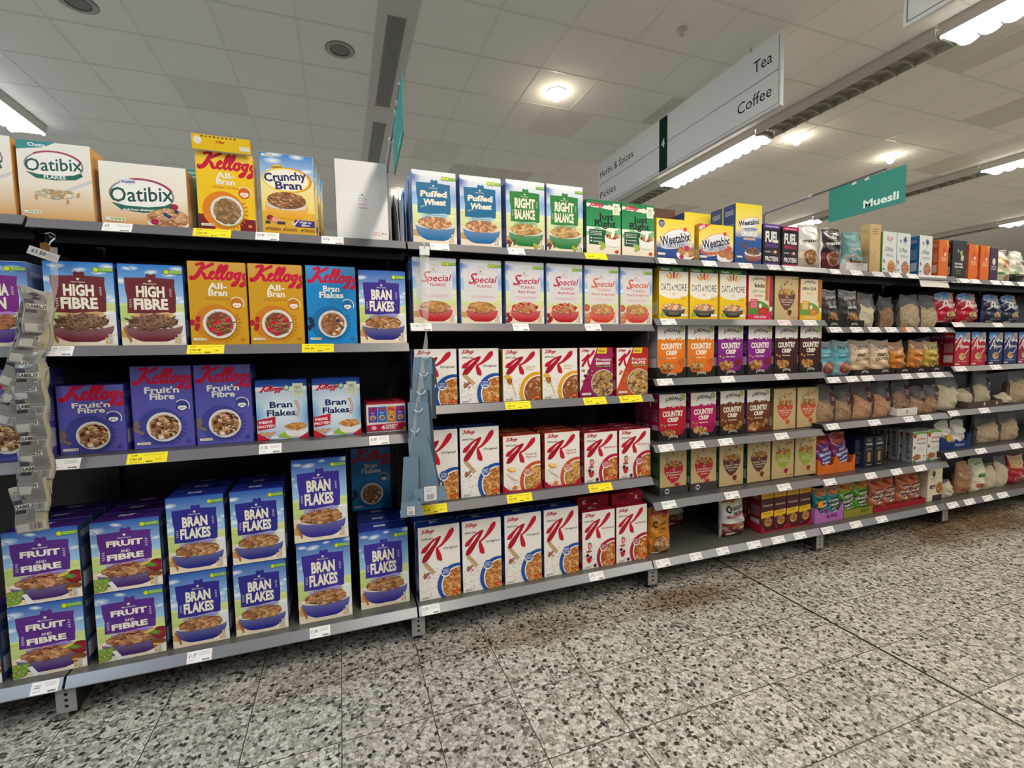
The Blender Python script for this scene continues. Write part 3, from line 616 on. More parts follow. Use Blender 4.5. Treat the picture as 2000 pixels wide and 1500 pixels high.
def art_justright(H, seed=1):
    A = Art(H, seed); A.vgrad(0, .62 * H, '#157a48', '#2f9a5c'); A.vgrad(.5 * H, H, '#eef2e6', '#e8dcc6')
    A.poly([(0, .60 * H), (30, .50 * H), (70, .58 * H), (100, .50 * H), (100, .62 * H), (0, .66 * H)], '#7fbf8c')
    A.poly([(0, .07 * H), (100, .10 * H), (100, .17 * H), (0, .13 * H)], '#f0efe6'); script(A, 8, .125 * H, 5.3, '#c8143e', wt=1.2)
    A.ell(66, .12 * H, 7, 6.5, '#e6ecd8', 12); A.rect(76, .04 * H, 96, .25 * H, '#eef0dc'); A.text('NO', 86, .12 * H, 5, '#3a4a34', w=11, bold=.02); A.lines(79, 93, .14 * H, 4, 3.4, 1.2, '#7f9a5c')
    A.text('Just', 56, .355 * H, 16, '#141513', w=44, bold=.02); A.text('Right', 54, .485 * H, 16, '#141513', w=62, bold=.02)
    A.poly([(7, .55 * H), (56, .55 * H), (52, .83 * H), (7, .82 * H)], '#0f5236'); A.lines(10, 44, .58 * H, 3, 4, 1.5, '#dfe8dc'); A.lines(18, 44, .70 * H, 2, 8, 1.8, '#dfe8dc')
    A.ell(13, .705 * H, 2, 2, '#eef2ea', 8); A.ell(13, .76 * H, 2, 2, '#eef2ea', 8)
    for i in range(10): A.ell(40 + A.R.uniform(-3, 14), .84 * H + A.R.uniform(-6, 10), 4, 4, '#b9cc5c', 9, rim='#86a034')
    bowl(A, 76, .66 * H, 24, .21 * H, '#eceae8', '#f5f3f1', ery=.05 * H); flakes(A, 76, .655 * H, 21, .042 * H, CORN, 40, 4, 'flake', extra=['#8a2a1e'])
    A.ell(76, .61 * H, 5, 12, '#f3efe6', 10, .3); A.ell(88, .94 * H, 6, 4, '#c8281e', 10)
    return A
def art_kbf2(H, seed=1):
    A = Art(H, seed); A.ell(50, .5 * H, 150, 150, '#eaf4fa', 24, rim='#1f86cf'); A.P = [(z, P, K) for z, P, K in A.P]
    A.rect(0, 0, 100, .055 * H, '#1e49a0'); A.rect(0, .055 * H, 100, .15 * H, '#2058b0'); A.rect(0, .11 * H, 100, .18 * H, '#f2f3f3'); script(A, 8, .185 * H, 5.8, '#c8143e', wt=1.2)
    A.ell(60, .13 * H, 6.5, 6.5, '#3f8a5c', 14); A.ell(60, .13 * H, 4.6, 4.6, '#cfe4d2', 12)
    A.rect(72, .06 * H, 93, .29 * H, '#e4ead0'); A.text('NO', 82, .15 * H, 5, '#3e4a3a', w=11, bold=.02); A.lines(75, 91, .17 * H, 4, 3.2, 1.2, '#7fa06c')
    for x, s in ((-6, 1), (106, -1)): A.ell(x, .62 * H, 24, .32 * H, '#2a86cc', 20, rim='#bcdcf0')
    A.text('Bran', 48, .46 * H, 12.5, '#17265e', w=44, bold=.022); A.text('Flakes', 48, .60 * H, 12.5, '#17265e', w=56, bold=.022)
    leafarc(A, 52, .5 * H, 30, -.6, .5, 8, '#c9853e', 2.4)
    A.poly([(0, .66 * H), (36, .61 * H), (35, .79 * H), (2, .84 * H)], '#c01c3e'); A.text('FIBRE', 17, .72 * H, 5.4, '#f4eeea', w=26, bold=.03, rot=-.08); A.text('PROTEIN', 18, .79 * H, 5.4, '#f4eeea', w=31, bold=.03, rot=-.08)
    A.poly([(38, .95 * H), (62, .82 * H), (86, .93 * H), (62, H)], '#9cc23c')
    bowl(A, 76, .83 * H, 23, .15 * H, '#ecebea', '#f7f6f4', ery=.04 * H); flakes(A, 76, .79 * H, 21, .055 * H, ['#d8923e', '#e6ad5c', '#c47c30'], 45, 4.2)
    for i in range(5): A.ell(6 + i * 6, .88 * H + (i % 2) * 5, 6, 2.4, '#d9a06a', 8, -.3)
    A.poly([(0, .88 * H), (26, H), (0, H)], '#c21f34'); A.poly([(100, .90 * H), (80, H), (100, H)], '#c21f34'); A.rect(26, .94 * H, 40, .985 * H, '#e9ecef')
    return A
def art_weeta(H, choc=False, seed=1):
    A = Art(H, seed); A.vgrad(0, .55 * H, '#f3d820', '#f8e88c'); A.vgrad(.52 * H, .75 * H, '#f3ead0', '#2c55a8'); A.vgrad(.72 * H, H, '#274c9c', '#1e3c84')
    if choc: A.poly([(0, 0), (34, 0), (0, .22 * H)], '#d8265c'); A.text('NEW', 9, .14 * H, 7.5, '#f6eef0', w=20, bold=.04, rot=-.45); A.ell(50, .68 * H, 46, .14 * H, '#c85a34', 24, -.12)
    else: A.ell(13, .12 * H, 8, 8, '#35418e', 14); A.lines(8, 18, .09 * H, 3, 3, 1.3, '#cdd4ee')
    A.ell(50, .48 * H, 42, .24 * H, '#d9863a', 26, -.25); A.ell(50, .485 * H, 40.5, .23 * H, '#eceef2', 26, -.25)
    A.ell(46, .64 * H, 36, .10 * H, '#c3c9d4', 24, -.15)
    A.text('Weetabix', 51, .59 * H, 18.5, '#1c2140', w=80, bold=.025, rot=-.19); A.text('PROTEIN', 52, .70 * H, 8, '#3a4a86', w=46, bold=.0, rot=-.14, shear=.25)
    A.ell(75, .23 * H, 5, 4.6, '#e04a32', 10)
    if choc: A.text('Chocolate Chip', 42, .85 * H, 4.8, '#f6d9c2', w=36, bold=.02, rot=-.12)
    A.ell(76, .88 * H, 24, .13 * H, '#eeece8', 20); A.ell(68, .78 * H, 13, .10 * H, '#c98a55', 16, .2, rim='#a9693a'); A.ell(90, .82 * H, 13, .11 * H, '#cf9460', 16, -.2, rim='#a9693a')
    if not choc:
        for x, y, c in ((80, .70, '#d2285a'), (66, .93, '#d2285a'), (90, .62, '#f0e2b4'), (80, .86, '#eed9a0')): A.ell(x, y * H, 6, 5.4, c, 12, rim=mixc(cc(c), (0, 0, 0), .25))
    nutri(A, 4, .86 * H, 5, 3.6, ('#dfe6b0',) * 5)
    return A
def art_wcrunch(H, seed=1):
    A = Art(H, seed); A.vgrad(0, .5 * H, '#f3da1c', '#f7ea90'); A.vgrad(.42 * H, .60 * H, '#f2e6b8', '#1f5db0'); A.vgrad(.56 * H, H, '#1f5db0', '#17407f')
    A.ell(52, .31 * H, 42, .095 * H, '#d9863a', 24, -.2); A.ell(52, .312 * H, 40, .09 * H, '#eef0f2', 24, -.2)
    A.text('Weetabix', 52, .345 * H, 14, '#1c2140', w=80, bold=.035, rot=-.16); A.ell(56, .42 * H, 30, .035 * H, '#b9c3d4', 18, -.08); A.text('PROTEIN', 57, .435 * H, 7, '#3a5a9c', w=46, bold=.02, rot=-.04)
    A.text('CRUNCH', 52, .53 * H, 11, '#f2f4f6', w=60, bold=.06); A.rect(28, .555 * H, 78, .605 * H, '#7d2c28'); A.text('CHOCOLATE', 53, .598 * H, 6, '#f6e6da', w=46, bold=.04)
    A.ell(28, .70 * H, 4, .07 * H, '#6a3a24', 10, -.9); A.ell(42, .67 * H, 4, .06 * H, '#6a3a24', 10, -.6)
    bowl(A, 68, .82 * H, 33, .15 * H, '#8a3422', '#f0eeec', ery=.05 * H); flakes(A, 68, .78 * H, 29, .06 * H, ['#6f4130', '#8e5a44', '#553024'], 60, 4.2)
    nutri(A, 6, .88 * H, 5, 4, ('#dfe6b0',) * 5)
    return A
def art_fuel(H, acc, seed=1):
    A = Art(H, seed); A.rect(0, 0, 100, H, '#1d1b22'); A.rect(0, 0, 100, .10 * H, acc); A.text('CHOCOLATE LOADED' if seed == 1 else 'FRUIT LOADED', 50, .075 * H, 6, '#ece6ee', w=74, bold=.03)
    A.text('FUEL', 50, .43 * H, .24 * H, '#f0eef0', w=80, bold=.05); A.text('GRANOLA', 50, .56 * H, .085 * H, acc, w=78, bold=.05)
    A.ell(68, .68 * H, 18, .055 * H, '#6d4a38', 14); A.ell(72, .67 * H, 8, .03 * H, '#e9e2da', 10); A.text('PROTEIN', 26, .69 * H, 6, '#e9e6ea', w=30, bold=.03)
    A.text('PROTEIN', 50, .90 * H, .11 * H, '#eeeaee', w=78, bold=.03); A.rect(0, .955 * H, 100, H, acc)
    return A
def art_oats_more(H, seed=1):
    A = Art(H, seed); R = A.R; A.rect(0, 0, 100, H, '#efe9dc'); A.rect(0, 0, 100, .09 * H, '#2f7a3a'); A.text('Nestle', 20, .068 * H, 6.2, '#e9efe2', w=30, bold=.05); A.lines(46, 76, .03 * H, 2, 4, 1.8, '#cfe07c'); A.ell(90, .05 * H, 6, 6, '#1e2a1e', 12)
    for i, c in enumerate(['#e2b25a', '#d98a4a', '#c8323a', '#e0a05c', '#ecc88a']):
        a = -PI / 2 + (i - 2) * .45; A.ell(50 + 24 * math.cos(a), .27 * H + 17 * math.sin(a), 3.6, 11, c, 10, a + PI / 2)
    A.vgrad(.50 * H, H, '#f3cf1d', '#edbd12'); A.ell(50, .46 * H, 54, .15 * H, '#f2eee4', 26)
    A.text('OATS', 22, .455 * H, .13 * H, '#26221c', w=34, bold=.0); A.text('&', 46, .44 * H, .085 * H, '#26221c', w=8, bold=.0); A.text('MORE', 74, .455 * H, .13 * H, '#26221c', w=42, bold=.0)
    A.ell(50, .52 * H, 7, 6, '#e2ab6a', 10, rim='#f4efe6'); A.text('Nutty', 82, .58 * H, 4, '#5a4a10', w=14); A.text('Almond', 82, .62 * H, 4, '#5a4a10', w=18)
    bowl(A, 50, .79 * H, 40, .18 * H, '#22201e', '#efe3d0', ery=.04 * H); flakes(A, 50, .765 * H, 36, .06 * H, ['#d98a52', '#e8ab7a', '#c46a34', '#efcfa6'], 70, 4.4, extra=['#f2e2c4'])
    A.lines(34, 66, .88 * H, 2, 4, 1.4, '#b8a46c'); A.ell(12, .92 * H, 8, 7, '#8fb04a', 12); A.rect(76, .90 * H, 98, .95 * H, '#eee8da')
    return A
def art_kids(H, variety=0, seed=1):
    A = Art(H, seed); base, hill, strip, bot = (('#eadfc6', '#4f8f3e', '#c8203f', '#d82a52'), ('#ece2c4', '#6aa040', '#b8742c', '#e5b81e'))[variety]
    A.rect(0, 0, 100, H, base); A.text('JORDANS', 42, .11 * H, 6.6, '#22201e', w=52, bold=.03, arch=4)
    A.text('kids' if variety == 0 else 'GRN-OLA', 46 if variety == 0 else 40, .26 * H, 12 if variety == 0 else 9, '#2a2622', w=42 if variety == 0 else 66, bold=.03)
    A.text('CRISPY OATIES' if variety == 0 else 'FRUITY', 42, .37 * H, 6, '#8a9a5a' if variety == 0 else '#d89a2c', w=56 if variety == 0 else 30, bold=.02)
    if variety == 0: A.text('STRAWBERRY', 42, .47 * H, 4.4, '#c8203f', w=36, bold=.03)
    A.ell(30, .78 * H, 60, .22 * H, hill, 26); A.rect(70 if variety == 0 else 80, .0, 84 if variety == 0 else 100, .56 * H, '#b8743c'); A.rect(86, 0, 100, .7 * H, strip)
    A.rect(8, .53 * H, 38, .74 * H, '#d83058' if variety == 0 else '#e8ac3a'); A.lines(11, 35, .56 * H, 5, 5, 1.8, '#f2dcd6')
    A.ell(62, .80 * H, 24, .10 * H, '#d24a34' if variety == 0 else '#d9a24e', 16, rim='#a52a2c' if variety == 0 else '#b0742c'); A.ell(50, .68 * H, 7, 8, '#efe6d6', 12)
    A.rect(0, .88 * H, 100, H, bot); A.poly([(70, .88 * H), (100, .78 * H), (100, .9 * H), (70, .9 * H)], bot); A.text('FOR KIDS' if variety == 0 else 'FAMILY PACK', 50, .96 * H, 6.4, '#f6d6da', w=50, bold=.03)
    return A
def art_variety(H, seed=1):
    A = Art(H, seed); A.rect(0, 0, 100, H, '#e9e4e2'); A.rect(0, 0, 100, .06 * H, '#b31e3c')
    for i, c in enumerate(['#5f3c98', '#2f74c0', '#d08a22', '#6a3f9c']):
        x = 5 + i * 23.5; A.rect(x, .14 * H, x + 22.5, .66 * H, c); script(A, x + 1, .25 * H, 2.6, '#c8143e', end='', wt=1.4, rot=0)
        A.text('Fibre', x + 11, .36 * H, 2.6, '#eee8e2', w=9, bold=.03); A.ell(x + 11, .51 * H, 7, 7, '#efe9e4', 16); flakes(A, x + 11, .51 * H, 5.4, 5.4, BRAN, 14, 2)
    A.poly([(0, .74 * H), (100, .70 * H), (100, .94 * H), (0, .95 * H)], '#b8203e'); A.ell(18, .84 * H, 6.5, 5.5, '#e9b9b4', 12); A.text('4', 41, .90 * H, 9.5, '#f4eeea', w=9, bold=.06); A.text('VARIETY', 63, .82 * H, 5.4, '#f4eeea', w=33, bold=.04); A.text('PACKS', 60, .905 * H, 5.4, '#f4eeea', w=25, bold=.04)
    A.poly([(88, .95 * H), (100, .82 * H), (100, .95 * H)], '#e0a01e')
    return A
def art_wk(H, col, seed=1):
    A = Art(H, seed); R = A.R; A.rect(0, 0, 100, H, '#dfe6e4')
    if col == 'red':
        for a, c in ((-.5, '#c8324a'), (-.2, '#8a4a6a'), (.3, '#c8324a'), (.6, '#d86a5a')): A.ell(48 + 30 * a, .17 * H, 2.4, 14, c, 8, a)
    else:
        for i in range(8): A.ell(60 + 9 * math.cos(i * PI / 4), .16 * H + 9 * math.sin(i * PI / 4), 9, 3, '#2c4478', 8, i * PI / 4)
        A.rect(60, .18 * H, 62, .32 * H, '#2c4478'); A.ell(28, .20 * H, 10, 4, '#3c5c94', 10, .8)
    script(A, 14, .46 * H, 8.6, '#66707a', end='', wt=.6, sh=.25); A.lines(26, 80, .55 * H, 2, 6, 2, '#6c7478')
    A.ell(12, .72 * H, 6, .055 * H, '#9c7a6a', 12, -.3); A.ell(66, .85 * H, 28, .16 * H, '#3a5a94' if col == 'blue' else '#c89a4a', 24); A.ell(68, .86 * H, 25, .15 * H, '#e2b67c', 22)
    flakes(A, 68, .86 * H, 24, .135 * H, ['#d99a5a', '#c8583a', '#e8bd84', '#b02a34'], 50, 4.4)
    A.rect(4, .90 * H, 18, .93 * H, '#2f6fb4')
    return A
def art_alpen(H, col, sub, seed=1, pal=None):
    A = Art(H, seed); R = A.R; A.vgrad(0, .22 * H, '#2f6cb8', '#9cc4ea'); A.rect(0, .20 * H, 100, H, col)
    A.poly([(0, .30 * H), (10, .24 * H), (28, .14 * H), (38, .05 * H), (46, .16 * H), (56, .24 * H), (68, .18 * H), (84, .24 * H), (100, .18 * H), (100, .34 * H), (0, .34 * H)], '#e9edf2')
    A.poly([(0, .34 * H), (12, .28 * H), (24, .20 * H), (36, .13 * H), (46, .22 * H), (60, .31 * H), (76, .26 * H), (100, .32 * H), (100, .4 * H), (0, .4 * H)], col)
    A.rect(76, .02 * H, 98, .20 * H, '#c9a274')
    A.stroke([(8, .52 * H, 4), (22, .40 * H, 6), (38, .22 * H, 6), (40, .36 * H, 7), (43, .50 * H, 5)], '#f0efec', 5); A.stroke([(18, .43 * H, 3), (30, .41 * H, 4), (42, .42 * H, 3)], '#f0efec', 4)
    A.text('lpen', 48, .47 * H, 12.5, '#f0efec', w=47, bold=.02, align='l')
    A.ell(52, .72 * H, 23, .105 * H, '#e9d9ae', 12); flakes(A, 52, .71 * H, 19, .08 * H, pal or ['#b98a44', '#d8b06a', '#8f5f2a', '#e4c88c'], 34, 4.4)
    A.poly([(72, .62 * H), (98, .48 * H), (98, .50 * H), (74, .66 * H)], '#d6d8dc'); A.text(sub, 50, .885 * H, 5.6, '#e0aa86' if 'O' in sub else '#b8c0dc', w=60, bold=.02); A.rect(6, .93 * H, 34, .965 * H, '#efe6c8')
    return A
def art_grape(H, seed=1):
    A = Art(H, seed); A.rect(0, 0, 100, H, '#e6e3dd'); A.poly([(0, .02 * H), (50, .0), (100, .02 * H), (100, .09 * H), (50, .06 * H), (0, .12 * H)], '#6aa83a'); A.ell(14, .14 * H, 11, 10, '#d2281e', 14)
    A.text('grape', 60, .27 * H, 10.5, '#c23040', w=60, bold=.02); A.text('nuts', 68, .42 * H, 10.5, '#1f1e22', w=50, bold=.02); A.ell(34, .37 * H, 5, 3.5, '#1f1e22', 8)
    A.ell(12, .52 * H, 8, 8, '#5d625c', 12); A.lines(30, 80, .56 * H, 2, 6, 2, '#c9a08c'); flakes(A, 32, .84 * H, 28, .09 * H, ['#b8764a', '#cf9468', '#9a5c34'], 45, 4.2, 'chunk'); A.ell(82, .82 * H, 10, 4, '#c98e5e', 10); A.rect(2, .91 * H, 26, H, '#6f9c5a')
    return A
def art_grenola(H, seed=1):
    A = Art(H, seed); A.rect(0, 0, 100, H, '#1c1d20'); A.ell(50, .13 * H, 36, .06 * H, '#3c3d42', 16); A.text('OWN', 50, .12 * H, 8, '#cfcdc8', w=36, bold=.02); A.text('granola', 50, .26 * H, 15, '#e6e4de', w=74, bold=.04)
    A.lines(24, 78, .38 * H, 2, 7, 2.6, '#bdbab4'); A.rect(36, .50 * H, 66, .80 * H, '#c19a62'); flakes(A, 51, .65 * H, 13, .13 * H, CHUNK, 24, 4.5, 'chunk'); A.lines(22, 80, .90 * H, 1, 6, 4.5, '#c9c6c0')
    return A
# pouches
def art_pouch(H, bg, words, bowlc=None, pal=CHUNK, seed=1, top=None, tc='#f2efe8', low=None, topband=None):
    A = Art(H, seed); A.rect(0, 0, 100, H, bg)
    if top: A.vgrad(0, .28 * H, top, bg)
    if topband: A.poly([(8, .05 * H), (92, .05 * H), (88, .22 * H), (50, .25 * H), (12, .22 * H)], topband); A.lines(22, 78, .11 * H, 3, 4.5, 1.8, mixc(cc(topband), (0, 0, 0), .45))
    if low: A.vgrad(.60 * H, H, low, mixc(cc(low), (0, 0, 0), .25))
    for i, (t, y, h, w) in enumerate(words): A.text(t, 50, y * H, h, tc if i % 2 == 0 or not bowlc else tc, w=w, bold=.04, rot=-.05)
    if bowlc: A.ell(50, .76 * H, 34, .17 * H, bowlc, 24); flakes(A, 50, .745 * H, 29, .14 * H, pal, 70, 4.8, 'chunk')
    return A
def art_granola_pouch(H, bg, c2, hill, seed=1, band='#e07a2c', boxc='#f2efe8'):
    """bright pouch with a title stacked in outlined strips"""
    A = Art(H, seed); A.rect(0, 0, 100, H, bg); A.poly([(4, .0), (94, .0), (90, .22 * H), (10, .24 * H)], band); A.lines(20, 80, .06 * H, 3, 6, 2.4, mixc(cc(band), (0, 0, 0), .5))
    for i in range(5): A.ell(A.R.uniform(5, 95), A.R.uniform(.28, .9) * H, 5, 4, hill, 8, A.R.uniform(0, 3))
    for j, (t, y, w) in enumerate((('CRUNCHY', .40, 50), ('GRANOLA', .54, 84), ('OATY', .66, 56), ('MIX', .76, 40))):
        r = -.14; A.poly([(50 - w / 2 - 3, (y + .01) * H + 5), (50 + w / 2 + 3, (y - .04) * H), (50 + w / 2 + 2, (y - .115) * H - 3), (50 - w / 2 - 3, (y - .085) * H + 2)], c2)
        A.text(t, 50, y * H, 8 if j != 1 else 11, boxc, w=w, bold=.05, rot=r)
    return A
def art_creation(H, c, seed=1):
    A = Art(H, seed); A.rect(0, 0, 100, H, c); A.rect(0, 0, 100, .16 * H, '#e0ad1c'); A.text('Crunchy Nut', 50, .10 * H, 7, '#3a2418', w=60, bold=.03)
    A.text('Creations', 50, .36 * H, 14, '#e4cdb0', w=82, shear=.25, bold=.01); A.poly([(0, .50 * H), (100, .48 * H), (100, .62 * H), (0, .66 * H)], '#ecc01e'); A.lines(22, 80, .53 * H, 2, 6, 2.6, '#5a3a18')
    A.ell(58, .76 * H, 32, .12 * H, '#c8a05a', 18); flakes(A, 58, .74 * H, 28, .09 * H, CHUNK, 40, 5, 'chunk', extra=['#a8203c']); A.ell(20, .93 * H, 9, 7, '#b8203c', 10); return A
def art_crunchynut(H, bg, choc=False, seed=1):
    A = Art(H, seed); A.rect(0, 0, 100, H, bg)
    if choc: A.vgrad(0, .4 * H, '#e8d86a', '#dfe6e6'); A.vgrad(.40 * H, .62 * H, '#e4e6e6', '#cfd2d4'); A.vgrad(.66 * H, H, '#8a3a24', '#5a2016')
    script(A, 6, .15 * H, 11 if not choc else 7, '#c0203a', end='s' if choc else '', wt=1.1)
    A.text('C', 22, .40 * H, 22, '#22201c', w=17, bold=.04); A.text('RUNCHY', 58, .34 * H, 11 if choc else 7, '#22201c', w=58 if choc else 34, bold=.03, rot=-.08); A.text('NUT', 56, .45 * H, 11 if choc else 7, '#22201c', w=34 if choc else 18, bold=.03, rot=-.08)
    if choc: A.poly([(12, .48 * H), (96, .40 * H), (96, .46 * H), (14, .54 * H)], '#a01e2c'); A.text('CHOCOLATEY GRANOLA', 55, .485 * H, 4, '#f0dcd0', w=66, bold=.03, rot=-.11); bowl(A, 58, .76 * H, 32, .14 * H, '#7a2c1c', '#efe9e4', ery=.04 * H); flakes(A, 58, .74 * H, 27, .045 * H, ['#9a5c3c', '#b87a52', '#7d452c'], 44, 4.6); A.rect(8, .90 * H, 50, .94 * H, '#dcd6d2')
    else: A.text('Granola', 46, .53 * H, 6, '#3a2a1c', w=24); A.ell(48, .77 * H, 38, .19 * H, '#8a4a22', 26); flakes(A, 48, .77 * H, 35, .175 * H, ['#d8a068', '#e8bd8c', '#c2824a', '#efd0a8'], 90, 5, 'chunk'); A.rect(4, .95 * H, 40, .98 * H, '#efe6da')
    return A
# ------------------------------------------------------------------ three-dimensional packs (origin: bottom centre, front towards -y)
def carton_mesh(name, w, h, d, A, side, top, back=None, toptext=None, sideart=None):
    m = MB(); x, y = w / 2, d / 2; e = 0.0016; s2 = mixc(cc(side), (0, 0, 0), .12)
    # body with softened vertical edges, faces of folded board
    prof = [(-x + e, -y), (x - e, -y), (x, -y + e), (x, y - e), (x - e, y), (-x + e, y), (-x, y - e), (-x, -y + e)]
    for i in range(8):
        a, b = prof[i], prof[(i + 1) % 8]; c = (back or side) if i in (0, 4) else side
        m.face([(a[0], a[1], 0), (b[0], b[1], 0), (b[0], b[1], h - .0015), (a[0], a[1], h - .0015)], c, 'printed_card')
    ins = .0012
    q = [(p[0] * (1 - ins / x), p[1] * (1 - ins / y), h) for p in prof]
    for i in range(8):
        a, b = prof[i], prof[(i + 1) % 8]; m.face([(a[0], a[1], h - .0015), (b[0], b[1], h - .0015), q[(i + 1) % 8], q[i]], top, 'printed_card')
    m.face(q, top, 'printed_card'); m.face([(p[0], p[1], 0) for p in prof][::-1], side, 'printed_card')
    # closing flap of the lid
    m.box(-x + .004, x - .004, -y + .002, y * .25, h, h + .0009, top, 'printed_card')
    m.box(-x * .3, x * .3, y * .25, y * .25 + .006, h, h + .0007, mixc(cc(top), (1, 1, 1), .1), 'printed_card')
    m.art(A, (-x + e * .5, -y, 0.0006), (w - e, 0, 0), (0, 0, h - .0012), (0, -1, 0))
    S = sideart or side_art(100 * h / d, side)
    m.art(S, (x, -y + e, 0.001), (0, d - 2 * e, 0), (0, 0, h - .003), (1, 0, 0)); m.art(S, (-x, y - e, 0.001), (0, -d + 2 * e, 0), (0, 0, h - .003), (-1, 0, 0))
    if toptext:
        T = Art(100 * d / w); T.text(toptext[0], 44, 52 * d / w, 14 * min(1, .06 / d) * 1.2, toptext[1], w=24, bold=.05); m.art(T, (-x, -y, h + .001), (w, 0, 0), (0, d, 0), (0, 0, 1))
    return m.mesh(name)
def side_art(H, col):
    S = Art(H, 4); c = cc(col); lum = .3 * c[0] + .6 * c[1] + .1 * c[2]; k = mixc(c, (0, 0, 0), .55) if lum > .3 else mixc(c, (1, 1, 1), .55)
    S.lines(16, 84, H * .10, 4, H * .022, H * .008, k); S.lines(12, 88, H * .34, 9, H * .03, H * .010, mixc(k, c, .3)); S.rect(12, H * .68, 88, H * .90, mixc(c, (1, 1, 1), .35)); S.lines(16, 84, H * .70, 6, H * .032, H * .010, mixc(k, c, .2)); return S
def pouch_fn(w, h, d, seed=0, neck=0.06, lean=0.0, flat=0.28, topflat=0.93, slump=0.0):
    R = random.Random(seed); ph = [R.uniform(0, 6.28) for _ in range(8)]
    def half(u, v):
        g = 1.0 if v < .55 else max(0.0, 1 - ((v - .55) / (topflat - .55)) ** 1.6) if v < topflat else 0.0
        g = g * (flat + (1 - flat) * min(1, (v / .22)) ** .6) if v < .22 else g
        e = max(0.0, 1 - abs(2 * u - 1) ** 2.6) ** .62
        wr = (.0035 * math.sin(9 * u + ph[0] + 5 * v) * math.sin(13 * v + ph[1]) + .0022 * math.sin(25 * v + 6 * u + ph[2])) * min(1.0, (d / .07) ** 1.6)
        return d / 2 * g * e + wr * (0.4 + g) * min(1, e * 2) + .0010
    def P(u, v, off=0.0, back=False):
        sx = 1 - neck * math.sin(PI * min(1, max(0, (v - .35) / .5))) ** 2 + .03 * (1 - min(1, v * 6)) * -1
        x = (u - .5) * w * sx + .004 * math.sin(7 * v + ph[3]) + slump * h * max(0, v - .3) ** 1.5
        y = half(u, v); y = -(y + off) if not back else y
        z = h * v - (.006 * math.sin(5 * u + ph[4]) * v if v > .9 else 0)
        return (x, y + lean * v * h + (.010 * math.sin(4 * u + ph[5]) * max(0, v - .75) * 3), z)
    return P
def pouch_mesh(name, w, h, d, A=None, col='#888', mat='foil_print', seed=0, **k):
    m = MB(); P = pouch_fn(w, h, d, seed, **k); nu, nv = 30, 36
    for back in (False, True):
        G = [[P(j / nu, i / nv, 0, back) for j in range(nu + 1)] for i in range(nv + 1)]
        m.grid(G, lambda i, j: col if i < nv - 1 else mixc(cc(col), (1, 1, 1), .15), mat, True, flip=back)
    bt = [P(j / nu, 0) for j in range(nu + 1)] + [P(j / nu, 0, 0, True) for j in range(nu, -1, -1)]
    m.face(bt[::-1], col, mat)
    if A is not None: m.art(A.subdivided(5.5), (0, 0, 0), (0, 0, 0), (0, 0, 0), (0, 0, 0), mat, fn=lambda u, v, off: P(.03 + u * .94, .01 + v * .975, .0016 + (off - .0016) * 5), base=.0016)
    return m.mesh(name)
MESH = {}
def memo(key, fn):
    if key not in MESH: MESH[key] = fn()
    return MESH[key]
MORR_SIDE = '#2a4f9a'
def K(H, acc, sub, **k): return lambda: art_k(H, acc, sub, **k)
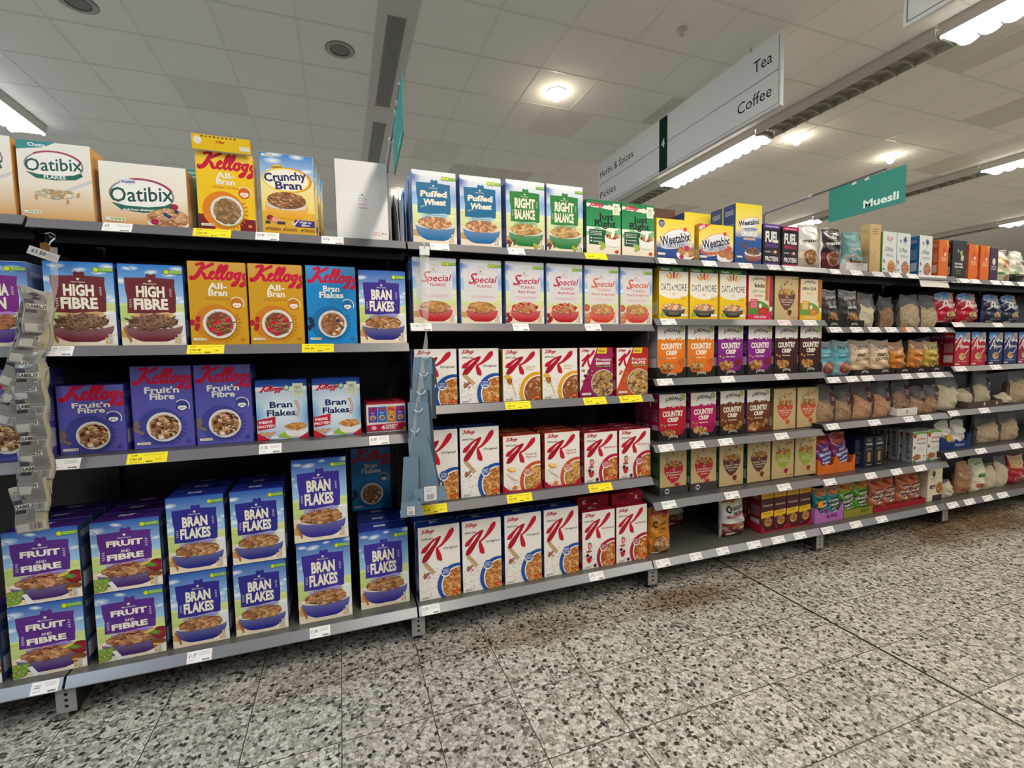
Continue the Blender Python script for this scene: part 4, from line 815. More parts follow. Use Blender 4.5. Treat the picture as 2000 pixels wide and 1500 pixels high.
CART = {  # key: (w, h, d, artwork, side colour, top colour, lid text, description)
 'puffed': (.193, .308, .085, lambda: art_store(160, '#0e6a98', ['Puffed', 'Wheat'], '#0d6aa4', PUFF, 'puff', '#a8cfe0', 2, mode='brush', fruit='none', seed=2, deep='#4a5fb4', plaintop=True), '#6f8fce', '#8ea6d8', None, 'puffed wheat carton with sky and blue bowl'),
 'balance': (.193, .312, .085, lambda: art_store(162, '#2f7d3a', ['RIGHT', 'BALANCE'], '#1a7a38', ['#c9a058', '#d9b878', '#a8763c', '#e4cc94'], 'flake', '#9cc7a4', 0, fruit='grapes', seed=3, deep='#4f6ab8', plaintop=True), '#8090c8', '#98a6d4', None, 'green balance cereal carton with grapes beside bowl'),
 'just_right': (.195, .262, .08, lambda: art_justright(134), '#1c6b44', '#1c6b44', None, 'green and cream flake carton with white milk bowl'),
 'high_fibre': (.198, .292, .09, lambda: art_store(147, '#6e2a32', ['HIGH', 'FIBRE'], '#6e2433', ['#7b5a45', '#94705a', '#5d4030', '#a5836a'], 'stick', '#d9a878', 1, fruit='milk', seed=4, deep='#2f7fd0'), '#27488c', '#30509c', None, 'maroon boarded high fibre carton with bran sticks'),
 'banana': (.198, .285, .09, lambda: art_store(147, '#7d2a86', ['BANANA', 'BRAN'], '#4c2a86', ['#a5603a', '#b8774c', '#8c4c2a'], 'flake', '#b88ad0', 1, seed=5), '#7a8fc4', '#d4dae8', None, 'purple boarded banana bran carton'),
 'all_bran': (.192, .312, .08, lambda: art_gut(162, '#cf9a1e', '#c8741e', ['All-', 'Bran'], 'stick', ['#8c5f38', '#a87848', '#6e4526', '#bf945f'], 2, sub='ORIGINAL', extra=['#c8143e', '#d82a52'], berries='#c8203e'), '#c48d18', '#c48d18', None, 'mustard bran carton with raspberries in round bowl'),
 'kbran': (.190, .314, .08, lambda: art_gut(164, '#1787cc', '#1a6aa8', ['Bran', 'Flakes'], 'flake', ['#a5673a', '#b87c4c', '#8a4f2a'], 3, extra=['#26305c', '#ead9b0'], berries='#26305c'), '#136fae', '#136fae', None, 'bright blue bran flakes carton with blueberries'),
 'fnf': (.197, .315, .08, lambda: art_gut(160, '#5a58b0', '#37408c', ["Fruit'n", 'Fibre'], 'flake', ['#b98a55', '#d0a56e', '#8c5a34', '#6b3a24', '#e2c294'], 4, extra=['#efe4d4', '#5a2a1e'], berries='#8c7a74'), '#4a4aa4', '#4a4aa4', None, 'violet fruit and fibre carton with round white bowl'),
 'fnf_low': (.200, .250, .08, lambda: art_gut(125, '#5a58b0', '#37408c', ["Fruit'n", 'Fibre'], 'flake', ['#b98a55', '#d0a56e', '#8c5a34', '#6b3a24', '#e2c294'], 4, extra=['#efe4d4', '#5a2a1e'], berries='#8c7a74', big=.9), '#4646a0', '#4646a0', None, 'short violet fruit and fibre carton'),
 'golden': (.190, .287, .07, lambda: art_gut(150, '#f2c81c', '#d8601e', ['All-', 'Bran'], 'chunk', ['#a88458', '#c4a274', '#8a683e'], 5, band='#7d1a28', sub='Golden Crunch'), '#e0b060', '#ecc01e', None, 'yellow golden bran carton with open lid'),
 'crunchy_bran': (.190, .308, .075, lambda: art_crunchy(162), '#ecd890', '#e8e2c0', None, 'blue and yellow crunchy bran carton with yellow bowl'),
 'savers': (.205, .315, .075, lambda: art_savers(153), '#9a989c', '#d8d6d8', None, 'plain white value bran flakes carton'),
 'oat_flakes': (.200, .258, .10, lambda: art_oatibix(129, True), '#d9a45c', '#2e8f94', None, 'cream and orange oat flakes carton'),
 'oatibix': (.262, .215, .10, lambda: art_oatibix(82, False, 2), '#c08d4e', '#d8cdb8', None, 'wide cream oat biscuit carton with berries'),
 'bran_flakes': (.192, .305, .085, lambda: art_store(155, '#3b2a8c', ['BRAN', 'FLAKES'], '#27277f', BRAN, 'flake', '#a49cd6', 1, seed=6), '#252c6c', '#23308a', ('BRAN FLAKES', '#dfe0ea'), 'deep blue boarded bran flakes carton'),
 'bf': (.193, .297, .09, lambda: art_store(150, '#2d2a8c', ['BRAN', 'FLAKES'], '#272a86', BRAN, 'flake', '#a49cd6', 1, seed=6), '#1f2a66', '#22308c', ('BRAN FLAKES', '#dfe0ea'), 'blue boarded bran flakes carton with blue bowl'),
 'bf_b': (.213, .350, .10, lambda: art_store(160, '#3b2f98', ['BRAN', 'FLAKES'], '#312f92', BRAN, 'flake', '#a49cd6', 1, seed=7), '#1f2a66', '#22308c', ('BRAN FLAKES', '#dfe0ea'), 'tall blue boarded bran flakes carton'),
 'ff': (.213, .266, .10, lambda: art_store(125, '#5a2a88', ['FRUIT', 'AND', 'FIBRE'], '#47246e', ['#a5673f', '#b97c50', '#8a4f2c', '#c9946a'], 'flake', '#a58ad4', 1, fruit='fruit', seed=8), '#2a3f66', '#3b1f6c', ('FRUIT', '#d9d0e8'), 'purple boarded fruit and fibre carton'),
 'special_f': (.193, .285, .085, lambda: art_store(150, '#d9d6da', ['Special'], '#b80f20', ['#c98e4c', '#dba863', '#b87a3a', '#a96c32'], 'flake', '#fff', 2, '#b8203f', 'script', 'none', seed=9, plaintop=True, deep='#5a86cc'), '#8aa4d8', '#dfe2ee', None, 'pale flakes carton with plain red bowl'),
 'special_r': (.193, .287, .085, lambda: art_store(150, '#d9d6da', ['Special', 'Red Fruit'], '#b80f1c', ['#c98e5c', '#dba873', '#b87a4a'], 'flake', '#fff', 1, '#b3204a', 'script', 'berry', seed=10, plaintop=True, deep='#5a86cc'), '#8aa4d8', '#b8465c', None, 'pale flakes carton with red fruit'),
 'special_p': (.193, .287, .085, lambda: art_store(150, '#dcd8d8', ['Special', 'Peach & Apricot'], '#cc3a24', ['#c9985c', '#dbb073', '#a87a4a'], 'flake', '#fff', 1, '#d2604a', 'script', 'apricot', seed=11, plaintop=True, deep='#5a86cc'), '#8aa4d8', '#c87a5c', None, 'pale flakes carton with peach and apricot'),
 'k_orig': (.190, .250, .075, lambda: art_k(131, '#2352a4', ['Original'], seed=3), '#24468c', '#c9cdd8', None, 'white original carton with red letter and blue ring'),
 'k_orig_l': (.190, .328, .075, lambda: art_k(168, '#2352a4', ['Original'], seed=3), '#22448c', '#22448c', None, 'tall white original carton with blue ring'),
 'k_orig_b': (.193, .344, .08, lambda: art_k(176, '#2352a4', ['Original'], seed=3), '#20408a', '#1f3f96', ('K', '#dfe4f0'), 'large white original carton with blue lid'),
 'k_honey': (.190, .245, .075, lambda: art_k(129, '#e0a41e', ['Oats &', 'Honey'], seed=4, motif='honey', fl=['#b0683c', '#c98a5a', '#e4c39a', '#93482c'], subc='#d8c06a'), '#dfb52a', '#e8e0cc', None, 'white oats and honey carton with yellow ring'),
 'k_berries': (.190, .246, .075, lambda: art_kprot(130, '#a5205c', '#8c1a50', 'BERRIES', 1, ['#5c2a5a', '#3f2444']), '#8e1c4e', '#9c2050', None, 'magenta protein berries carton with yellow corner tab'),
 'k_nuts': (.190, .244, .075, lambda: art_kprot(129, '#b8202c', '#cf5a26', 'NUTS', 2, ['#b5703a', '#d89a54']), '#a81c2c', '#b0202e', None, 'red and orange protein nuts carton'),
 'k_peach': (.193, .272, .075, lambda: art_k(141, '#c9542c', ['Peach &', 'Apricot'], seed=5, motif='peach', subc='#c87a50', fl=['#c9924a', '#dfb06a', '#a9732f']), '#b8482a', '#b8482a', ('K', '#f0d8cc'), 'white peach and apricot carton with orange ring'),
 'k_red': (.193, .256, .075, lambda: art_k(133, '#b81f44', ['Red Berries'], seed=6, motif='berry', subc='#b8566a'), '#a31c36', '#a31c36', ('K', '#f0d0d4'), 'white red berries carton with crimson ring'),
 'k_red_b': (.193, .302, .08, lambda: art_k(156, '#a51c3c', ['Red Berries'], seed=6, motif='berry', subc='#b8566a'), '#961a30', '#961a30', ('K', '#f0d0d4'), 'large white red berries carton'),
 'kbf2': (.193, .247, .09, lambda: art_kbf2(127), '#1f4c9c', '#1f4a9c', ('Flakes', '#dfe4f0'), 'light blue bran flakes carton with wheat ear'),
 'variety': (.170, .133, .10, lambda: art_variety(78), '#a81c34', '#9c1a34', None, 'red and white variety pack carton'),
 'wprotein': (.243, .205, .10, lambda: art_weeta(84), '#c9a02a', '#e8d23a', None, 'yellow and blue protein biscuit carton with berries'),
 'wchoc': (.238, .198, .10, lambda: art_weeta(82, True, 2), '#c9a02a', '#e8d23a', None, 'protein biscuit carton with chocolate chip banner'),
 'wcrunch': (.192, .328, .09, lambda: art_wcrunch(171), '#2c3f74', '#e8d23a', None, 'tall yellow and blue chocolate protein carton'),
 'fuel_p': (.126, .232, .10, lambda: art_fuel(184, '#6a3fa8', 1), '#18161c', '#5a3a94', None, 'black granola carton with purple bands'),
 'fuel_r': (.126, .228, .10, lambda: art_fuel(180, '#c81e62', 2), '#18161c', '#b01c56', None, 'black granola carton with pink bands'),
 'oats_more': (.188, .275, .085, lambda: art_oats_more(146), '#c9a21e', '#2f7a3a', None, 'yellow oats carton with black bowl'),
 'jkids': (.180, .250, .08, lambda: art_kids(139, 0), '#c8203f', '#e0d4bc', None, 'childrens strawberry oats carton with pink base'),
 'granola_kid': (.180, .245, .08, lambda: art_kids(136, 1), '#c8622c', '#e4d8b8', None, 'cream and yellow childrens granola carton'),
 'kr_choc': (.185, .255, .08, lambda: art_kraft(138, '#6b3f2c', ['Chunky Triple', 'Chocolate', 'Clusters'], 1, drips='#6b3020'), '#3f6b3c', '#c4ae80', None, 'kraft carton with brown chocolate clusters bowl'),
 'kr_choc2': (.183, .262, .08, lambda: art_kraft(143, '#5e3226', ['Chunky Triple', 'Chocolate', 'Clusters'], 2, drips='#7a3020'), '#2f5a34', '#b8a274', None, 'kraft carton with dark brown chocolate bowl'),
 'kr_maple': (.183, .250, .08, lambda: art_kraft(137, '#cf5634', ['Maple Syrup', '& Pecan', 'Crisp'], 3, drips='#c4582e'), '#7a6a3c', '#c4ae80', None, 'kraft carton with orange maple and pecan bowl'),
 'kr_straw': (.183, .262, .08, lambda: art_kraft(143, '#c02436', ['Strawberry', '& Raspberry', 'Crisp'], 4, extra=['#b8202c'], drips='#c02436'), '#3c6b3a', '#b8a274', None, 'kraft carton with red strawberry bowl'),
 'kr_apple': (.183, .262, .08, lambda: art_kraft(143, '#9fae3e', ['Apple &', 'Cinnamon'], 5, drips='#a02a24'), '#7a6a3c', '#b8a274', None, 'kraft carton with lime green apple bowl'),
 'cc_h': (.180, .258, .075, lambda: art_country(143, '#e8841e', '#e06a1e', 'Honey & Nut', 1, ['#e0702a', '#e89a4a']), '#8a8690', '#dcdadd', None, 'orange honey and nut granola cluster carton'),
 'cc_r': (.180, .258, .075, lambda: art_country(143, '#8a2a8c', '#7a1f80', 'Flame Raisins', 2, ['#8c1c3a', '#a52a3c']), '#4a2460', '#c8c6cc', None, 'purple raisin granola cluster carton'),
 'cc_c': (.180, .258, .075, lambda: art_country(143, '#4a2226', '#3a1a1c', 'Chocolate', 3, ()), '#3a1c20', '#c8c6cc', None, 'dark brown chocolate granola cluster carton'),
 'cc_s': (.180, .255, .075, lambda: art_country(142, '#c41e38', '#a81a30', 'Strawberries', 4, ['#b81e28', '#d23038']), '#a01c50', '#c8c6cc', None, 'red strawberry granola cluster carton'),
 'cc_ra': (.180, .255, .075, lambda: art_country(142, '#c01e6c', '#a8185c', 'Raspberries', 5, ['#a81c48', '#c02858']), '#7a1c4c', '#c8c6cc', None, 'pink raspberry granola cluster carton'),
 'cc_n': (.180, .255, .075, lambda: art_country(142, '#7a4628', '#64281e', 'Chunky Nuts', 6, ['#c9985a', '#8a5230']), '#4a2a44', '#c8c6cc', None, 'brown chunky nut granola cluster carton'),
 'kell_red': (.135, .262, .09, lambda: art_wk(194, 'red'), '#5c8a2c', '#dfe6e4', None, 'pale blue granola carton with green side'),
 'kell_blue': (.135, .262, .09, lambda: art_wk(194, 'blue', 2), '#1c5a8c', '#dfe6e4', None, 'pale blue granola carton with palm motif'),
 'kraft_side': (.10, .30, .06, lambda: (lambda A: (A.rect(0, 0, 100, 300, '#d2b47c'), A.lines(20, 80, 30, 3, 14, 4, '#3c3020'), A.text(':)', 50, 180, 18, '#3c3020'), A)[-1])(Art(300)), '#cfae74', '#cfae74', None, 'tall kraft muesli carton seen edge on'),
 'orange': (.105, .245, .075, lambda: (lambda A: (A.rect(0, 0, 100, 233, '#dd6a1c'), A.poly([(70, 0), (100, 0), (100, 60)], '#e8a41e'), A.ell(55, 70, 18, 24, '#c8502a', 14), A.ell(66, 90, 9, 12, '#efe6dc', 12), A.lines(24, 84, 112, 3, 10, 3.5, '#f0dccb'), A)[-1])(Art(233)), '#c85a18', '#e0701e', None, 'orange muesli carton'),
 'dorset': (.16, .262, .085, lambda: (lambda A: (A.rect(0, 0, 100, 164, '#1f2226'), A.ell(40, 44, 9, 7, '#6f8a94', 10, .8), A.ell(62, 52, 9, 11, '#a3b04a', 12), A.ell(70, 74, 11, 14, '#c4c88c', 12, .4), A.text('dorset', 45, 104, 11, '#d9d6d0', w=56, bold=.03), A.text('cereals', 47, 117, 11, '#d9d6d0', w=60, bold=.03), A.lines(26, 66, 126, 3, 7, 3, '#7d8a3c'), A)[-1])(Art(164)), '#1b1d22', '#24272c', None, 'black muesli carton with green seeds'),
 'grape': (.155, .215, .07, lambda: art_grape(139), '#8f9194', '#c9cbca', None, 'white wheat nugget carton with green stripe'),
 'grenola': (.088, .212, .10, lambda: art_grenola(241), '#2c3f6c', '#24262c', None, 'slim black protein granola carton'),
 'creation': (.10, .245, .09, lambda: art_creation(245, '#4a1c28'), '#7a1c2a', '#e0ad1c', None, 'maroon and yellow granola carton'),
 'alpen_r': (.172, .243, .075, lambda: art_alpen(141, '#b3122c', 'The Original'), '#8c1226', '#3f74b8', None, 'red muesli carton with mountain picture'),
 'alpen_b': (.172, .240, .075, lambda: art_alpen(140, '#1f2a5e', 'No added sugar', 2), '#1b2450', '#3f74b8', None, 'navy muesli carton with mountain picture'),
 'alpen_p': (.172, .240, .075, lambda: art_alpen(140, '#8c1648', 'Raspberry', 3), '#1b2450', '#3f74b8', None, 'pink muesli carton with mountain picture'),
 'oatmeal': (.165, .235, .07, lambda: (lambda A: (A.rect(0, 0, 100, 142, '#e6dcc2'), A.ell(40, 22, 12, 14, '#3a3834', 12), A.text('QUAKER', 40, 46, 5, '#3a3834', w=40, bold=.03), A.lines(24, 60, 52, 2, 6, 2.5, '#b0989a'), A.rect(14, 72, 64, 88, '#6a2458'), A.text('OAT', 39, 84, 6, '#e9d8e4', w=20, bold=.03), A.ell(82, 92, 32, 34, '#e9e2d6', 22), flakes(A, 82, 88, 26, 26, ['#c97a34', '#dd9c54', '#a85c28'], 60, 5, 'chunk'), A.rect(34, 118, 100, 142, '#3c2424'), A)[-1])(Art(142)), '#dcd2b4', '#dcd2b4', None, 'cream oat clusters carton with purple band'),
}
def vside(w, h, col, ink, text, dot=None):
    S = Art(100 * h / w); S.rect(0, 0, 100, S.H, col); S.text(text, 68, S.H * .52, 46, ink, w=S.H * .78, rot=-PI / 2, bold=.01)
    if dot: S.ell(50, S.H * .07, 20, 16, dot, 14)
    return S
SIDES = {'grape': lambda: vside(.07, .215, '#909296', '#232127', 'grape-nuts', '#7d2430'), 'grenola': lambda: vside(.10, .212, '#263250', '#8f97a8', 'with protein')}
def cart(key, name='cereal_carton'):
    w, h, d, af, side, top, tt, desc = CART[key]
    return memo(key, lambda: carton_mesh(name, w, h, d, af(), side, top, toptext=tt, sideart=SIDES.get(key, lambda: None)()))
def put(key, x, yf, z, label, group=None, name='cereal_carton', cat='cereal box', rz=0.0, sx=1.0):
    w, h, d = CART[key][:3]
    o = bpy.data.objects.new(name, cart(key)); C.objects.link(o); o.location = (x, yf + d / 2, z); o.rotation_euler = (0, 0, rz)
    if sx != 1.0: o.scale = (sx, 1, 1)
    return tag(o, label, cat, group)
POUCH = {
 'granola_white': (.172, .262, .075, lambda: art_pouch(152, '#e6e2dc', [('granola', .42, 12, 82)], '#8a6a4c', seed=3, tc='#3a3432', low='#d8cbb0', topband='#d8d4d0'), '#e2ded8', 'white granola pouch with bowl picture', {}),
 'granola_black': (.172, .255, .075, lambda: art_pouch(148, '#2a2628', [("Lizi's", .26, 12, 40), ('granola', .42, 12, 80)], '#c8a08c', ['#8a4a2e', '#a5623c', '#6d3622'], seed=4, low='#7a2a34'), '#d8d4d0', 'black granola pouch with white edge', {}),
 'granola_teal': (.165, .245, .075, lambda: art_pouch(148, '#7fb8bc', [('HIGH PROTEIN', .33, 4.5, 50), ('granola', .48, 11, 80)], '#e6d9c4', seed=5, low='#e2dcd2'), '#7fb8bc', 'teal granola pouch standing in white tray', {}),
 'cream': (.175, .245, .09, lambda: (lambda A: (A.rect(0, 0, 100, 140, '#e2dcb8'), A.rect(80, 0, 100, 140, '#4f2a6c'), A.poly([(50, 0), (100, 0), (100, 40)], '#5a2f7c'), A.rect(26, 48, 86, 82, '#d89a6c'), A.lines(30, 80, 54, 4, 7, 3, '#b06a44'), A.ell(28, 106, 26, 6, '#4f8a44', 12), A.ell(66, 122, 24, 12, '#b8926a', 14), A)[-1])(Art(140)), '#e4dfc4', 'cream muesli pouch with purple edge', {}),
 'white_oat': (.18, .24, .09, lambda: (lambda A: (A.rect(0, 0, 100, 133, '#dcdac8'), A.ell(56, 26, 34, 14, '#8f9296', 14), A.rect(14, 46, 90, 62, '#77707c'), A.ell(26, 92, 20, 8, '#6f9a54', 12), A.rect(0, 100, 100, 133, '#1c1b1e'), A)[-1])(Art(133)), '#dedccc', 'white muesli pouch with black base', {}),
 'cn_orange': (.152, .262, .08, lambda: art_crunchynut(172, '#c9801e'), '#b87018', 'orange nut granola pouch', {}),
 'cn_white': (.180, .256, .085, lambda: art_crunchynut(142, '#dfe0dc', True, 2), '#c9c6c4', 'white and brown chocolate granola pouch', {}),
 'teal': (.125, .215, .07, lambda: art_granola_pouch(172, '#1f8a90', '#22302f', '#e8b84a'), '#1c8086', 'teal granola pouch', {}),
 'green': (.155, .225, .08, lambda: art_granola_pouch(145, '#4fa02c', '#23301c', '#2c7a1c'), '#47932a', 'bright green granola pouch', {}),
 'terra': (.145, .215, .08, lambda: art_granola_pouch(148, '#b8674a', '#5a2a20', '#8e3f2c', band='#b8552c'), '#ad5f44', 'terracotta granola pouch', {}),
 'purple': (.150, .255, .08, lambda: art_granola_pouch(170, '#8a1f6c', '#2c3f94', '#d88ab0', band='#b8501c'), '#7f1c64', 'magenta granola pouch with blue title', {}),
 'jd_teal': (.155, .225, .08, lambda: art_pouch(145, '#5aa8b8', [('JORDANS', .22, 12, 76), ('GRANOLA', .48, 9, 74), ('LOW SUGAR', .38, 6, 66)], '#b8304c', ['#c98a5a', '#dba877', '#b8304c'], seed=7, top='#c6c4c4', tc='#2a3c44', low='#8fa8ac'), '#8ab0b8', 'light blue granola pouch with red berries', {}),
 'jd_simply': (.188, .225, .085, lambda: art_pouch(120, '#ddc3a4', [('JORDANS', .26, 12, 78), ('SIMPLY', .47, 10, 64), ('GRANOLA', .60, 10, 76)], None, seed=8, top='#b4b2b4', tc='#3a2a22', low='#d8b894'), '#cdb79c', 'cream and grey granola pouch', {}),
 'jd_orange': (.150, .215, .08, lambda: art_pouch(143, '#d98a2c', [('JORDANS', .25, 12, 76), ('GRANOLA', .50, 10, 76)], '#b8442c', ['#e0b060', '#c87a34'], seed=9, top='#c4c2c2', tc='#3a2418', low='#c86a24'), '#c98632', 'orange granola pouch', {}),
 'jd_yellow': (.160, .212, .08, lambda: art_pouch(132, '#cdb244', [('JORDANS', .25, 12, 76), ('GRANOLA', .50, 10, 76)], '#6a5a2c', ['#e0c060', '#a87a34'], seed=10, top='#c4c2c2', tc='#3a3018', low='#b89a34'), '#bfa544', 'mustard yellow granola pouch', {}),
 'jd_dark': (.165, .235, .085, lambda: art_pouch(142, '#3a3438', [('JORDANS', .24, 11, 74), ('MUESLI', .50, 8, 56)], '#8a6a4c', CHUNK, seed=11, top='#b8b6b8', tc='#cfcac6', low='#2c2628'), '#4a4448', 'dark grey muesli pouch', {}),
 'alp_r': (.225, .215, .10, lambda: art_alpen(98, '#b3122c', 'The Original', 5), '#a81228', 'red muesli bag with mountain picture', {'slump': .10}),
 'alp_b': (.205, .215, .10, lambda: art_alpen(106, '#232844', 'No added sugar', 6), '#1f2a5e', 'navy muesli bag with mountain picture', {'slump': .08}),
 'paper': (.165, .245, .085, lambda: (lambda A: (A.rect(0, 0, 100, 148, '#a9805c'), A.lines(30, 74, 30, 2, 8, 4, '#6d4a30'), A.rect(36, 76, 88, 86, '#7a4434'), A.lines(20, 86, 96, 3, 8, 3, '#8a5f44'), A.ell(34, 128, 16, 8, '#a83028', 12), A)[-1])(Art(148)), '#a27a56', 'brown paper oat bag', {}),
 'greencream': (.165, .255, .09, lambda: (lambda A: (A.vgrad(0, 60, '#7a9a6c', '#dfdcc4'), A.vgrad(60, 155, '#dfdcc4', '#e2cfae'), A.text('JORDANS', 50, 24, 7, '#2c3a24', w=60, bold=.02), A.rect(20, 66, 84, 84, '#1f6a3c'), A.ell(34, 124, 20, 12, '#b8402c', 12), A.ell(64, 130, 18, 12, '#cf8a4c', 12), A)[-1])(Art(155)), '#cfc9ac', 'cream pouch with dark green band', {}),
 'red_bag': (.20, .235, .09, lambda: (lambda A: (A.vgrad(0, 50, '#b8a088', '#c8a070'), A.vgrad(50, 118, '#b01c30', '#8e1424'), A.ell(60, 60, 20, 16, '#c8202c', 14), A.lines(20, 80, 84, 2, 9, 4, '#e0c8c0'), A)[-1])(Art(118)), '#b01c30', 'tan and red cereal bag', {}),
}
def pouch(key, x, yf, z, label, group=None, name='cereal_pouch', rz=0.0, tilt=0.0, roll=0.0):
    w, h, d, af, col, desc, k = POUCH[key]
    me = memo('p_' + key, lambda: pouch_mesh(name, w, h, d, af(), col, seed=len(key) * 7 + ord(key[0]), **k))
    o = bpy.data.objects.new(name, me); C.objects.link(o); o.location = (x, yf + d / 2, z); o.rotation_euler = (tilt, roll, rz)
    return tag(o, label, 'cereal bag', group)
def clear_bag(x, yf, z, w, h, d, fill, grain, label, group=None, seed=1, sticker=None, tilt=0.0, roll=0.0, base=None):
    """see-through bag: film, heap of contents, oval sticker"""
    root = empty('clear_cereal_bag', (x, yf + d / 2, z), label=label, cat='cereal bag', group=group); root.rotation_euler = (tilt, roll, 0)
    k = dict(neck=.10, topflat=.97, flat=.6)
    m = MB(); P = pouch_fn(w, h, d, seed, **k); nu, nv = 14, 18
    for back in (False, True): m.grid([[P(j / nu, i / nv, 0, back) for j in range(nu + 1)] for i in range(nv + 1)], lambda i, j: '#fff', 'clear_film', True, flip=back)
    m.obj('film', root)
    m = MB(); R = random.Random(seed); ph = R.uniform(0, 6)
    def Q(u, v, back):
        vv = v * fill * (1 + .10 * math.sin(5 * u + ph)); p = P(u * .94 + .03, vv, 0, back); s = .90 * (1 if v < .85 else max(.05, 1 - (v - .85) / .15 * .8))
        return (p[0], p[1] * s, p[2] + .001)
    for back in (False, True): m.grid([[Q(j / nu, i / 10, back) for j in range(nu + 1)] for i in range(11)], lambda i, j: '#caa', grain, True, flip=back)
    top = [Q(j / nu, 1, False) for j in range(nu + 1)]; tb = [Q(j / nu, 1, True) for j in range(nu + 1)]; m.grid([top, tb], lambda i, j: '#caa', grain)
    m.grid([[Q(j / nu, 0, False) for j in range(nu + 1)], [Q(j / nu, 0, True) for j in range(nu + 1)]], lambda i, j: '#caa', grain, flip=True)
    m.obj('contents', root)
    if sticker:
        A = Art(130, seed); A.ell(50, 65, 49, 64, sticker, 22); A.lines(22, 78, 48, 3, 12, 4, mixc(cc(sticker), (1, 1, 1), .6)); m = MB()
        u0, v0, uw = .44, fill * .74, .42; m.art(A.subdivided(14), (0, 0, 0), (0, 0, 0), (0, 0, 0), (0, 0, 0), 'printed_card', fn=lambda u, v, off: P(u0 + u * uw, v0 + v * uw * 1.3 * w / h, off), base=.0012)
        m.obj('sticker', root)
    return root
def tray(x0, x1, yf, z, depth, hf, col, label, notch='dip', side_h=None, art=None, group=None, mat='matt_card', name='display_tray', inside=None):
    """open cardboard tray with a cut-out front wall"""
    m = MB(); t = .002; hs = side_h or hf * 1.6; w = x1 - x0
    ns = {'dip': [(0, 0), (w, 0), (w, hf * 1.7), (w * .93, hf * 1.7), (w * .86, hf * .95), (w * .80, hf * .8), (w * .22, hf * .8), (w * .14, hf * .95), (w * .07, hf * 1.7), (0, hf * 1.7)],
          'flat': [(0, 0), (w, 0), (w, hf), (0, hf)],
          'corner': [(0, 0), (w, 0), (w, hf * 1.9), (w * .82, hf * .35), (w * .18, hf * .35), (0, hf * 1.9)],
          'wave': [(0, 0), (w, 0), (w, hf * 1.5), (w * .92, hf * 1.35), (w * .82, hf * .8), (w * .58, hf * .75), (w * .50, hf * 1.0), (w * .42, hf * .75), (w * .2, hf * .8), (w * .08, hf * 1.25), (0, hf * 1.35)]}[notch]
    m.prism([(x0 + a, z + b) for a, b in ns], yf, yf + t, col, mat, axis='y')
    m.box(x0, x1, yf + t, yf + depth, z, z + t, inside or col, mat)
    hs2 = ns[-1][1] if notch != 'flat' else hf
    for xa in (x0, x1 - t): m.prism([(yf + t, z), (yf + depth, z), (yf + depth, z + hs), (yf + t, z + hs2)], xa, xa + t, col, mat, axis='x')
    m.box(x0, x1, yf + depth - t, yf + depth, z, z + hs, col, mat)
    if art is not None: m.art(art, (x0, yf, z), (w, 0, 0), (0, 0, w * art.H / 100), (0, -1, 0), mat)
    return m.obj(name, label=label, cat='display tray', group=group)
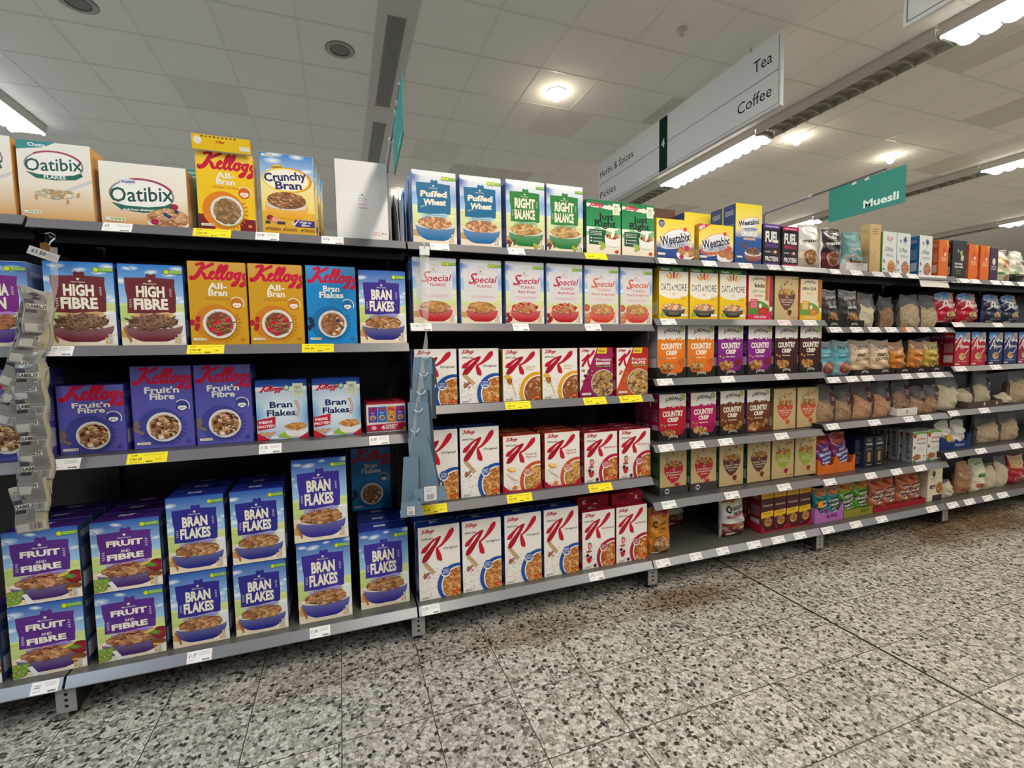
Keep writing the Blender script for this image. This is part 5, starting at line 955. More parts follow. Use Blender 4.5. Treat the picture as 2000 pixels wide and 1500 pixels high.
# ------------------------------------------------------------------ floor
def floor_material():
    m = bpy.data.materials.new('terrazzo'); m.use_nodes = True; N = m.node_tree.nodes; L = m.node_tree.links; b = N['Principled BSDF']
    def nd(t, **k):
        n = N.new(t)
        for a, v in k.items(): setattr(n, a, v)
        return n
    def math_(op, a, b2=None, c=None):
        n = nd('ShaderNodeMath', operation=op)
        for i, v in enumerate((a, b2, c)):
            if v is None: continue
            if isinstance(v, (int, float)): n.inputs[i].default_value = v
            else: L.new(v, n.inputs[i])
        return n.outputs[0]
    def mix(f, a, c):
        n = nd('ShaderNodeMix', data_type='RGBA')
        if isinstance(f, (int, float)): n.inputs[0].default_value = f
        else: L.new(f, n.inputs[0])
        for i, v in ((6, a), (7, c)):
            if isinstance(v, str): n.inputs[i].default_value = (*hexc(v), 1)
            else: L.new(v, n.inputs[i])
        return n.outputs[2]
    def ramp(f, stops, interp='LINEAR'):
        r = nd('ShaderNodeValToRGB'); r.color_ramp.interpolation = interp
        while len(r.color_ramp.elements) < len(stops): r.color_ramp.elements.new(.5)
        for e, (p, c) in zip(r.color_ramp.elements, stops): e.position = p; e.color = (*hexc(c), 1)
        L.new(f, r.inputs[0]); return r.outputs[0]
    tc = nd('ShaderNodeTexCoord'); sep = nd('ShaderNodeSeparateXYZ'); L.new(tc.outputs['Object'], sep.inputs[0])
    # every tile has its own cut of stone
    T = .308; tx = math_('FLOOR', math_('DIVIDE', sep.outputs[0], T)); ty = math_('FLOOR', math_('DIVIDE', math_('ADD', sep.outputs[1], .135), T))
    cmb = nd('ShaderNodeCombineXYZ'); L.new(tx, cmb.inputs[0]); L.new(ty, cmb.inputs[1])
    wn = nd('ShaderNodeTexWhiteNoise'); L.new(cmb.outputs[0], wn.inputs['Vector'])
    ad = nd('ShaderNodeVectorMath', operation='MULTIPLY_ADD'); L.new(wn.outputs['Color'], ad.inputs[0]); ad.inputs[1].default_value = (7, 7, 0); L.new(tc.outputs['Object'], ad.inputs[2])
    nz = nd('ShaderNodeTexNoise'); nz.inputs['Scale'].default_value = 40; L.new(ad.outputs[0], nz.inputs['Vector'])
    dst = nd('ShaderNodeVectorMath', operation='MULTIPLY_ADD'); L.new(nz.outputs['Color'], dst.inputs[0]); dst.inputs[1].default_value = (.007, .007, 0); L.new(ad.outputs[0], dst.inputs[2])
    def chips(scale, lo, hi):
        v = nd('ShaderNodeTexVoronoi', voronoi_dimensions='2D'); v.inputs['Scale'].default_value = scale; L.new(dst.outputs[0], v.inputs['Vector'])
        e = nd('ShaderNodeTexVoronoi', voronoi_dimensions='2D', feature='DISTANCE_TO_EDGE'); e.inputs['Scale'].default_value = scale; L.new(dst.outputs[0], e.inputs['Vector'])
        s = nd('ShaderNodeSeparateColor'); L.new(v.outputs['Color'], s.inputs[0])
        mk = nd('ShaderNodeMapRange'); mk.inputs[1].default_value = lo; mk.inputs[2].default_value = hi; L.new(e.outputs['Distance'], mk.inputs[0])
        return s.outputs, mk.outputs[0]
    s1, e1 = chips(68, .05, .09); s2, e2 = chips(130, .06, .11)
    body = ramp(s2[0], [(0, '#918e86'), (.30, '#bdbab0'), (.65, '#dbd8cf'), (.86, '#6f6c66'), (1, '#403f3c')])
    small = mix(e2, '#9f9b8f', body)
    big = ramp(s1[0], [(0, '#eae8e0'), (.40, '#dedbd2'), (.64, '#c6c3b9'), (.76, '#a09d95'), (.84, '#5e5c58'), (.90, '#3f3e3c'), (1, '#2f2f2d')])
    gate = math_('MULTIPLY', e1, math_('GREATER_THAN', s1[1], .38))
    col = mix(gate, small, big)
    tint = nd('ShaderNodeMapRange'); L.new(wn.outputs['Value'], tint.inputs[0]); tint.inputs[3].default_value = .60; tint.inputs[4].default_value = .70
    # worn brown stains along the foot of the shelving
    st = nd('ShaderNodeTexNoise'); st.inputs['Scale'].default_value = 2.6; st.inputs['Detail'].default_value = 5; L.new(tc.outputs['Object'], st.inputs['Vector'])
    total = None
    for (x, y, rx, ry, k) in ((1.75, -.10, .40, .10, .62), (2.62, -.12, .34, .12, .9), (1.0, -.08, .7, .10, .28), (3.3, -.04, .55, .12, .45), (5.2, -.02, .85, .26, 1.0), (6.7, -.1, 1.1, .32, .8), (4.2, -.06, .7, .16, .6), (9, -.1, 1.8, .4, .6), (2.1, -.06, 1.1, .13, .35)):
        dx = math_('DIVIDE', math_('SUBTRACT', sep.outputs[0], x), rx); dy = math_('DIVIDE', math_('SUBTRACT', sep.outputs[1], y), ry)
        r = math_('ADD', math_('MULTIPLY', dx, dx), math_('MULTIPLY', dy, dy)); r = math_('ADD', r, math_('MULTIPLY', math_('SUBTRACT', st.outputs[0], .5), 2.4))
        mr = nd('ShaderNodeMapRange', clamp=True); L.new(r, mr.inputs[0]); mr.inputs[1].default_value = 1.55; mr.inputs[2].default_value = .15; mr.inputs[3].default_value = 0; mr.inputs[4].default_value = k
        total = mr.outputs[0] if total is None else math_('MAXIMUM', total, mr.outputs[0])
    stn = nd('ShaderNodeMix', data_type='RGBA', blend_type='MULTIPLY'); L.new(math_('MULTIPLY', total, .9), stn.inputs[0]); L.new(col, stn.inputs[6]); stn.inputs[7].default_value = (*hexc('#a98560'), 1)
    # joints
    def joint(s, off, w):
        f = math_('FRACT', math_('DIVIDE', math_('ADD', s, off), T)); d = math_('ABSOLUTE', math_('SUBTRACT', f, .5)); return math_('GREATER_THAN', d, .5 - w / T)
    j = math_('MAXIMUM', joint(sep.outputs[0], 0, .0017), joint(sep.outputs[1], .135, .0017))
    xj = math_('LESS_THAN', math_('ABSOLUTE', math_('SUBTRACT', sep.outputs[0], 3.085)), .0055)
    c2 = mix(j, stn.outputs[2], '#46433c'); c3 = mix(xj, c2, '#161513')
    vm = nd('ShaderNodeMix', data_type='RGBA', blend_type='MULTIPLY'); vm.inputs[0].default_value = 1.0; L.new(c3, vm.inputs[6]); L.new(tint.outputs[0], vm.inputs[7])
    L.new(vm.outputs[2], b.inputs['Base Color'])
    rg = nd('ShaderNodeMapRange'); L.new(st.outputs[0], rg.inputs[0]); rg.inputs[3].default_value = .34; rg.inputs[4].default_value = .50; L.new(rg.outputs[0], b.inputs['Roughness']); b.inputs['Specular IOR Level'].default_value = .35
    MATS['terrazzo'] = m
floor_material()
m = MB(); m.face([(-12, -14, 0), (32, -14, 0), (32, 16, 0), (-12, 16, 0)], '#aaa', 'terrazzo'); m.obj('floor', kind='structure')

# ------------------------------------------------------------------ ceiling
def ceiling_material():
    m = bpy.data.materials.new('ceiling_tile'); m.use_nodes = True; N = m.node_tree.nodes; L = m.node_tree.links; b = N['Principled BSDF']; b.inputs['Roughness'].default_value = .85
    tc = N.new('ShaderNodeTexCoord'); mp = N.new('ShaderNodeMapping'); mp.inputs['Location'].default_value = (-.14 + .6, -.35, 0); L.new(tc.outputs['Object'], mp.inputs[0])
    sc_ = N.new('ShaderNodeVectorMath'); sc_.operation = 'DIVIDE'; sc_.inputs[1].default_value = (.6, .6, .6); L.new(mp.outputs[0], sc_.inputs[0])
    fl = N.new('ShaderNodeVectorMath'); fl.operation = 'FLOOR'; L.new(sc_.outputs[0], fl.inputs[0]); wn = N.new('ShaderNodeTexWhiteNoise'); L.new(fl.outputs[0], wn.inputs['Vector'])
    r = N.new('ShaderNodeValToRGB'); r.color_ramp.elements[0].color = (*hexc('#d6d1c6'), 1); r.color_ramp.elements[1].color = (*hexc('#efebe3'), 1); r.color_ramp.elements[1].position = .07; r.color_ramp.elements[0].position = .035
    L.new(wn.outputs['Value'], r.inputs[0]); nz = N.new('ShaderNodeTexNoise'); nz.inputs['Scale'].default_value = 160; L.new(tc.outputs['Object'], nz.inputs['Vector'])
    bp = N.new('ShaderNodeBump'); bp.inputs['Strength'].default_value = .25; bp.inputs['Distance'].default_value = .002; L.new(nz.outputs[0], bp.inputs['Height']); L.new(bp.outputs[0], b.inputs['Normal'])
    L.new(r.outputs[0], b.inputs['Base Color']); MATS['ceiling_tile'] = m
ceiling_material()
m = MB(); m.face([(-12, -14, H_CEIL), (-12, 16, H_CEIL), (32, 16, H_CEIL), (32, -14, H_CEIL)], '#ddd', 'ceiling_tile'); m.obj('ceiling', kind='structure')
m = MB(); BX0, BX1 = 1.335, 1.63
xs = [.14 - .6 * i for i in range(0, 20)] + [.14 + .6, BX0, BX1] + [BX1 + .6 * i for i in range(1, 50)]
for x in xs: m.box(x - .009, x + .009, -14, 16, H_CEIL - .003, H_CEIL + .002, '#e4e0d7', 'painted_metal')
ys = [-13.45 + .6 * i for i in range(49)]
for y in ys: m.box(-12, 32, y - .009, y + .009, H_CEIL - .0032, H_CEIL + .002, '#e0dcd3', 'painted_metal')
m.obj('trim_1', kind='structure')
# flat duct strip with its air slots
m = MB(); m.box(BX0, BX1, -14, 16, H_CEIL - .016, H_CEIL + .002, '#c9c5bf', 'painted_metal'); m.obj('trim_2', kind='structure')
SLOTN = ['above the opaque aisle end', 'farther along the duct', 'at the far end of the duct']
for i, (y0, y1) in enumerate(((1.86, 3.27), (3.64, 5.11), (5.48, 6.9))):
    r = empty('ceiling_vent', (1.483, (y0 + y1) / 2, H_CEIL - .016), label='grey slot vent in the ceiling duct, ' + ['nearest of the three', 'middle of the three', 'farthest of the three'][i], cat='vent', group=None); hy = (y1 - y0) / 2
    m = MB(); m.box(-.074, .074, -hy, hy, -.003, 0, '#8f8b88'); m.obj('frame', r)
    m = MB()
    for k in range(7): m.box(-.060 + k * .019, -.052 + k * .019, -hy + .015, hy - .015, -.006, -.0035, '#77736f')
    m.obj('grille', r)

# ------------------------------------------------------------------ ceiling lights
def troffer(x, y0, y1, kind, label, seed=0):
    """surface fitting: housing, wavy louvre blades, tube"""
    r = empty('fluorescent_light', (x, (y0 + y1) / 2, H_CEIL), label=label, cat='ceiling light', group='ceiling light rows'); hy = (y1 - y0) / 2 - .012; w = .155
    m = MB(); m.box(-w, w, -hy, hy, -.03, -.004, '#b5b1a8'); m.prism([(-w, -.03), (-w + .012, -.03), (-w + .03, -.10), (-w + .022, -.10)], -hy, hy, '#bdb8ae', axis='y'); m.prism([(w, -.03), (w - .012, -.03), (w - .03, -.10), (w - .022, -.10)], -hy, hy, '#bdb8ae', axis='y'); m.obj('housing', r)
    n = int(round((y1 - y0) / .15))
    blade = MB(); yy = 0
    P = [(-w + .03, -.045)] + [(-w + .03 + (2 * w - .06) * t / 8, -.115 + .028 * math.sin(PI * t / 8)) for t in range(9)] + [(w - .03, -.045)]
    blade.prism(P, -.005, .004, '#a8a49a', axis='y'); bm_ = memo('blade', lambda: blade.mesh('louvre_blade'))
    for k in range(n + 1):
        o = bpy.data.objects.new('louvre_blade', bm_); C.objects.link(o); o.parent = r; o.location = (0, -hy + 2 * hy * k / n, 0)
    if kind:
        m = MB(); g = 'tube_glow_' + kind; m.face([(-w + .03, -hy + .01, -.104), (-w + .03, hy - .01, -.104), (w - .03, hy - .01, -.104), (w - .03, -hy + .01, -.104)], '#fff', g); m.obj('diffuser', r)
        m = MB()
        for sx in (-.06, .06): m.tube([(sx, -hy + .03, -.055), (sx, hy - .03, -.055)], .013, '#fff', g)
        m.obj('tube', r)
        for sx in (-1, 1):  # scalloped glowing diffuser strip along each side
            P = [(-hy + .004, -.04)]
            for k in range(n):
                a, b = -hy + 2 * hy * k / n + .004, -hy + 2 * hy * (k + 1) / n - .004; c = (a + b) / 2
                P += [(a, -.108), ((a + c) / 2, -.128), (c, -.134), ((c + b) / 2, -.128), (b, -.108)]
            P += [(hy - .004, -.04)]; m = MB(); xa = sx * (w - .022); m.prism(P, min(xa, xa + .003 * sx), max(xa, xa + .003 * sx), '#fff', g, axis='x'); m.obj('diffuser', r)
    return r
k = 0
rows = {'cool row': [], 'added unseen row over the aisle': [], 'row beyond the hanging sign': [], 'second row beyond the sign': [], 'far row': []}
RN = {-2.2: 'bluish row', 1.85: 'added unseen row over the aisle', 5.85: 'row beyond the hanging sign', 10.05: 'next row past the hanging sign', 14.5: 'most distant row', -6.4: 'added outer bluish row'}
ORD = ['first', 'second', 'third', 'fourth', 'fifth', 'sixth', 'seventh', 'eighth', 'ninth', 'tenth', 'eleventh', 'twelfth']
cnt = {}
for (x, y0, y1, kd, p) in LIT:
    n = cnt[x] = cnt.get(x, -1) + 1
    troffer(x, y0, y1, kd, 'lit tube fitting in the %s, %s lit section' % (RN[x], ORD[n]))
for x, segs in ((5.85, ((.58, 2.40), (4.2, 6.0), (6.0, 7.8))), (10.05, ((2.3, 4.9),)), (14.5, ((4.1, 6.0),))):
    for i, (y0, y1) in enumerate(segs): troffer(x, y0, y1, None, 'unlit grey tube fitting in the %s, %s unlit section' % (RN[x], ORD[i]))
# the coving behind the rows
for i, (x, y) in enumerate(SPOTS):
    r = empty('downlight', (x, y, H_CEIL), label='glowing round downlight in the ceiling, ' + ['above the green pouched cartons', 'above the teal hanging flag', 'smaller one past the brown sign row', 'low between the teal flag and cartons', 'added over the aisle beyond view', 'added out of view over the near aisle'][i], cat='ceiling light')
    m = MB(); m.disc((0, 0), .095, -.006, '#d8d4ca', 'painted_metal', r0=.062); m.obj('trim_ring', r)
    m = MB(); m.disc((0, 0), .062, -.004, '#fff', 'lamp_glow'); rr_ = [(.034, -.004), (.044, -.03), (.046, -.055), (.038, -.080), (.018, -.096), (.001, -.100)]
    m.grid([[(a_ * math.cos(t * PI / 8), a_ * math.sin(t * PI / 8), z_) for t in range(17)] for a_, z_ in rr_], lambda i, j: '#fff', 'lamp_glow'); m.obj('lamp', r)
for i, (x, y) in enumerate(((1.062, 2.447), (-.757, 2.479))):
    r = empty('ceiling_speaker', (x, y, H_CEIL), label='round grey speaker grille in a ceiling tile, ' + ['beside the slotted duct', 'above the cream oat cartons'][i], cat='speaker')
    m = MB(); m.disc((0, 0), .115, -.006, '#a9a49a', 'painted_metal', r0=.075); m.disc((0, 0), .122, -.003, '#8d887e', 'painted_metal', r0=.112); m.obj('rim', r)
    m = MB(); m.disc((0, 0), .075, -.004, '#77736b', 'painted_metal'); m.disc((0, 0), .082, -.008, '#55524c', 'painted_metal', r0=.075); m.obj('grille', r)
# plain shelving run behind the viewpoint, added unseen to block low light
r = empty('added_shelving', (3.0, -4.6, 0), label='tall unseen shelving run across the aisle, added to block light', cat='shelving')
m = MB(); m.box(-9, 9, -.06, 0, .1, 1.85, '#4a4546', 'painted_metal'); m.obj('back_panel', r)
for k_ in range(5): m = MB(); m.box(-9, 9, 0, .45, .14 + k_ * .38, .17 + k_ * .38, '#5e5d62'); m.obj('shelf_board', r)
m = MB(); m.box(-9, 9, 0, .40, 0, .14, '#232226'); m.obj('plinth', r)
r = empty('sprinkler', (3.714, 1.289, H_CEIL), label='small white sprinkler head in a ceiling tile above the hanging sign', cat='sprinkler')
m = MB(); m.disc((0, 0), .042, -.004, '#c8c4ba', 'painted_metal'); m.obj('plate', r)
m = MB(); m.tube([(0, 0, -.003), (0, 0, -.045)], .012, '#cfcbc2'); m.disc((0, 0), .022, -.048, '#bdb9b0', 'painted_metal'); m.obj('nozzle', r)

# ------------------------------------------------------------------ shelving
RAIL, RAILB, DARK, DECK = '#68676c', '#8b8c92', '#1b1a1e', '#47474c'
BAYN = ['end bay', 'second bay', 'third bay', 'fourth bay', 'fifth bay', 'sixth bay']
LV = {0: [('top', 1.737), ('second', 1.30), ('third', .907), ('bottom', .122)],
      1: [('top', 1.730), ('second', 1.30), ('third', .907), ('bottom', .122)],
      2: [('top', 1.730), ('second', 1.385), ('third', 1.022), ('fourth', .580), ('bottom', .122)],
      3: [('top', 1.728), ('second', 1.415), ('third', 1.100), ('fourth', .748), ('fifth', .437), ('bottom', .120)],
      4: [('top', 1.725), ('second', 1.374), ('third', 1.066), ('fourth', .775), ('fifth', .426), ('bottom', .118)],
      5: [('top', 1.715), ('second', 1.410), ('third', 1.100), ('fourth', .785), ('fifth', .485), ('bottom', .116)]}
LV[6] = LV[5]
ZL = {(b, n): z + .035 for b in LV for n, z in LV[b]}
BACK = .50
def shelf(b, lvl, z):
    x0, x1 = b * 1.25 + .004, b * 1.25 + 1.246
    if b == 0: x0, x1 = -1.246, -.004
    else: x0, x1 = (b - 1) * 1.25 + .004, (b - 1) * 1.25 + 1.246
    r = empty('shelf', ((x0 + x1) / 2, 0, z), label='grey metal shelf with sloped front rail, %s level of the %s' % (lvl, (BAYN + ['seventh bay'])[b]), cat='shelf', group=None); hw = (x1 - x0) / 2
    lowr = lvl == 'bottom'
    m = MB(); m.prism([(.0, 0), (.003, 0), (.024, .0335), (.030, .0335), (.030, .036), (.021, .036), (-.001, .0015)], -hw, hw, RAILB if lowr else RAIL, 'brushed_metal' if lowr else 'painted_metal')
    m.prism([(-.003, .0), (.001, .0), (.001, .0022), (-.0035, .0022)], -hw, hw, '#a3a4a8', 'brushed_metal')
    m.obj('ticket_rail', r)
    m = MB(); m.box(-hw, hw, .030, BACK - .03, .033, .0355, DECK if lvl != 'bottom' else '#55564f'); m.box(-hw, hw, .024, .027, .0, .034, DARK); m.box(-hw + .01, hw - .01, .085, .088, (-.030 if lvl == 'top' else .004), .033, DARK)
    m.box(-hw + .04, hw - .04, BACK - .036, BACK - .033, -.02, .033, DARK); m.obj('deck', r)
    if not lowr:
        for s in (-1, 1):
            m = MB(); xx = s * (hw - .010); m.prism([(.06, .03), (.465, .03), (.465, -.075), (.44, -.075), (.10, -.012), (.06, -.005)], xx - .0015, xx + .0015, DARK); m.obj('bracket', r)
    return r
for b in range(0, 7):
    for lvl, z in LV[b]: shelf(b, lvl, z)
def post(i):
    x = (i - 1) * 1.25
    r = empty('upright', (x, 0, 0), label='slotted steel upright with foot plate at the joint between %s and %s' % ((BAYN + ['seventh bay', 'last bay'])[i - 1] if i else 'wall', (BAYN + ['seventh bay', 'last bay'])[i]), cat='shelf upright')
    m = MB(); m.box(-.03, .03, BACK - .025, BACK + .03, .02, 1.78, '#2a292c')
    po = m.obj('post', r)
    m = MB()
    for k in range(34): m.box(-.012, -.006, BACK - .0262, BACK - .0249, .2 + k * .045, .225 + k * .045, '#08080a'); m.box(.006, .012, BACK - .0262, BACK - .0249, .2 + k * .045, .225 + k * .045, '#08080a')
    m.obj('slot', po)
    m = MB(); m.box(-.026, .026, .020, BACK - .03, .028, .108, '#2c2b2e'); bl = m.obj('base_leg', r)
    m = MB()
    # foot plate with three slots, kept as real holes
    for xa, xb in ((-.029, -.0055), (.0055, .029)): m.box(xa, xb, .012, .016, .030, .120, '#8d8c8a')
    for za, zb in ((.030, .046), (.058, .068), (.080, .090), (.102, .110)): m.box(-.0055, .0055, .012, .016, za, zb, '#8d8c8a')
    m.obj('foot_plate', bl)
    m = MB(); m.tube([(0, .06, .004), (0, .06, .03)], .007, '#6a6966'); m.tube([(0, .06, .0), (0, .06, .006)], .018, '#2a2a2a'); m.obj('levelling_foot', bl)
    return r
for i in range(0, 8): post(i)
for b in range(0, 7):
    x0 = (b - 1) * 1.25 + .03; x1 = x0 + 1.19
    r = empty('back_panel', ((x0 + x1) / 2, BACK, 0), label='dark brown shelving back panel of the ' + (BAYN + ['seventh bay'])[b], cat='back panel'); hw = (x1 - x0) / 2
    for k in range(5): m = MB(); m.box(-hw, hw, 0, .012, .10 + k * .335, .10 + k * .335 + .3347, '#2e2726', 'painted_metal'); m.obj('panel', r)
# plinth far under the base shelves
m = MB(); m.box(-1.25, 7.5, BACK - .02, BACK + .01, .0, .10, '#151416'); m.obj('plinth', label='black kick plinth under the shelving run', cat='plinth')

# ------------------------------------------------------------------ price tickets
TICKETS=[
 (1,'top',1.73,[(0.209,0.294,'w','£3'),(0.478,0.600,'y','2 for £4'),(0.682,0.763,'w','£2.40'),(0.916,0.999,'w','57p')]),
 (2,'top',1.73,[(1.349,1.432,'w','£1'),(1.704,1.786,'w','£1.58'),(2.100,2.220,'y','2 for £4')]),
 (3,'top',1.728,[(2.525,2.634,'w','£3'),(2.807,2.900,'w','£3'),(3.061,3.157,'w','£3'),(3.270,3.360,'w','£4'),(3.391,3.459,'w','£4')]),
 (4,'top',1.725,[(3.774,3.849,'w',''),(3.947,4.048,'w',''),(4.142,4.248,'w',''),(4.307,4.416,'w',''),(4.477,4.581,'w','')]),
 (5,'top',1.715,[(4.823,4.901,'w',''),(4.918,5.020,'w',''),(5.037,5.148,'w',''),(5.160,5.268,'w',''),(5.402,5.515,'w',''),(5.541,5.670,'w',''),(5.743,5.870,'w','')]),
 (1,'second',1.3,[(0.027,0.101,'w','£1.27'),(0.436,0.556,'y','2 for £4'),(0.826,0.945,'y','2 for £4')]),
 (2,'second',1.385,[(1.258,1.346,'w','£1.62'),(1.722,1.801,'w','£1.62'),(2.098,2.184,'w','£1.62')]),
 (3,'second',1.415,[(2.542,2.636,'w','£2.85'),(3.357,3.453,'r',''),(3.560,3.666,'w','£3')]),
 (4,'second',1.374,[(3.780,3.882,'w',''),(3.964,4.066,'w',''),(4.127,4.233,'w',''),(4.287,4.397,'w',''),(4.453,4.572,'o',''),(4.625,4.738,'w',''),(4.798,4.909,'w','')]),
 (5,'second',1.41,[(4.980,5.102,'w',''),(5.455,5.569,'w','')]),
 (1,'third',0.907,[(0.009,0.096,'w','£2'),(0.230,0.353,'y','2 for £4'),(0.655,0.735,'w','£1.50'),(1.069,1.150,'w','£1.80')]),
 (2,'third',1.022,[(1.313,1.347,'w',''),(1.678,1.804,'y','2 for £4'),(2.087,2.214,'y','2 for £4'),(2.292,2.427,'y','2 for £4')]),
 (3,'third',1.1,[(2.522,2.619,'w','£3'),(2.942,3.037,'w','£3'),(3.347,3.443,'w','£3')]),
 (4,'third',1.066,[(3.775,3.878,'w',''),(3.937,4.039,'w',''),(4.076,4.186,'w',''),(4.466,4.560,'w',''),(4.629,4.726,'w',''),(4.786,4.904,'w','')]),
 (5,'third',1.1,[(5.033,5.156,'w',''),(5.451,5.578,'w','')]),
 (2,'fourth',0.58,[(1.271,1.392,'y','2 for £4'),(1.678,1.805,'y','2 for £4'),(2.113,2.246,'y','2 for £4')]),
 (3,'fourth',0.748,[(2.533,2.625,'w','£3'),(2.737,2.834,'w','£3'),(2.934,3.033,'w','£3'),(3.353,3.454,'w','£1.95')]),
 (4,'fourth',0.775,[(3.782,3.881,'w',''),(4.158,4.266,'w',''),(4.505,4.605,'w',''),(4.680,4.790,'w','')]),
 (5,'fourth',0.785,[(4.981,5.092,'w',''),(5.340,5.459,'w','')]),
 (3,'fifth',0.437,[(2.555,2.645,'w','£1.90'),(2.983,3.084,'w','£1.90'),(3.382,3.485,'w','£1.90')]),
 (4,'fifth',0.426,[(3.770,3.869,'w',''),(4.146,4.245,'w',''),(4.396,4.500,'w',''),(4.633,4.753,'w','')]),
 (5,'fifth',0.485,[(4.969,5.092,'w',''),(5.322,5.447,'w',''),(5.762,5.891,'w','')]),
 (0,'bottom',0.122,[(-0.092,-0.015,'w','')]),
 (1,'bottom',0.122,[(0.372,0.455,'w','£1.37'),(0.805,0.884,'w','£1.84')]),
 (2,'bottom',0.122,[(1.267,1.347,'w','£3.95'),(2.113,2.196,'w','£3.95')]),
 (3,'bottom',0.12,[(2.520,2.607,'w','£3'),(2.744,2.822,'w',''),(2.930,3.015,'w','£3'),(3.156,3.254,'w','£3'),(3.346,3.445,'w','£3'),(3.524,3.619,'w','£3')]),
 (4,'bottom',0.118,[(3.760,3.864,'w',''),(4.017,4.118,'w',''),(4.266,4.367,'w',''),(4.785,4.903,'w','')]),
 (5,'bottom',0.116,[(5.019,5.138,'w',''),(5.217,5.334,'w',''),(5.441,5.557,'w',''),(5.629,5.756,'w','')]),
]
def ticket(x0, x1, b, lvl, z, kind, text, label, group):
    w = x1 - x0; A = Art(100 * .036 / w, int(x0 * 1000)); H = A.H
    bgc = {'w': '#e9e8e8', 'y': '#efdd2e', 'r': '#ead8d8', 'o': '#ead8cc'}[kind]; A.rect(0, 0, 100, H, bgc)
    if kind == 'o': A.poly([(0, 0), (34, 0), (22, H), (0, H)], '#d86a3c')
    ink = '#2a2829' if kind != 'r' else '#c04438'
    if kind == 'y':
        A.text(text, 8, H * .66, H * .26, ink, w=28, bold=.02, align='l'); A.lines(10, 24, H * .16, 1, 3, H * .07, ink); A.lines(40, 92, H * .18, 1, 3, H * .06, '#a89a2a'); A.lines(8, 40, H * .80, 1, 3, H * .06, '#a89a2a'); A.lines(48, 64, H * .76, 1, 3, H * .10, ink); A.text('£2.88', 78, H * .72, H * .16, ink, w=14)
    else:
        if text: A.text(text, 7, H * .50, H * .30, ink, w=6.5 + 8.0 * len(text.replace('.', '').replace('£', '')), align='l', bold=.01)
        else: A.lines(12, 34, H * .26, 2, H * .16, H * .09, '#77757a')
        A.lines(48, 90, H * .16, 3, H * .11, H * .045, '#a5a3a6'); A.lines(62, 92, H * .76, 1, 3, H * .13, '#4a484c'); A.lines(7, 34, H * .70, 1, 3, H * .06, '#a5a3a6')
    m = MB(); a, c = Vector((0, -.0018, .0005)), Vector((0, .0205, .0355)); n = Vector((0, -.85, .53)).normalized(); t = n * .0006
    P = [Vector((-w / 2, 0, 0)) + a, Vector((w / 2, 0, 0)) + a, Vector((w / 2, 0, 0)) + c, Vector((-w / 2, 0, 0)) + c]; Q = [p + t for p in P]
    m.face(Q, bgc, 'matt_card'); m.face(P[::-1], bgc, 'matt_card')
    for i in range(4): m.face([P[i], P[(i + 1) % 4], Q[(i + 1) % 4], Q[i]], bgc, 'matt_card')
    m.art(A, Q[0], Q[1] - Q[0], Q[3] - Q[0], n, 'matt_card')
    return m.obj('price_ticket', loc=((x0 + x1) / 2, 0, z), label=label, cat='price ticket', group=group)
KN = {'w': 'white', 'y': 'yellow', 'r': 'red printed white', 'o': 'orange cornered white'}
for b, lvl, z, L_ in TICKETS:
    for i, (x0, x1, kd, tx) in enumerate(L_):
        z0 = dict(LV[b])[lvl]
        said = ' reading ' + tx.replace('£', '').replace('2 for 4', 'two for 4') if tx else ''
        if kd == 'y': said = ' two for 4 pounds'
        ticket(x0, x1, b, lvl, z0, kd, tx, '%s shelf ticket%s, %s on the %s rail, %s' % (KN[kd], said, ORD[i], lvl, BAYN[b]), 'shelf edge price tickets')
# large blank card hung over the joint of the top rail
m = MB(); m.prism([(-.004, -.048), (-.0028, -.048), (.019, .034), (.0178, .034)], -.15, .15, '#dcd9d2', 'matt_card'); m.obj('shelf_card', loc=(4.74, -.004, 1.725), label='large blank white card hung over the top rail above the clear oat bags', cat='shelf card')
# ------------------------------------------------------------------ goods on the shelves
GAPZ = .0362
def zdeck(b, lvl): return dict(LV[b])[lvl] + GAPZ
def where(i, lvl, b): return '%s on %s shelf, %s' % (ORD[i], lvl, BAYN[b])
def row(b, lvl, yf, items, rear=0, dz=0.0, start=0):
    """items: (kind, x) or (kind, x, height above deck)"""
    z = zdeck(b, lvl) + dz
    for i, it in enumerate(items):
        key, x = it[0], it[1]; desc = CART[key][7]; g = desc + 's'
        put(key, x, yf, z, '%s, %s' % (desc, where(i + start, lvl, b)), g)
        nr = it[2] if len(it) > 2 else rear; d = CART[key][2]; short = ' '.join(desc.split()[:7])
        for k in range(nr): put(key, x + (.003 if k % 2 else -.003), yf + (k + 1) * (d + .004), z, '%s, %s behind %s on %s shelf, %s' % (short, ('directly', 'second', 'third', 'fourth')[k], ORD[i + start], lvl, BAYN[b]), g)
Y0 = .035
# --- end bay (its edge only)
row(0, 'top', Y0, [('oat_flakes', -.133, 0)])
put('oat_flakes', .080, Y0, zdeck(1, 'top'), 'cream and orange oat flakes carton standing over the dangling hook', 'cream and orange oat flakes cartons')
row(0, 'second', Y0, [('banana', -.118, 1), ('banana', -.325, 0)])
row(0, 'third', .06, [('fnf', -.118, 1), ('fnf', -.325, 0)])
put('ff', -.300, .063, zdeck(0, 'bottom'), 'purple boarded fruit and fibre carton at the outer edge, bottom shelf', 'purple boarded fruit and fibre cartons')
# --- second bay
T1 = zdeck(1, 'top')
put('oatibix', .330, Y0, T1, 'wide cream oat biscuit carton with berries, beside the open yellow carton')
put('golden', .587, Y0, T1, 'yellow golden bran carton with torn open lid, on top shelf', name='cereal_carton')
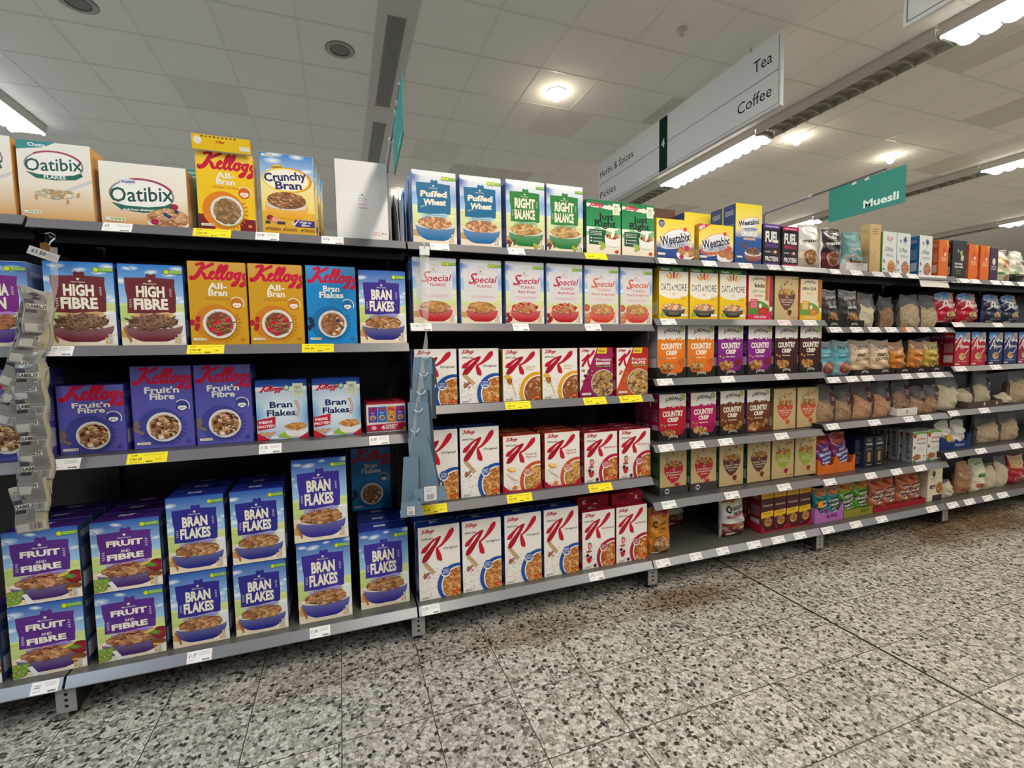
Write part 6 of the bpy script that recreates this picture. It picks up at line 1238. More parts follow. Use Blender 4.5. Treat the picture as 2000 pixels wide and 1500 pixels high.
# its raised lid
g = [o for o in C.objects if o.get('label', '').startswith('yellow golden')][0]
A = Art(26, 2); A.rect(0, 0, 100, 26, '#efc71c'); A.ell(10, 10, 7, 7, '#efe9e4', 12); script(A, 40, 12, 1.9, '#c8243e'); A.rect(80, 14, 98, 22, '#e9e4d8')
for i in range(9): A.rect(16 + i * 7, 1.5, 19 + i * 7, 3.5, ['#3a2a5a', '#8a2a6a', '#2a2a3a'][i % 3])
m = MB(); m.face([(-.097, -.052, .285), (.093, -.052, .285), (.093, -.062, .334), (-.097, -.062, .336)], '#efc71c', 'printed_card'); m.face([(-.097, -.050, .285), (-.097, -.060, .336), (.093, -.060, .334), (.093, -.050, .285)], '#cdb083', 'matt_card')
m.face([(-.097, -.062, .336), (.093, -.062, .334), (.093, .02, .330), (-.097, .02, .332)], '#e4bd24', 'printed_card')
m.art(A, (-.097, -.052, .285), (.19, 0, 0), (0, -.010, .050), (0, -1, -.2)); m.obj('lid_flap', g)
row_items = [('crunchy_bran', .800, 3), ('savers', 1.078, 0)]
for key, x, nr in row_items:
    put(key, x, Y0, T1, CART[key][7] + ', top shelf of the second bay', CART[key][7] + 's')
    for k in range(nr): put(key, x + .008 * (k + 1), Y0 + (k + 1) * .085, T1, CART[key][7].replace('with yellow bowl', '') .strip() + ', %s one back on the top shelf' % ORD[k], CART[key][7] + 's')
CART['teal_box'] = (.19, .262, .08, lambda: (lambda A: (A.rect(0, 0, 100, 138, '#3f9a94'), A.lines(20, 90, 5, 2, 8, 4, '#cfe0dc'), A)[-1])(Art(138)), '#3f9a94', '#8fc0bc', None, 'teal topped carton')
put('teal_box', .42, Y0 + .14, T1, 'teal topped carton peeping over the wide oat biscuit carton')
CART['brown_box'] = (.19, .36, .08, lambda: Art(190), '#5a3a2a', '#5a3a2a', None, 'plain brown card box')
row(1, 'second', Y0, [('high_fibre', .122, 1), ('high_fibre', .331, 1), ('all_bran', .541, 1), ('all_bran', .740, 1), ('kbran', .944, 1), ('bran_flakes', 1.146, 1)])
row(1, 'third', .11, [('fnf_low', .098, 1), ('fnf', .319, 1), ('fnf', .524, 1), ('kbf2', .733, 2), ('kbf2', .946, 2), ('variety', 1.150, 1)])
ZB = zdeck(1, 'bottom')
BR = [('ff', -.059, 2), ('ff', .187, 2), ('bf', .411, 2), ('bf', .626, 2), ('bf_b', .869, 1), ('bf_b', 1.118, 2)]
for i, (key, x, nr) in enumerate(BR):
    w, h, d = CART[key][:3]; dsc = CART[key][7]; yf = .063 if i < 5 else .085
    put(key, x, yf, ZB, '%s, %s on bottom shelf, second bay' % (dsc, ORD[i]), dsc + 's')
    for k in range(nr): put(key, x, yf + (k + 1) * (d + .005), ZB, '%s, %s behind %s bottom shelf column, second bay' % (' '.join(dsc.split()[:5]), ('directly', 'second')[k], ORD[i]), dsc + 's')
    if i < 5:
        xo = (.004, .004, .006, .004, -.003)[i]
        put(key, x + xo, yf - .004, ZB + h + .002, '%s, stacked on %s of bottom shelf, second bay' % (' '.join(dsc.split()[:7]), ORD[i]), dsc + 's')
        for k in range(min(nr, 2)): put(key, x + xo, yf - .004 + (k + 1) * (d + .005), ZB + h + .002, '%s, upper layer, %s behind %s column, second bay' % (' '.join(dsc.split()[:5]), ('directly', 'second')[k], ORD[i]), dsc + 's')
put('kbran', 1.090, .385, ZB + .353, 'bright blue bran flakes carton deep in shadow behind the lower corner')
# --- third bay
row(2, 'top', Y0, [('puffed', 1.378, 3), ('puffed', 1.587, 1), ('balance', 1.803, 1), ('balance', 2.006, 1), ('just_right', 2.219, 1), ('just_right', 2.420, 1)])
row(2, 'second', Y0, [('special_f', 1.370, 1), ('special_f', 1.582, 1), ('special_r', 1.795, 1), ('special_r', 2.001, 1), ('special_p', 2.206, 1), ('special_p', 2.410, 1)])
row(2, 'third', .045, [('k_orig', 1.366, 1), ('k_orig', 1.566, 1), ('k_honey', 1.776, 1), ('k_honey', 1.977, 1), ('k_berries', 2.180, 1), ('k_nuts', 2.392, 1)])
row(2, 'fourth', .056, [('k_orig_l', 1.364, 1), ('k_orig_l', 1.564, 1), ('k_peach', 1.775, 2), ('k_peach', 1.991, 2), ('k_red', 2.210, 2), ('k_red', 2.415, 2)])
row(2, 'bottom', .061, [('k_orig_b', 1.362, 2), ('k_orig_b', 1.566, 2), ('k_orig_b', 1.776, 2), ('k_orig_b', 1.983, 2), ('k_red_b', 2.198, 1), ('k_red_b', 2.400, 1)])
for i, (x, y) in enumerate(((2.198, .12), (2.398, .10))):
    m = MB(); A = Art(34, i); A.rect(36 if i == 0 else 18, 10, 66 if i == 0 else 48, 20, '#5a1520'); A.text('K', 24 if i == 0 else 80, 24, 11, '#e0c4c8', bold=.03); script(A, 50 if i == 0 else 56, 8 if i else 27, 1.6, '#d8b0b6')
    m.box(-.095, .095, 0, .26, 0, .060, '#8e1a2c', 'matt_card', top='#a82438'); m.art(A, (-.097, 0, 0), (.194, 0, 0), (0, 0, .064), (0, -1, 0), 'matt_card')
    m.obj('outer_case', loc=(x, y, zdeck(2, 'bottom') + .304), label='flat dark red cardboard case lying on red berries cartons, ' + ('next to blue lids', 'beside the orange pouch')[i], cat='cardboard box')
for i, x in enumerate((1.775, 1.991)):
    A = Art(20); tray(x - .101, x + .101, .051, zdeck(2, 'fourth') - .0005, .24, .020, '#a81f34', 'red tray with raised corners holding peach and apricot cartons, %s of two' % ORD[i], 'corner')
# --- fourth bay
row(3, 'top', Y0, [('wprotein', 2.652, 1), ('wchoc', 2.922, 1), ('wcrunch', 3.150, 1), ('fuel_p', 3.324, 1), ('fuel_r', 3.469, 1)])
pouch('granola_white', 3.642, Y0, zdeck(3, 'top'), 'white granola pouch with bowl picture, top shelf, fourth bay')
pouch('granola_black', 3.835, Y0, zdeck(3, 'top'), 'black granola pouch with white edge, standing on top shelf')
put('wcrunch', 2.99, .26, zdeck(3, 'top') + .0, 'tall yellow and blue chocolate protein carton behind the chocolate chip one')
put('brown_box', 2.80, .34, zdeck(3, 'top'), 'plain brown card box at the back of top shelf')
row(3, 'second', .04, [('oats_more', 2.646, 1), ('oats_more', 2.847, 0), ('oats_more', 3.050, 0), ('jkids', 3.252, 0), ('kr_choc', 3.453, 0), ('granola_kid', 3.654, 0)])
JT = Art(40, 1); JT.text('JORDANS', 50, 34, 6.5, '#cfc8b8', w=34, bold=.03, arch=4)
def jtray(x0, x1, yf, b, lvl, i, notch='dip', hf=.034, depth=.24): tray(x0, x1, yf, zdeck(b, lvl) - .0005, depth, hf, '#262322', 'black cardboard tray with arched white lettering, %s on %s shelf, %s' % (ORD[i], lvl, BAYN[b]), notch, art=JT, group='black lettered trays')
CC3 = [('cc_h', 2.633), ('cc_h', 2.830), ('cc_r', 3.038), ('cc_r', 3.256), ('cc_c', 3.461), ('cc_c', 3.661)]
row(3, 'third', .04, CC3, rear=2, dz=.022)
for i, (k_, x) in enumerate(CC3): jtray(x - .0945, x + .0945, .035, 3, 'third', i)
for i, (k_, x) in enumerate(CC3):
    m = MB(); m.box(-.088, .088, 0, .22, 0, .0195, '#b89a70', 'matt_card'); m.obj('tray_insert', loc=(x, .0385, zdeck(3, 'third') + .0018), label='brown card insert lifting the %s granola cluster carton' % ORD[i], cat='card insert')
row(3, 'fourth', .097, [('cc_s', 2.690, 2), ('cc_ra', 2.903, 2), ('cc_n', 3.114, 2), ('cc_n', 3.315, 2), ('kr_maple', 3.527, 1), ('kr_maple', 3.723, 1)], dz=.003)
for i, x in enumerate((2.690, 2.903, 3.114)): jtray(x - .0945, x + .0945, .092, 3, 'fourth', i)
row(3, 'fifth', .107, [('kr_straw', 2.705, 2), ('kr_straw', 2.918, 2), ('kr_choc2', 3.123, 2), ('kr_choc2', 3.337, 2), ('kr_apple', 3.534, 1), ('kr_apple', 3.727, 1)], dz=.003)
MT = Art(26, 1); MT.ell(26, 14, 8, 8, '#d9d6d0', 16); MT.text('M', 26, 18, 8, '#2c2a2a', w=10, bold=.04)
for i, x in enumerate((2.705, 2.918)): tray(x - .0955, x + .0955, .102, zdeck(3, 'fifth') - .0005, .26, .046, '#46403f', 'dark grey tray with round white letter badge, %s of two' % ORD[i], 'flat', art=MT)
ZB3 = zdeck(3, 'bottom')
pouch('cn_orange', 2.602, .070, ZB3, 'orange nut granola pouch standing alone at the joint, bottom shelf')
pouch('cn_white', 3.163, .105, ZB3, 'white and brown chocolate granola pouch, bottom shelf, fourth bay')
pouch('cn_white', 2.93, .37, ZB3, 'white and brown granola pouch at the dark back of bottom shelf')
for i, x in enumerate((3.400, 3.506, 3.612, 3.718)):
    for k in range(2): put('creation', x, .095 + k * .095, ZB3 + .003, 'maroon and yellow granola carton, %s %s in the red trays' % (ORD[i], ('along the front', 'along the back')[k]), 'maroon and yellow granola cartons')
for i, (a, b_) in enumerate(((3.345, 3.557), (3.561, 3.772))): tray(a, b_, .089, ZB3 - .0005, .30, .024, '#9c1a2a', 'dark red tray with high corners holding granola cartons, %s of two' % ORD[i], 'corner', side_h=.10)
# --- fifth bay
T4 = zdeck(4, 'top')
pouch('granola_teal', 4.037, .045, T4 + .003, 'teal granola pouch standing in a small white tray')
WT = Art(60, 1); WT.rect(24, 14, 76, 26, '#8fb4bc'); WT.text('granola', 66, 42, 8, '#8c8a88', w=34); tray(3.94, 4.135, .036, T4 - .0005, .10, .050, '#dcd9d3', 'small white tray under the teal granola pouch', 'flat', art=WT, side_h=.05)
row(4, 'top', Y0, [('kraft_side', 4.197, 0)], start=1)
row(4, 'top', Y0, [('kell_red', 4.335, 1), ('kell_blue', 4.473, 1), ('kell_blue', 4.700, 1), ('orange', 4.892, 1)], start=2)
T5 = zdeck(5, 'top')
put('dorset', 5.070, Y0, T5, 'black muesli carton with green seeds, between orange cartons')
row(5, 'top', Y0, [('orange', 5.228, 1), ('orange', 5.365, 1)], start=1)
CART['plum'] = (.10, .235, .075, lambda: (lambda A: (A.rect(0, 0, 100, 223, '#3a2044'), A.ell(50, 92, 20, 24, '#e0dcd4', 12), A.lines(20, 80, 120, 3, 12, 6, '#c8b8cc'), A)[-1])(Art(223)), '#3a2044', '#4a2a54', None, 'dark plum muesli carton')
row(5, 'top', Y0, [('plum', 5.477, 1)], start=3)
pouch('cream', 5.63, Y0, T5, 'cream muesli pouch with purple edge, top shelf, sixth bay')
pouch('white_oat', 5.83, Y0, T5, 'white muesli pouch with black base, top shelf, sixth bay')
Z = zdeck(4, 'second')
pouch('jd_dark', 3.868, .055, Z + .003, 'dark grey muesli pouch, first on second shelf, fifth bay', 'dark grey muesli pouches', rz=.1)
pouch('jd_dark', 4.045, .055, Z + .003, 'dark grey muesli pouch, second on second shelf, fifth bay', 'dark grey muesli pouches')
jtray(3.780, 3.955, .048, 4, 'second', 0, 'flat', .045); jtray(3.960, 4.140, .048, 4, 'second', 1, 'flat', .045)
clear_bag(4.215, .055, Z, .135, .225, .09, .62, 'pale_oats', 'clear bag of pale oats pressed against the dark lettered tray', seed=3)
clear_bag(4.335, .14, Z, .135, .20, .09, .6, 'dark_grains', 'clear bag of dark grains, nearer the pale oats, second shelf', seed=4)
clear_bag(4.480, .10, Z, .135, .215, .09, .6, 'toasted_oats', 'clear bag of brown grains set back on second shelf', seed=5)
clear_bag(4.655, .055, Z, .200, .228, .10, .66, 'oat_grains', 'bulging clear bag of oats, second shelf, fifth bay', seed=6)
clear_bag(4.855, .055, Z, .165, .226, .10, .62, 'oat_grains', 'clear bag of oats touching the red mountain bags', seed=7)
Z = zdeck(4, 'third')
pouch('jd_teal', 3.838, .055, Z, 'light blue granola pouch with red berries, first on third shelf', 'light blue granola pouches', rz=.05)
pouch('jd_teal', 3.985, .05, Z, 'light blue granola pouch with red berries, second on third shelf', 'light blue granola pouches')
pouch('jd_simply', 4.165, .058, Z + .003, 'cream and grey granola pouch beside the light blue pouches', 'cream and grey granola pouches')
pouch('jd_simply', 4.358, .058, Z + .003, 'cream and grey granola pouch beside the orange pouches', 'cream and grey granola pouches')
pouch('jd_orange', 4.560, .065, Z + .003, 'orange granola pouch leaning back, nearer the cream pouches', 'orange granola pouches', roll=-.16)
pouch('jd_orange', 4.735, .065, Z + .003, 'orange granola pouch slumped, nearer the yellow pouch', 'orange granola pouches', roll=.10)
pouch('jd_yellow', 4.900, .065, Z + .003, 'mustard yellow granola pouch in black tray, third shelf', roll=.04)
for i, (a, b_) in enumerate(((4.070, 4.262), (4.266, 4.458), (4.475, 4.645), (4.65, 4.81), (4.815, 4.985))): jtray(a, b_, .050, 4, 'third', i, 'flat', .036)
Z = zdeck(4, 'fourth')
BG = [(3.872, .150, .235, 'toasted_oats', '#4a1c24', 'clear bag of golden granola, first on fourth shelf'), (4.030, .145, .232, 'toasted_oats', '#4a1c24', 'clear bag of golden granola, second on fourth shelf'),
      (4.215, .185, .245, 'fruit_oats', '#4a1c24', 'clear bag of reddish fruit granola, third on fourth shelf'), (4.405, .165, .235, 'fruit_oats', '#4a1c24', 'clear bag of reddish fruit granola, fourth on fourth shelf'),
      (4.610, .175, .240, 'cocoa_pieces', '#5a1f30', 'clear bag of cocoa pieces standing in white tray'), (4.775, .150, .190, 'toasted_oats', '#4a3a30', 'short clear bag of brown flakes beside the white tray'),
      (4.925, .150, .195, 'toasted_oats', '#3a2a24', 'short clear bag of brown flakes beside pale oats')]
for i, (x, w, h, gr, st, lb) in enumerate(BG): clear_bag(x, .060 if i != 4 else .064, Z + (.003 if i == 4 else 0), w, h, .095, .60, gr, lb, seed=11 + i, sticker=st)
tray(4.505, 4.715, .055, Z - .0005, .18, .05, '#dedbd5', 'white tray with black round logo under cocoa bag', 'flat', art=(lambda A: (A.ell(50, 12, 5, 5, '#2a2826', 14), A.text('M', 50, 14.4, 5, '#e8e4dc', w=6, bold=.03), A)[-1])(Art(24)), side_h=.09)
Z = zdeck(4, 'fifth')
pouch('purple', 3.925, .112, Z + .003, 'magenta granola pouch with blue title, nearer the kraft cartons', 'magenta granola pouches', tilt=-.05)
pouch('purple', 4.090, .112, Z + .003, 'magenta granola pouch with blue title, nearer the slim black cartons', 'magenta granola pouches', roll=-.14)
tray(3.835, 4.005, .104, Z - .0005, .26, .075, '#d8702a', 'orange wavy tray under the magenta pouch nearer the kraft cartons', 'wave', side_h=.10)
tray(4.010, 4.180, .104, Z - .0005, .26, .075, '#d8702a', 'orange wavy tray under the magenta pouch nearer slim black cartons', 'wave', side_h=.10)
for i, x in enumerate((4.325, 4.428)):
    for k in range(3): put('grenola', x, .11 + k * .105, Z, 'slim black protein granola carton, %s in the %s file' % (ORD[k], ORD[i]), 'slim black protein granola cartons')
for i, x in enumerate((4.815, 5.010 - .035)):
    for k in range((4, 2)[i]): put('grape', x, .085 + k * .086, Z, 'white wheat nugget carton with grey lettered side, %s column, %s one deep' % (ORD[i], ORD[k]), 'white wheat nugget cartons')
Z = zdeck(4, 'bottom')
pouch('teal', 3.872, .088, Z + .003, 'teal granola pouch in pink tray, nearer the maroon cartons', 'teal granola pouches'); pouch('teal', 3.985, .088, Z + .003, 'teal granola pouch in pink tray, nearer the green pouches', 'teal granola pouches')
PT = Art(60, 3); PT.ell(18, 12, 9, 9, '#e8a02a', 14); PT.text('Vanilla', 34, 34, 7, '#7a3a86', w=34, bold=.04); PT.text('BLOND', 60, 50, 8, '#5a2a6c', w=38, bold=.05)
tray(3.790, 4.048, .080, Z - .0005, .22, .075, '#b06cb4', 'pink lilac tray with purple writing holding teal pouches', 'wave', art=PT, side_h=.12)
pouch('green', 4.125, .088, Z + .003, 'bright green granola pouch, nearer the lilac tray', 'bright green granola pouches', roll=-.08); pouch('green', 4.262, .098, Z + .003, 'bright green granola pouch, nearer the terracotta pouches', 'bright green granola pouches', roll=.05)
OT = Art(24, 2); OT.text('JUICY', 72, 17, 8, '#4a4a1c', w=32, bold=.04); tray(4.056, 4.335, .080, Z - .0005, .22, .052, '#8f8a34', 'olive tray holding the bright green pouches', 'flat', art=OT)
for i, x in enumerate((4.415, 4.550, 4.690, 4.825)): pouch('terra', x, .088 + (.006 if i % 2 else 0), Z + .003, 'terracotta granola pouch, %s of the four in red trays' % ORD[i], 'terracotta granola pouches', roll=(.02, -.04, .05, -.08)[i])
for i, (a, b_) in enumerate(((4.345, 4.618), (4.622, 4.895))): tray(a, b_, .080, Z - .0005, .22, .036, '#9c2030', 'low red tray under terracotta pouches, %s of two' % ORD[i], 'flat')
put('oatmeal', 5.015, .09, Z, 'cream oat clusters carton with purple band, bottom shelf')
# --- sixth bay
Z = zdeck(5, 'second')
pouch('alp_r', 5.045, .06, Z, 'red muesli bag with mountain picture, slumped beside oat bag', 'red muesli bags', roll=-.06); pouch('alp_r', 5.290, .055, Z, 'red muesli bag with mountain picture, beside the navy bags', 'red muesli bags', roll=-.02)
pouch('alp_b', 5.600, .06, Z, 'navy muesli bag with mountain picture, beside the red bags', 'navy muesli bags'); pouch('alp_b', 5.835, .06, Z, 'navy muesli bag with mountain picture, farther from the red bags', 'navy muesli bags', roll=-.05)
row(5, 'third', .04, [('alpen_r', 5.161, 1), ('alpen_r', 5.352, 1), ('alpen_b', 5.565, 1), ('alpen_b', 5.756, 1), ('alpen_p', 5.945, 0)])
Z = zdeck(5, 'fourth')
clear_bag(5.135, .065, Z, .235, .245, .11, .66, 'pale_oats', 'tall clear bag of pale oats standing at the joint, fourth shelf', seed=21)
clear_bag(5.41, .10, Z + .003, .19, .13, .12, .9, 'pale_oats', 'low clear bag of oats slumped in brown tray', seed=22)
clear_bag(5.625, .10, Z + .003, .185, .265, .11, .55, 'pale_oats', 'upright clear bag of fine oats with black sticker in brown tray', seed=23, sticker='#22262e')
tray(5.310, 5.745, .065, Z - .0005, .22, .042, '#5a4a40', 'long brown tray with round badges under oat bags', 'flat', art=(lambda A: (A.ell(48, 5, 3, 3, '#cfc6b4', 12), A.ell(84, 5, 3, 3, '#cfc6b4', 12), A)[-1])(Art(9.6)))
clear_bag(5.86, .07, Z, .20, .075, .13, .95, 'pale_oats', 'flat clear bag of oats lying past the brown tray', seed=24)
clear_bag(6.07, .08, Z, .22, .24, .12, .72, 'oat_grains', 'clear bag of brown oats past the flat bag', seed=25)
Z = zdeck(5, 'fifth')
m_ = art_pouch(110, '#d8d4cc', [('MALLOWS', .5, 8, 60)], None, seed=31, tc='#5a2f8c')
POUCH['mallow'] = (.15, .20, .09, lambda: m_, '#d8d4cc', 'white marshmallow pouch', {'slump': .05})
for i, (x, rl) in enumerate(((5.135, -.1), (5.29, .06))): pouch('mallow', x, .085, Z + .003, 'white marshmallow cereal pouch in blue tray, %s of two' % ORD[i], 'white marshmallow pouches', roll=rl)
BT = Art(34, 2); BT.ell(24, 8, 8, 8, '#e0a82a', 14); BT.text('Mallow', 62, 28, 6, '#9aa8d8', w=34, bold=.03); tray(5.035, 5.385, .072, Z - .0005, .20, .075, '#23366e', 'dark blue tray with yellow badge holding marshmallow pouches', 'wave', art=BT)
clear_bag(5.50, .20, Z, .20, .19, .12, .8, 'dark_grains', 'clear bag of dark cereal set back beside the blue tray', seed=32)
clear_bag(5.72, .085, Z, .28, .185, .14, .74, 'oat_grains', 'low bulging clear bag of golden oats, fifth shelf', seed=33)
clear_bag(5.99, .085, Z, .22, .21, .12, .70, 'oat_grains', 'clear bag of golden oats past the bulging one', seed=34)
Z = zdeck(5, 'bottom')
clear_bag(5.195, .080, Z, .12, .13, .09, .8, 'pale_oats', 'small clear oat bag with green seal beside cream carton', seed=41)
pouch('paper', 5.225, .185, Z, 'brown paper oat bag behind the small clear bag', 'brown paper oat bags'); pouch('paper', 5.405, .09, Z, 'brown paper oat bag beside the cream and green pouch', 'brown paper oat bags')
pouch('greencream', 5.590, .085, Z, 'cream pouch with dark green band, bottom shelf, sixth bay', roll=-.06)
clear_bag(5.74, .085, Z, .16, .20, .11, .8, 'pale_oats', 'white cereal bag with grey print, nearer the cream green pouch', seed=42); clear_bag(5.90, .085, Z, .16, .24, .11, .75, 'pale_oats', 'tall white cereal bag with grey print, nearer the red bag', seed=43)
pouch('red_bag', 6.10, .085, Z, 'tan and red cereal bag at the far end of bottom shelf')
# --- folded dividers between savers and puffed wheat
for i, (x, rz, h) in enumerate(((1.205, 1.45, .26), (1.222, 1.62, .24), (1.240, 1.50, .26), (1.262, 1.38, .20))):
    m = MB(); m.prism([(-.10, 0), (.10, 0), (.085, h * .8), (.02, h), (-.07, h * .55)], -.0015, .0015, ['#8f9296', '#a5a8ac', '#7b7e83', '#9a9da1'][i], 'matt_card', axis='y')
    o = m.obj('card_divider', loc=(x, .155, T1), label='grey folded card divider on top shelf, %s past the plain white carton' % ORD[i], cat='card divider'); o.rotation_euler = (0, 0, rz)
# ------------------------------------------------------------------ hanging aisle sign
def xplane_art(m, A, x, y_left, z0, w, h, mat='matt_card'): m.art(A, (x, y_left, z0), (0, -w, 0), (0, 0, h), (-1, 0, 0), mat, base=.0005)
SY0, SY1, SZ0, SZ1, SX = .975, 3.88, 3.285, 3.872, 4.45
r = empty('aisle_sign', (SX, (SY0 + SY1) / 2, SZ0), label='long white hanging aisle sign with dark green number four panel', cat='aisle sign')
def rel(m, name): return m.obj(name, r, loc=(-SX, -(SY0 + SY1) / 2, -SZ0))
m = MB(); m.box(SX, SX + .03, SY0, SY1, SZ0, SZ1, '#eceeee', 'matt_card'); m.box(SX - .004, SX + .034, SY0 - .004, SY1 + .004, SZ0 - .006, SZ0, '#c9ccd0', 'painted_metal')
Lw = SY1 - SY0; HH = 100 * (SZ1 - SZ0) / Lw; A = Art(HH, 1)
fy = lambda y: (SY1 - y) / Lw * 100
ya, yb = fy(2.545), fy(2.41)
for a, b in ((.6, ya), (yb, 99.4)): A.rect(a, HH * .49, b, HH * .503, '#8a8f94')
A.rect(.6, HH * .955, 99.4, HH * .965, '#8a8f94'); A.rect(99.2, HH * .03, 99.4, HH * .96, '#8a8f94')
A.text('Herbs & Spices', 1.2, HH * .34, HH * .155, '#1d2422', w=27, align='l'); A.text('Pickles', 1.2, HH * .82, HH * .155, '#1d2422', w=13.5, align='l')
A.text('Tea', 97, HH * .34, HH * .165, '#1d2422', w=6.6, align='r'); A.text('Coffee', 97, HH * .80, HH * .165, '#1d2422', w=12.5, align='r')
xplane_art(m, A, SX, SY1, SZ0, Lw, SZ1 - SZ0); rel(m, 'panel')
m = MB(); m.box(SX - .004, SX + .001, 2.41, 2.545, SZ0 + .01, SZ1 - .005, '#16302b', 'matt_card'); A = Art(430); A.text('4', 50, 240, 62, '#dfe6e2', bold=.05, w=40); xplane_art(m, A, SX - .004, 2.545, SZ0 + .01, .135, .577); rel(m, 'number_panel')
for y in (1.3, 3.5):
    m = MB(); m.tube([(SX + .015, y, SZ1), (SX + .015, y, H_CEIL)], .004, '#8d8a84', n=6); rel(m, 'hanger')
# second sign of the next aisle: its lower corner only is in view
X2, Ya = 4.45, -1.33
r2 = empty('aisle_sign', (X2, Ya, 3.325), label='white hanging aisle sign showing only its lower corner at the top', cat='aisle sign')
m = MB(); m.box(0, .03, -1.45, 1.405, 0, .547, '#eceeee', 'matt_card'); A = Art(20); A.rect(.6, 18.9, 99.4, 19.2, '#8a8f94'); A.rect(.6, .5, .9, 19, '#8a8f94'); xplane_art(m, A, 0, 1.405, 0, 2.85, .547); m.obj('panel', r2)
m = MB()
for y in (-1, 1): m.tube([(.015, y, .547), (.015, y, H_CEIL - 3.325)], .004, '#8d8a84', n=6)
m.obj('hanger', r2)

# ------------------------------------------------------------------ teal flag signs on arms
def flag(x, text, label, z0=2.032, z1=2.222, arm0=.5, rz=0.0):
    r = empty('flag_sign', (x, 0, 0), rz=rz, label=label, cat='flag sign')
    m = MB(); m.tube([(0, arm0 - .02, 1.78), (0, arm0 - .02, 2.20), (0, arm0 - .035, 2.213), (0, arm0 - .06, 2.215)], .009, '#8f8d8c'); m.obj('pole', r)
    m = MB(); m.tube([(0, arm0 - .05, 2.215), (0, .12, 2.222)], .010, '#a3a1a0'); m.tube([(0, .14, 2.222), (0, -.30, 2.234)], .006, '#6d6b6b'); m.tube([(0, .125, 2.222), (0, .145, 2.222)], .013, '#bdbbba'); arm = m.obj('arm', r)
    m = MB(); m.box(-.0015, .0015, -.392, .017, z0, z1, '#3f8a7e', 'matt_card'); A = Art(46.5); A.text(text, 93, 40, 9.8, '#dfeeea', w=44, bold=.03, align='r', rot=0)
    m.art(A, (-.0015, .017, z0), (0, -.409, 0), (0, 0, z1 - z0), (-1, 0, 0), 'matt_card'); m.obj('flag', r)
    for y in (-.13, -.20):
        m = MB(); m.tube([(0, y, z1 - .012), (-.006, y - .004, z1 + .002), (0, y, z1 + .012), (.006, y + .003, z1 + .004)], .0022, '#cfcdca', n=6); m.box(-.004, .004, y - .012, y + .012, z1 - .016, z1 - .004, '#cfcdca', 'plain_plastic'); m.obj('clip', arm)
    return r
flag(3.75, 'Muesli', 'teal flag sign with white lettering on a grey arm above pouches')
flag(1.2105, '', 'teal flag sign seen edge on, on a pole beside puffed wheat', rz=-.032)

# ------------------------------------------------------------------ hanging strip of sachets at the first joint
def wire(name, pts, rad, col, label, cat): m = MB(); m.tube(pts, rad, col, 'brushed_metal', 6); return m.obj(name, label=label, cat=cat)
r = empty('hook', (.055, -.004, 1.73), label='bent wire hook hanging under the top rail at the sachets', cat='hook')
m = MB(); m.tube([(-.02, .04, .0), (-.018, .03, -.012), (.0, .02, -.016), (.015, .0, -.03), (.030, -.008, -.036), (.034, -.014, -.026), (.022, -.016, -.018), (.008, -.012, -.022)], .0016, '#9a9a9e', 'brushed_metal', 6)
m.tube([(.030, -.008, -.036), (.020, -.014, -.050), (.016, -.014, -.060)], .0022, '#c9c9cc', 'brushed_metal', 6); m.obj('wire', r)
m = MB(); m.prism([(-.012, -.10), (.018, -.115), (.022, -.068), (.008, -.050), (-.010, -.052)], -.010, -.0085, '#6d4c22', 'matt_card', axis='y'); m.obj('card_tag', r)
m = MB(); A = Art(34); A.text('£1.50', 34, 22, 14, '#2a2829', w=46, bold=.02); A.lines(62, 94, 10, 3, 6, 2, '#8f8d90'); o = m
a, u, v = Vector((-.045, -.014, -.088)), Vector((.078, 0, -.030)), Vector((.010, 0, .026))
m.face([a, a + u, a + u + v, a + v], '#b9b7b6', 'matt_card'); m.art(A, a, u, v, (0, -1, 0), 'matt_card'); m.obj('price_card', r)
def sachet_mesh(seed, tan):
    A = Art(190, seed); R = random.Random(seed)
    A.rect(0, 0, 100, 190, '#74716f'); A.rect(66 if tan else 90, 0, 100, 190, '#a1977c')
    A.rect(0, 0, 100, 20, '#96938f'); A.rect(20, 24, 74, 60, '#6c6968'); A.poly([(20, 20), (56, 12), (62, 20), (50, 30), (36, 34), (60, 40), (44, 48), (24, 44), (36, 32)], '#37343a')
    A.rect(4, 66, 74, 86, '#b3b0aa'); A.text('LABEL.IT', 39, 83, 13, '#1c1a20', w=64, bold=.04)
    A.rect(0, 46, 30, 64, '#3a3740'); A.rect(0, 90, 36, 104, '#2f2c36'); A.lines(42, 92, 96, 6, 7, 2.2, '#5f5c5a'); A.lines(8, 90, 136, 2, 6, 2, '#8a8783')
    A.rect(4, 150, 96, 184, '#aaa7a2')
    for i in range(16): A.rect(44 + i * 2.8, 152, 44 + i * 2.8 + R.choice((.9, 1.6)), 180, '#35333a')
    return pouch_mesh('sachet', .085, .150, .014, A, '#8d8a85', 'foil_print', seed=seed, neck=.01, topflat=.995, flat=.6)
SM = [sachet_mesh(3, True), sachet_mesh(5, False)]
SP = [(.034, 1.375, .05, 0), (.016, 1.325, .16, 1), (-.004, 1.275, .20, 0), (-.045, 1.20, .42, 1), (-.030, 1.140, .34, 0), (-.055, 1.075, .28, 1), (.010, 1.150, .02, 0),
      (.012, 1.105, .0, 1), (.012, 1.050, -.03, 0), (.014, .995, -.02, 1), (.016, .945, -.02, 0), (.018, .895, .0, 1), (.010, .845, .02, 0), (.002, .790, .02, 1), (.000, .725, -.10, 0)]
r = empty('clip_strip', (.015, -.014, .74), label='clear plastic merchandising strip carrying the silver sachets', cat='clip strip')
m = MB(); pts = [(.066, .0, .925), (.062, -.004, .80), (.040, -.006, .70), (.012, -.004, .55), (.0, -.004, .40), (-.002, -.004, .20), (-.004, -.004, .06)]
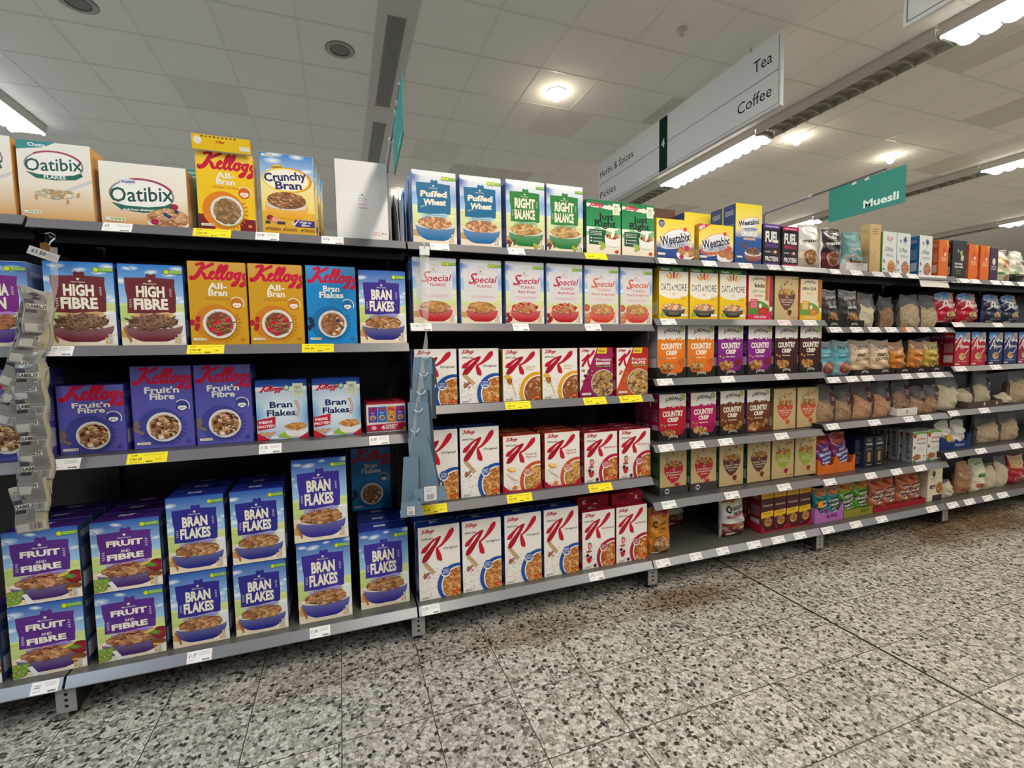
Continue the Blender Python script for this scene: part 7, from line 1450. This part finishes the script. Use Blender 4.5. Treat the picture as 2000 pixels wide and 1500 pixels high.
m.grid([[(x - .010, y, z) for x, y, z in pts], [(x + .010, y, z) for x, y, z in pts]], lambda i, j: '#fff', 'clear_strip'); m.obj('strip', r)
for i, (x, z, rot, k) in enumerate(SP):
    o = bpy.data.objects.new('sachet', SM[k]); C.objects.link(o); o.location = (x, -.036 - .0030 * i, z); o.rotation_euler = (-.05, rot, (.95, .55, .2)[i] if i < 3 else (.12, -.10, .05, -.06)[i % 4])
    tag(o, 'silver grey sachet with black lettering, %s down the hanging strip' % (ORD + ['thirteenth', 'fourteenth', 'fifteenth'])[i], 'sachet', 'sachets on the hanging strip')

# ------------------------------------------------------------------ blue grey folded cards on a clear strip at the second joint
r = empty('clip_strip', (1.32, -.012, .93), label='clear twisted plastic strip hanging from the top rail with blue cards', cat='clip strip')
m = MB(); pts = [(0, .0, .80, .020), (0, .0, .74, .020), (0, -.006, .66, .019), (-.004, -.010, .56, .017), (-.004, -.008, .50, .010), (-.003, -.004, .455, .0022), (-.006, -.010, .41, .009), (-.018, -.022, .33, .014), (-.034, -.030, .22, .015), (-.054, -.034, .10, .015), (-.072, -.036, .0, .015), (-.080, -.036, -.05, .014)]
G = [[(x - w, y - .004, z) for x, y, z, w in pts], [(x + w, y + .004, z) for x, y, z, w in pts]]
m.grid(G, lambda i, j: '#fff', 'clear_strip'); cs = m.obj('strip', r)
m = MB(); m.box(-.021, .021, -.003, -.0015, .775, .812, '#e2e1e0', 'plain_plastic'); m.obj('hang_tab', r)
m = MB(); m.tube([(-.004, .012, .835), (-.002, -.004, .826), (.001, -.005, .808), (.002, -.001, .800)], .0014, '#c9c9cc', 'brushed_metal', 6); m.obj('wire_hook', r)
for k, (x, z) in enumerate(((-.014, .345), (-.026, .27), (-.038, .195), (-.052, .12), (-.068, .035))):
    m = MB(); m.tube([(x - .018, -.040, z + .006), (x - .010, -.046, z - .004), (x + .006, -.046, z - .006), (x + .016, -.040, z + .004), (x + .018, -.036, z + .010)], .0022, '#a9c0d0', 'plain_plastic', 6); m.obj('clip', cs)
BL = '#6f7f8c'
CP = [((1.258, 1.335), 1.275, 1.205, -.022, 0), ((1.252, 1.330), 1.205, 1.060, -.026, 1), ((1.238, 1.310), 1.140, .985, -.030, 2), ((1.226, 1.312), 1.085, .80, -.034, 3)]
for i, ((xa, xb), zt, zb, y, k) in enumerate(CP):
    m = MB(); dx = (-.010, -.012, -.012, .0)[i]; zz = zt - zb
    m.prism([(dx, -zz - .05), (xb - xa + dx + .012, -zz - .05), (xb - xa, 0), (0, 0)], -.001, .001, ['#6f879b', '#688093', '#657d8f', '#6c8498'][i], 'matt_card', axis='y')
    m.prism([(xb - xa, 0), (xb - xa + .012, -.01), (xb - xa + dx + .030, -zz - .05), (xb - xa + dx + .012, -zz - .05)], .001, .003, '#3f4c56', 'matt_card', axis='y')
    m.obj('folded_card', loc=(xa, y - .012, zt), label='blue grey folded card clipped to the twisted strip, %s from its top' % ORD[i], cat='folded card', group=None)
# the two big lowest cards with turned-up base flaps and barcode labels
def bigcard(x, zt, wt, wb, h, y, label, rz, lx):
    r = empty('folded_card', (x, y, zt), label=label, cat='folded card'); r.rotation_euler = (0, 0, rz)
    m = MB(); m.prism([(lx, -h), (lx + wb, -h), (wt, 0), (0, 0)], -.001, .001, '#6c8599', 'matt_card', axis='y'); m.prism([(wt, 0), (wt + .006, -.005), (lx + wb + .008, -h), (lx + wb, -h)], .0, .004, '#4a5a66', 'matt_card', axis='y'); m.obj('back_board', r)
    m = MB(); z0 = -h; m.face([(lx - .004, -.001, z0), (lx + wb + .010, -.001, z0), (lx + wb + .018, -.052, z0 - .012), (lx + .000, -.052, z0 - .015)], '#7d95a8', 'matt_card')
    m.face([(lx, -.052, z0 - .015), (lx + wb + .018, -.052, z0 - .012), (lx + wb + .006, -.056, z0 + .052), (lx + .004, -.056, z0 + .050)], '#768fa3', 'matt_card')
    m.face([(lx + wb + .010, -.001, z0), (lx + wb + .018, -.052, z0 - .012), (lx + wb + .006, -.056, z0 + .052), (lx + wb, -.004, z0 + .075)], '#61788a', 'matt_card'); m.obj('base_flap', r)
    m = MB(); A = Art(120); A.rect(0, 0, 100, 120, '#dfe1e2'); A.lines(14, 60, 14, 3, 12, 4, '#7a7d80')
    for i in range(12): A.rect(20 + i * 5, 64, 20 + i * 5 + (2, 3)[i % 2], 108, '#4a4c50')
    m.art(A, (lx + wb * .35, -.0535, z0 - .006), (wb * .42, 0, 0), (0, -.003, wb * .5), (0, -1, 0), 'matt_card', base=.0015); m.obj('barcode_label', r)
bigcard(1.222, .935, .082, .125, .255, -.050, 'large blue grey card with turned up flap and barcode, farther from end', .0, .008)
bigcard(1.200, .860, .060, .075, .225, -.064, 'narrow blue grey card with turned up flap, lowest on the strip', -.15, -.018)
# faint round disc hanging behind the cards
m = MB(); m.prism([(.040 * math.cos(t * PI / 12), .040 * math.sin(t * PI / 12)) for t in range(24)], -.001, .001, '#55504c', 'plain_plastic', axis='y'); m.obj('grey_disc', loc=(1.312, -.018, 1.10), label='dark grey round disc hanging behind the blue cards', cat='disc')
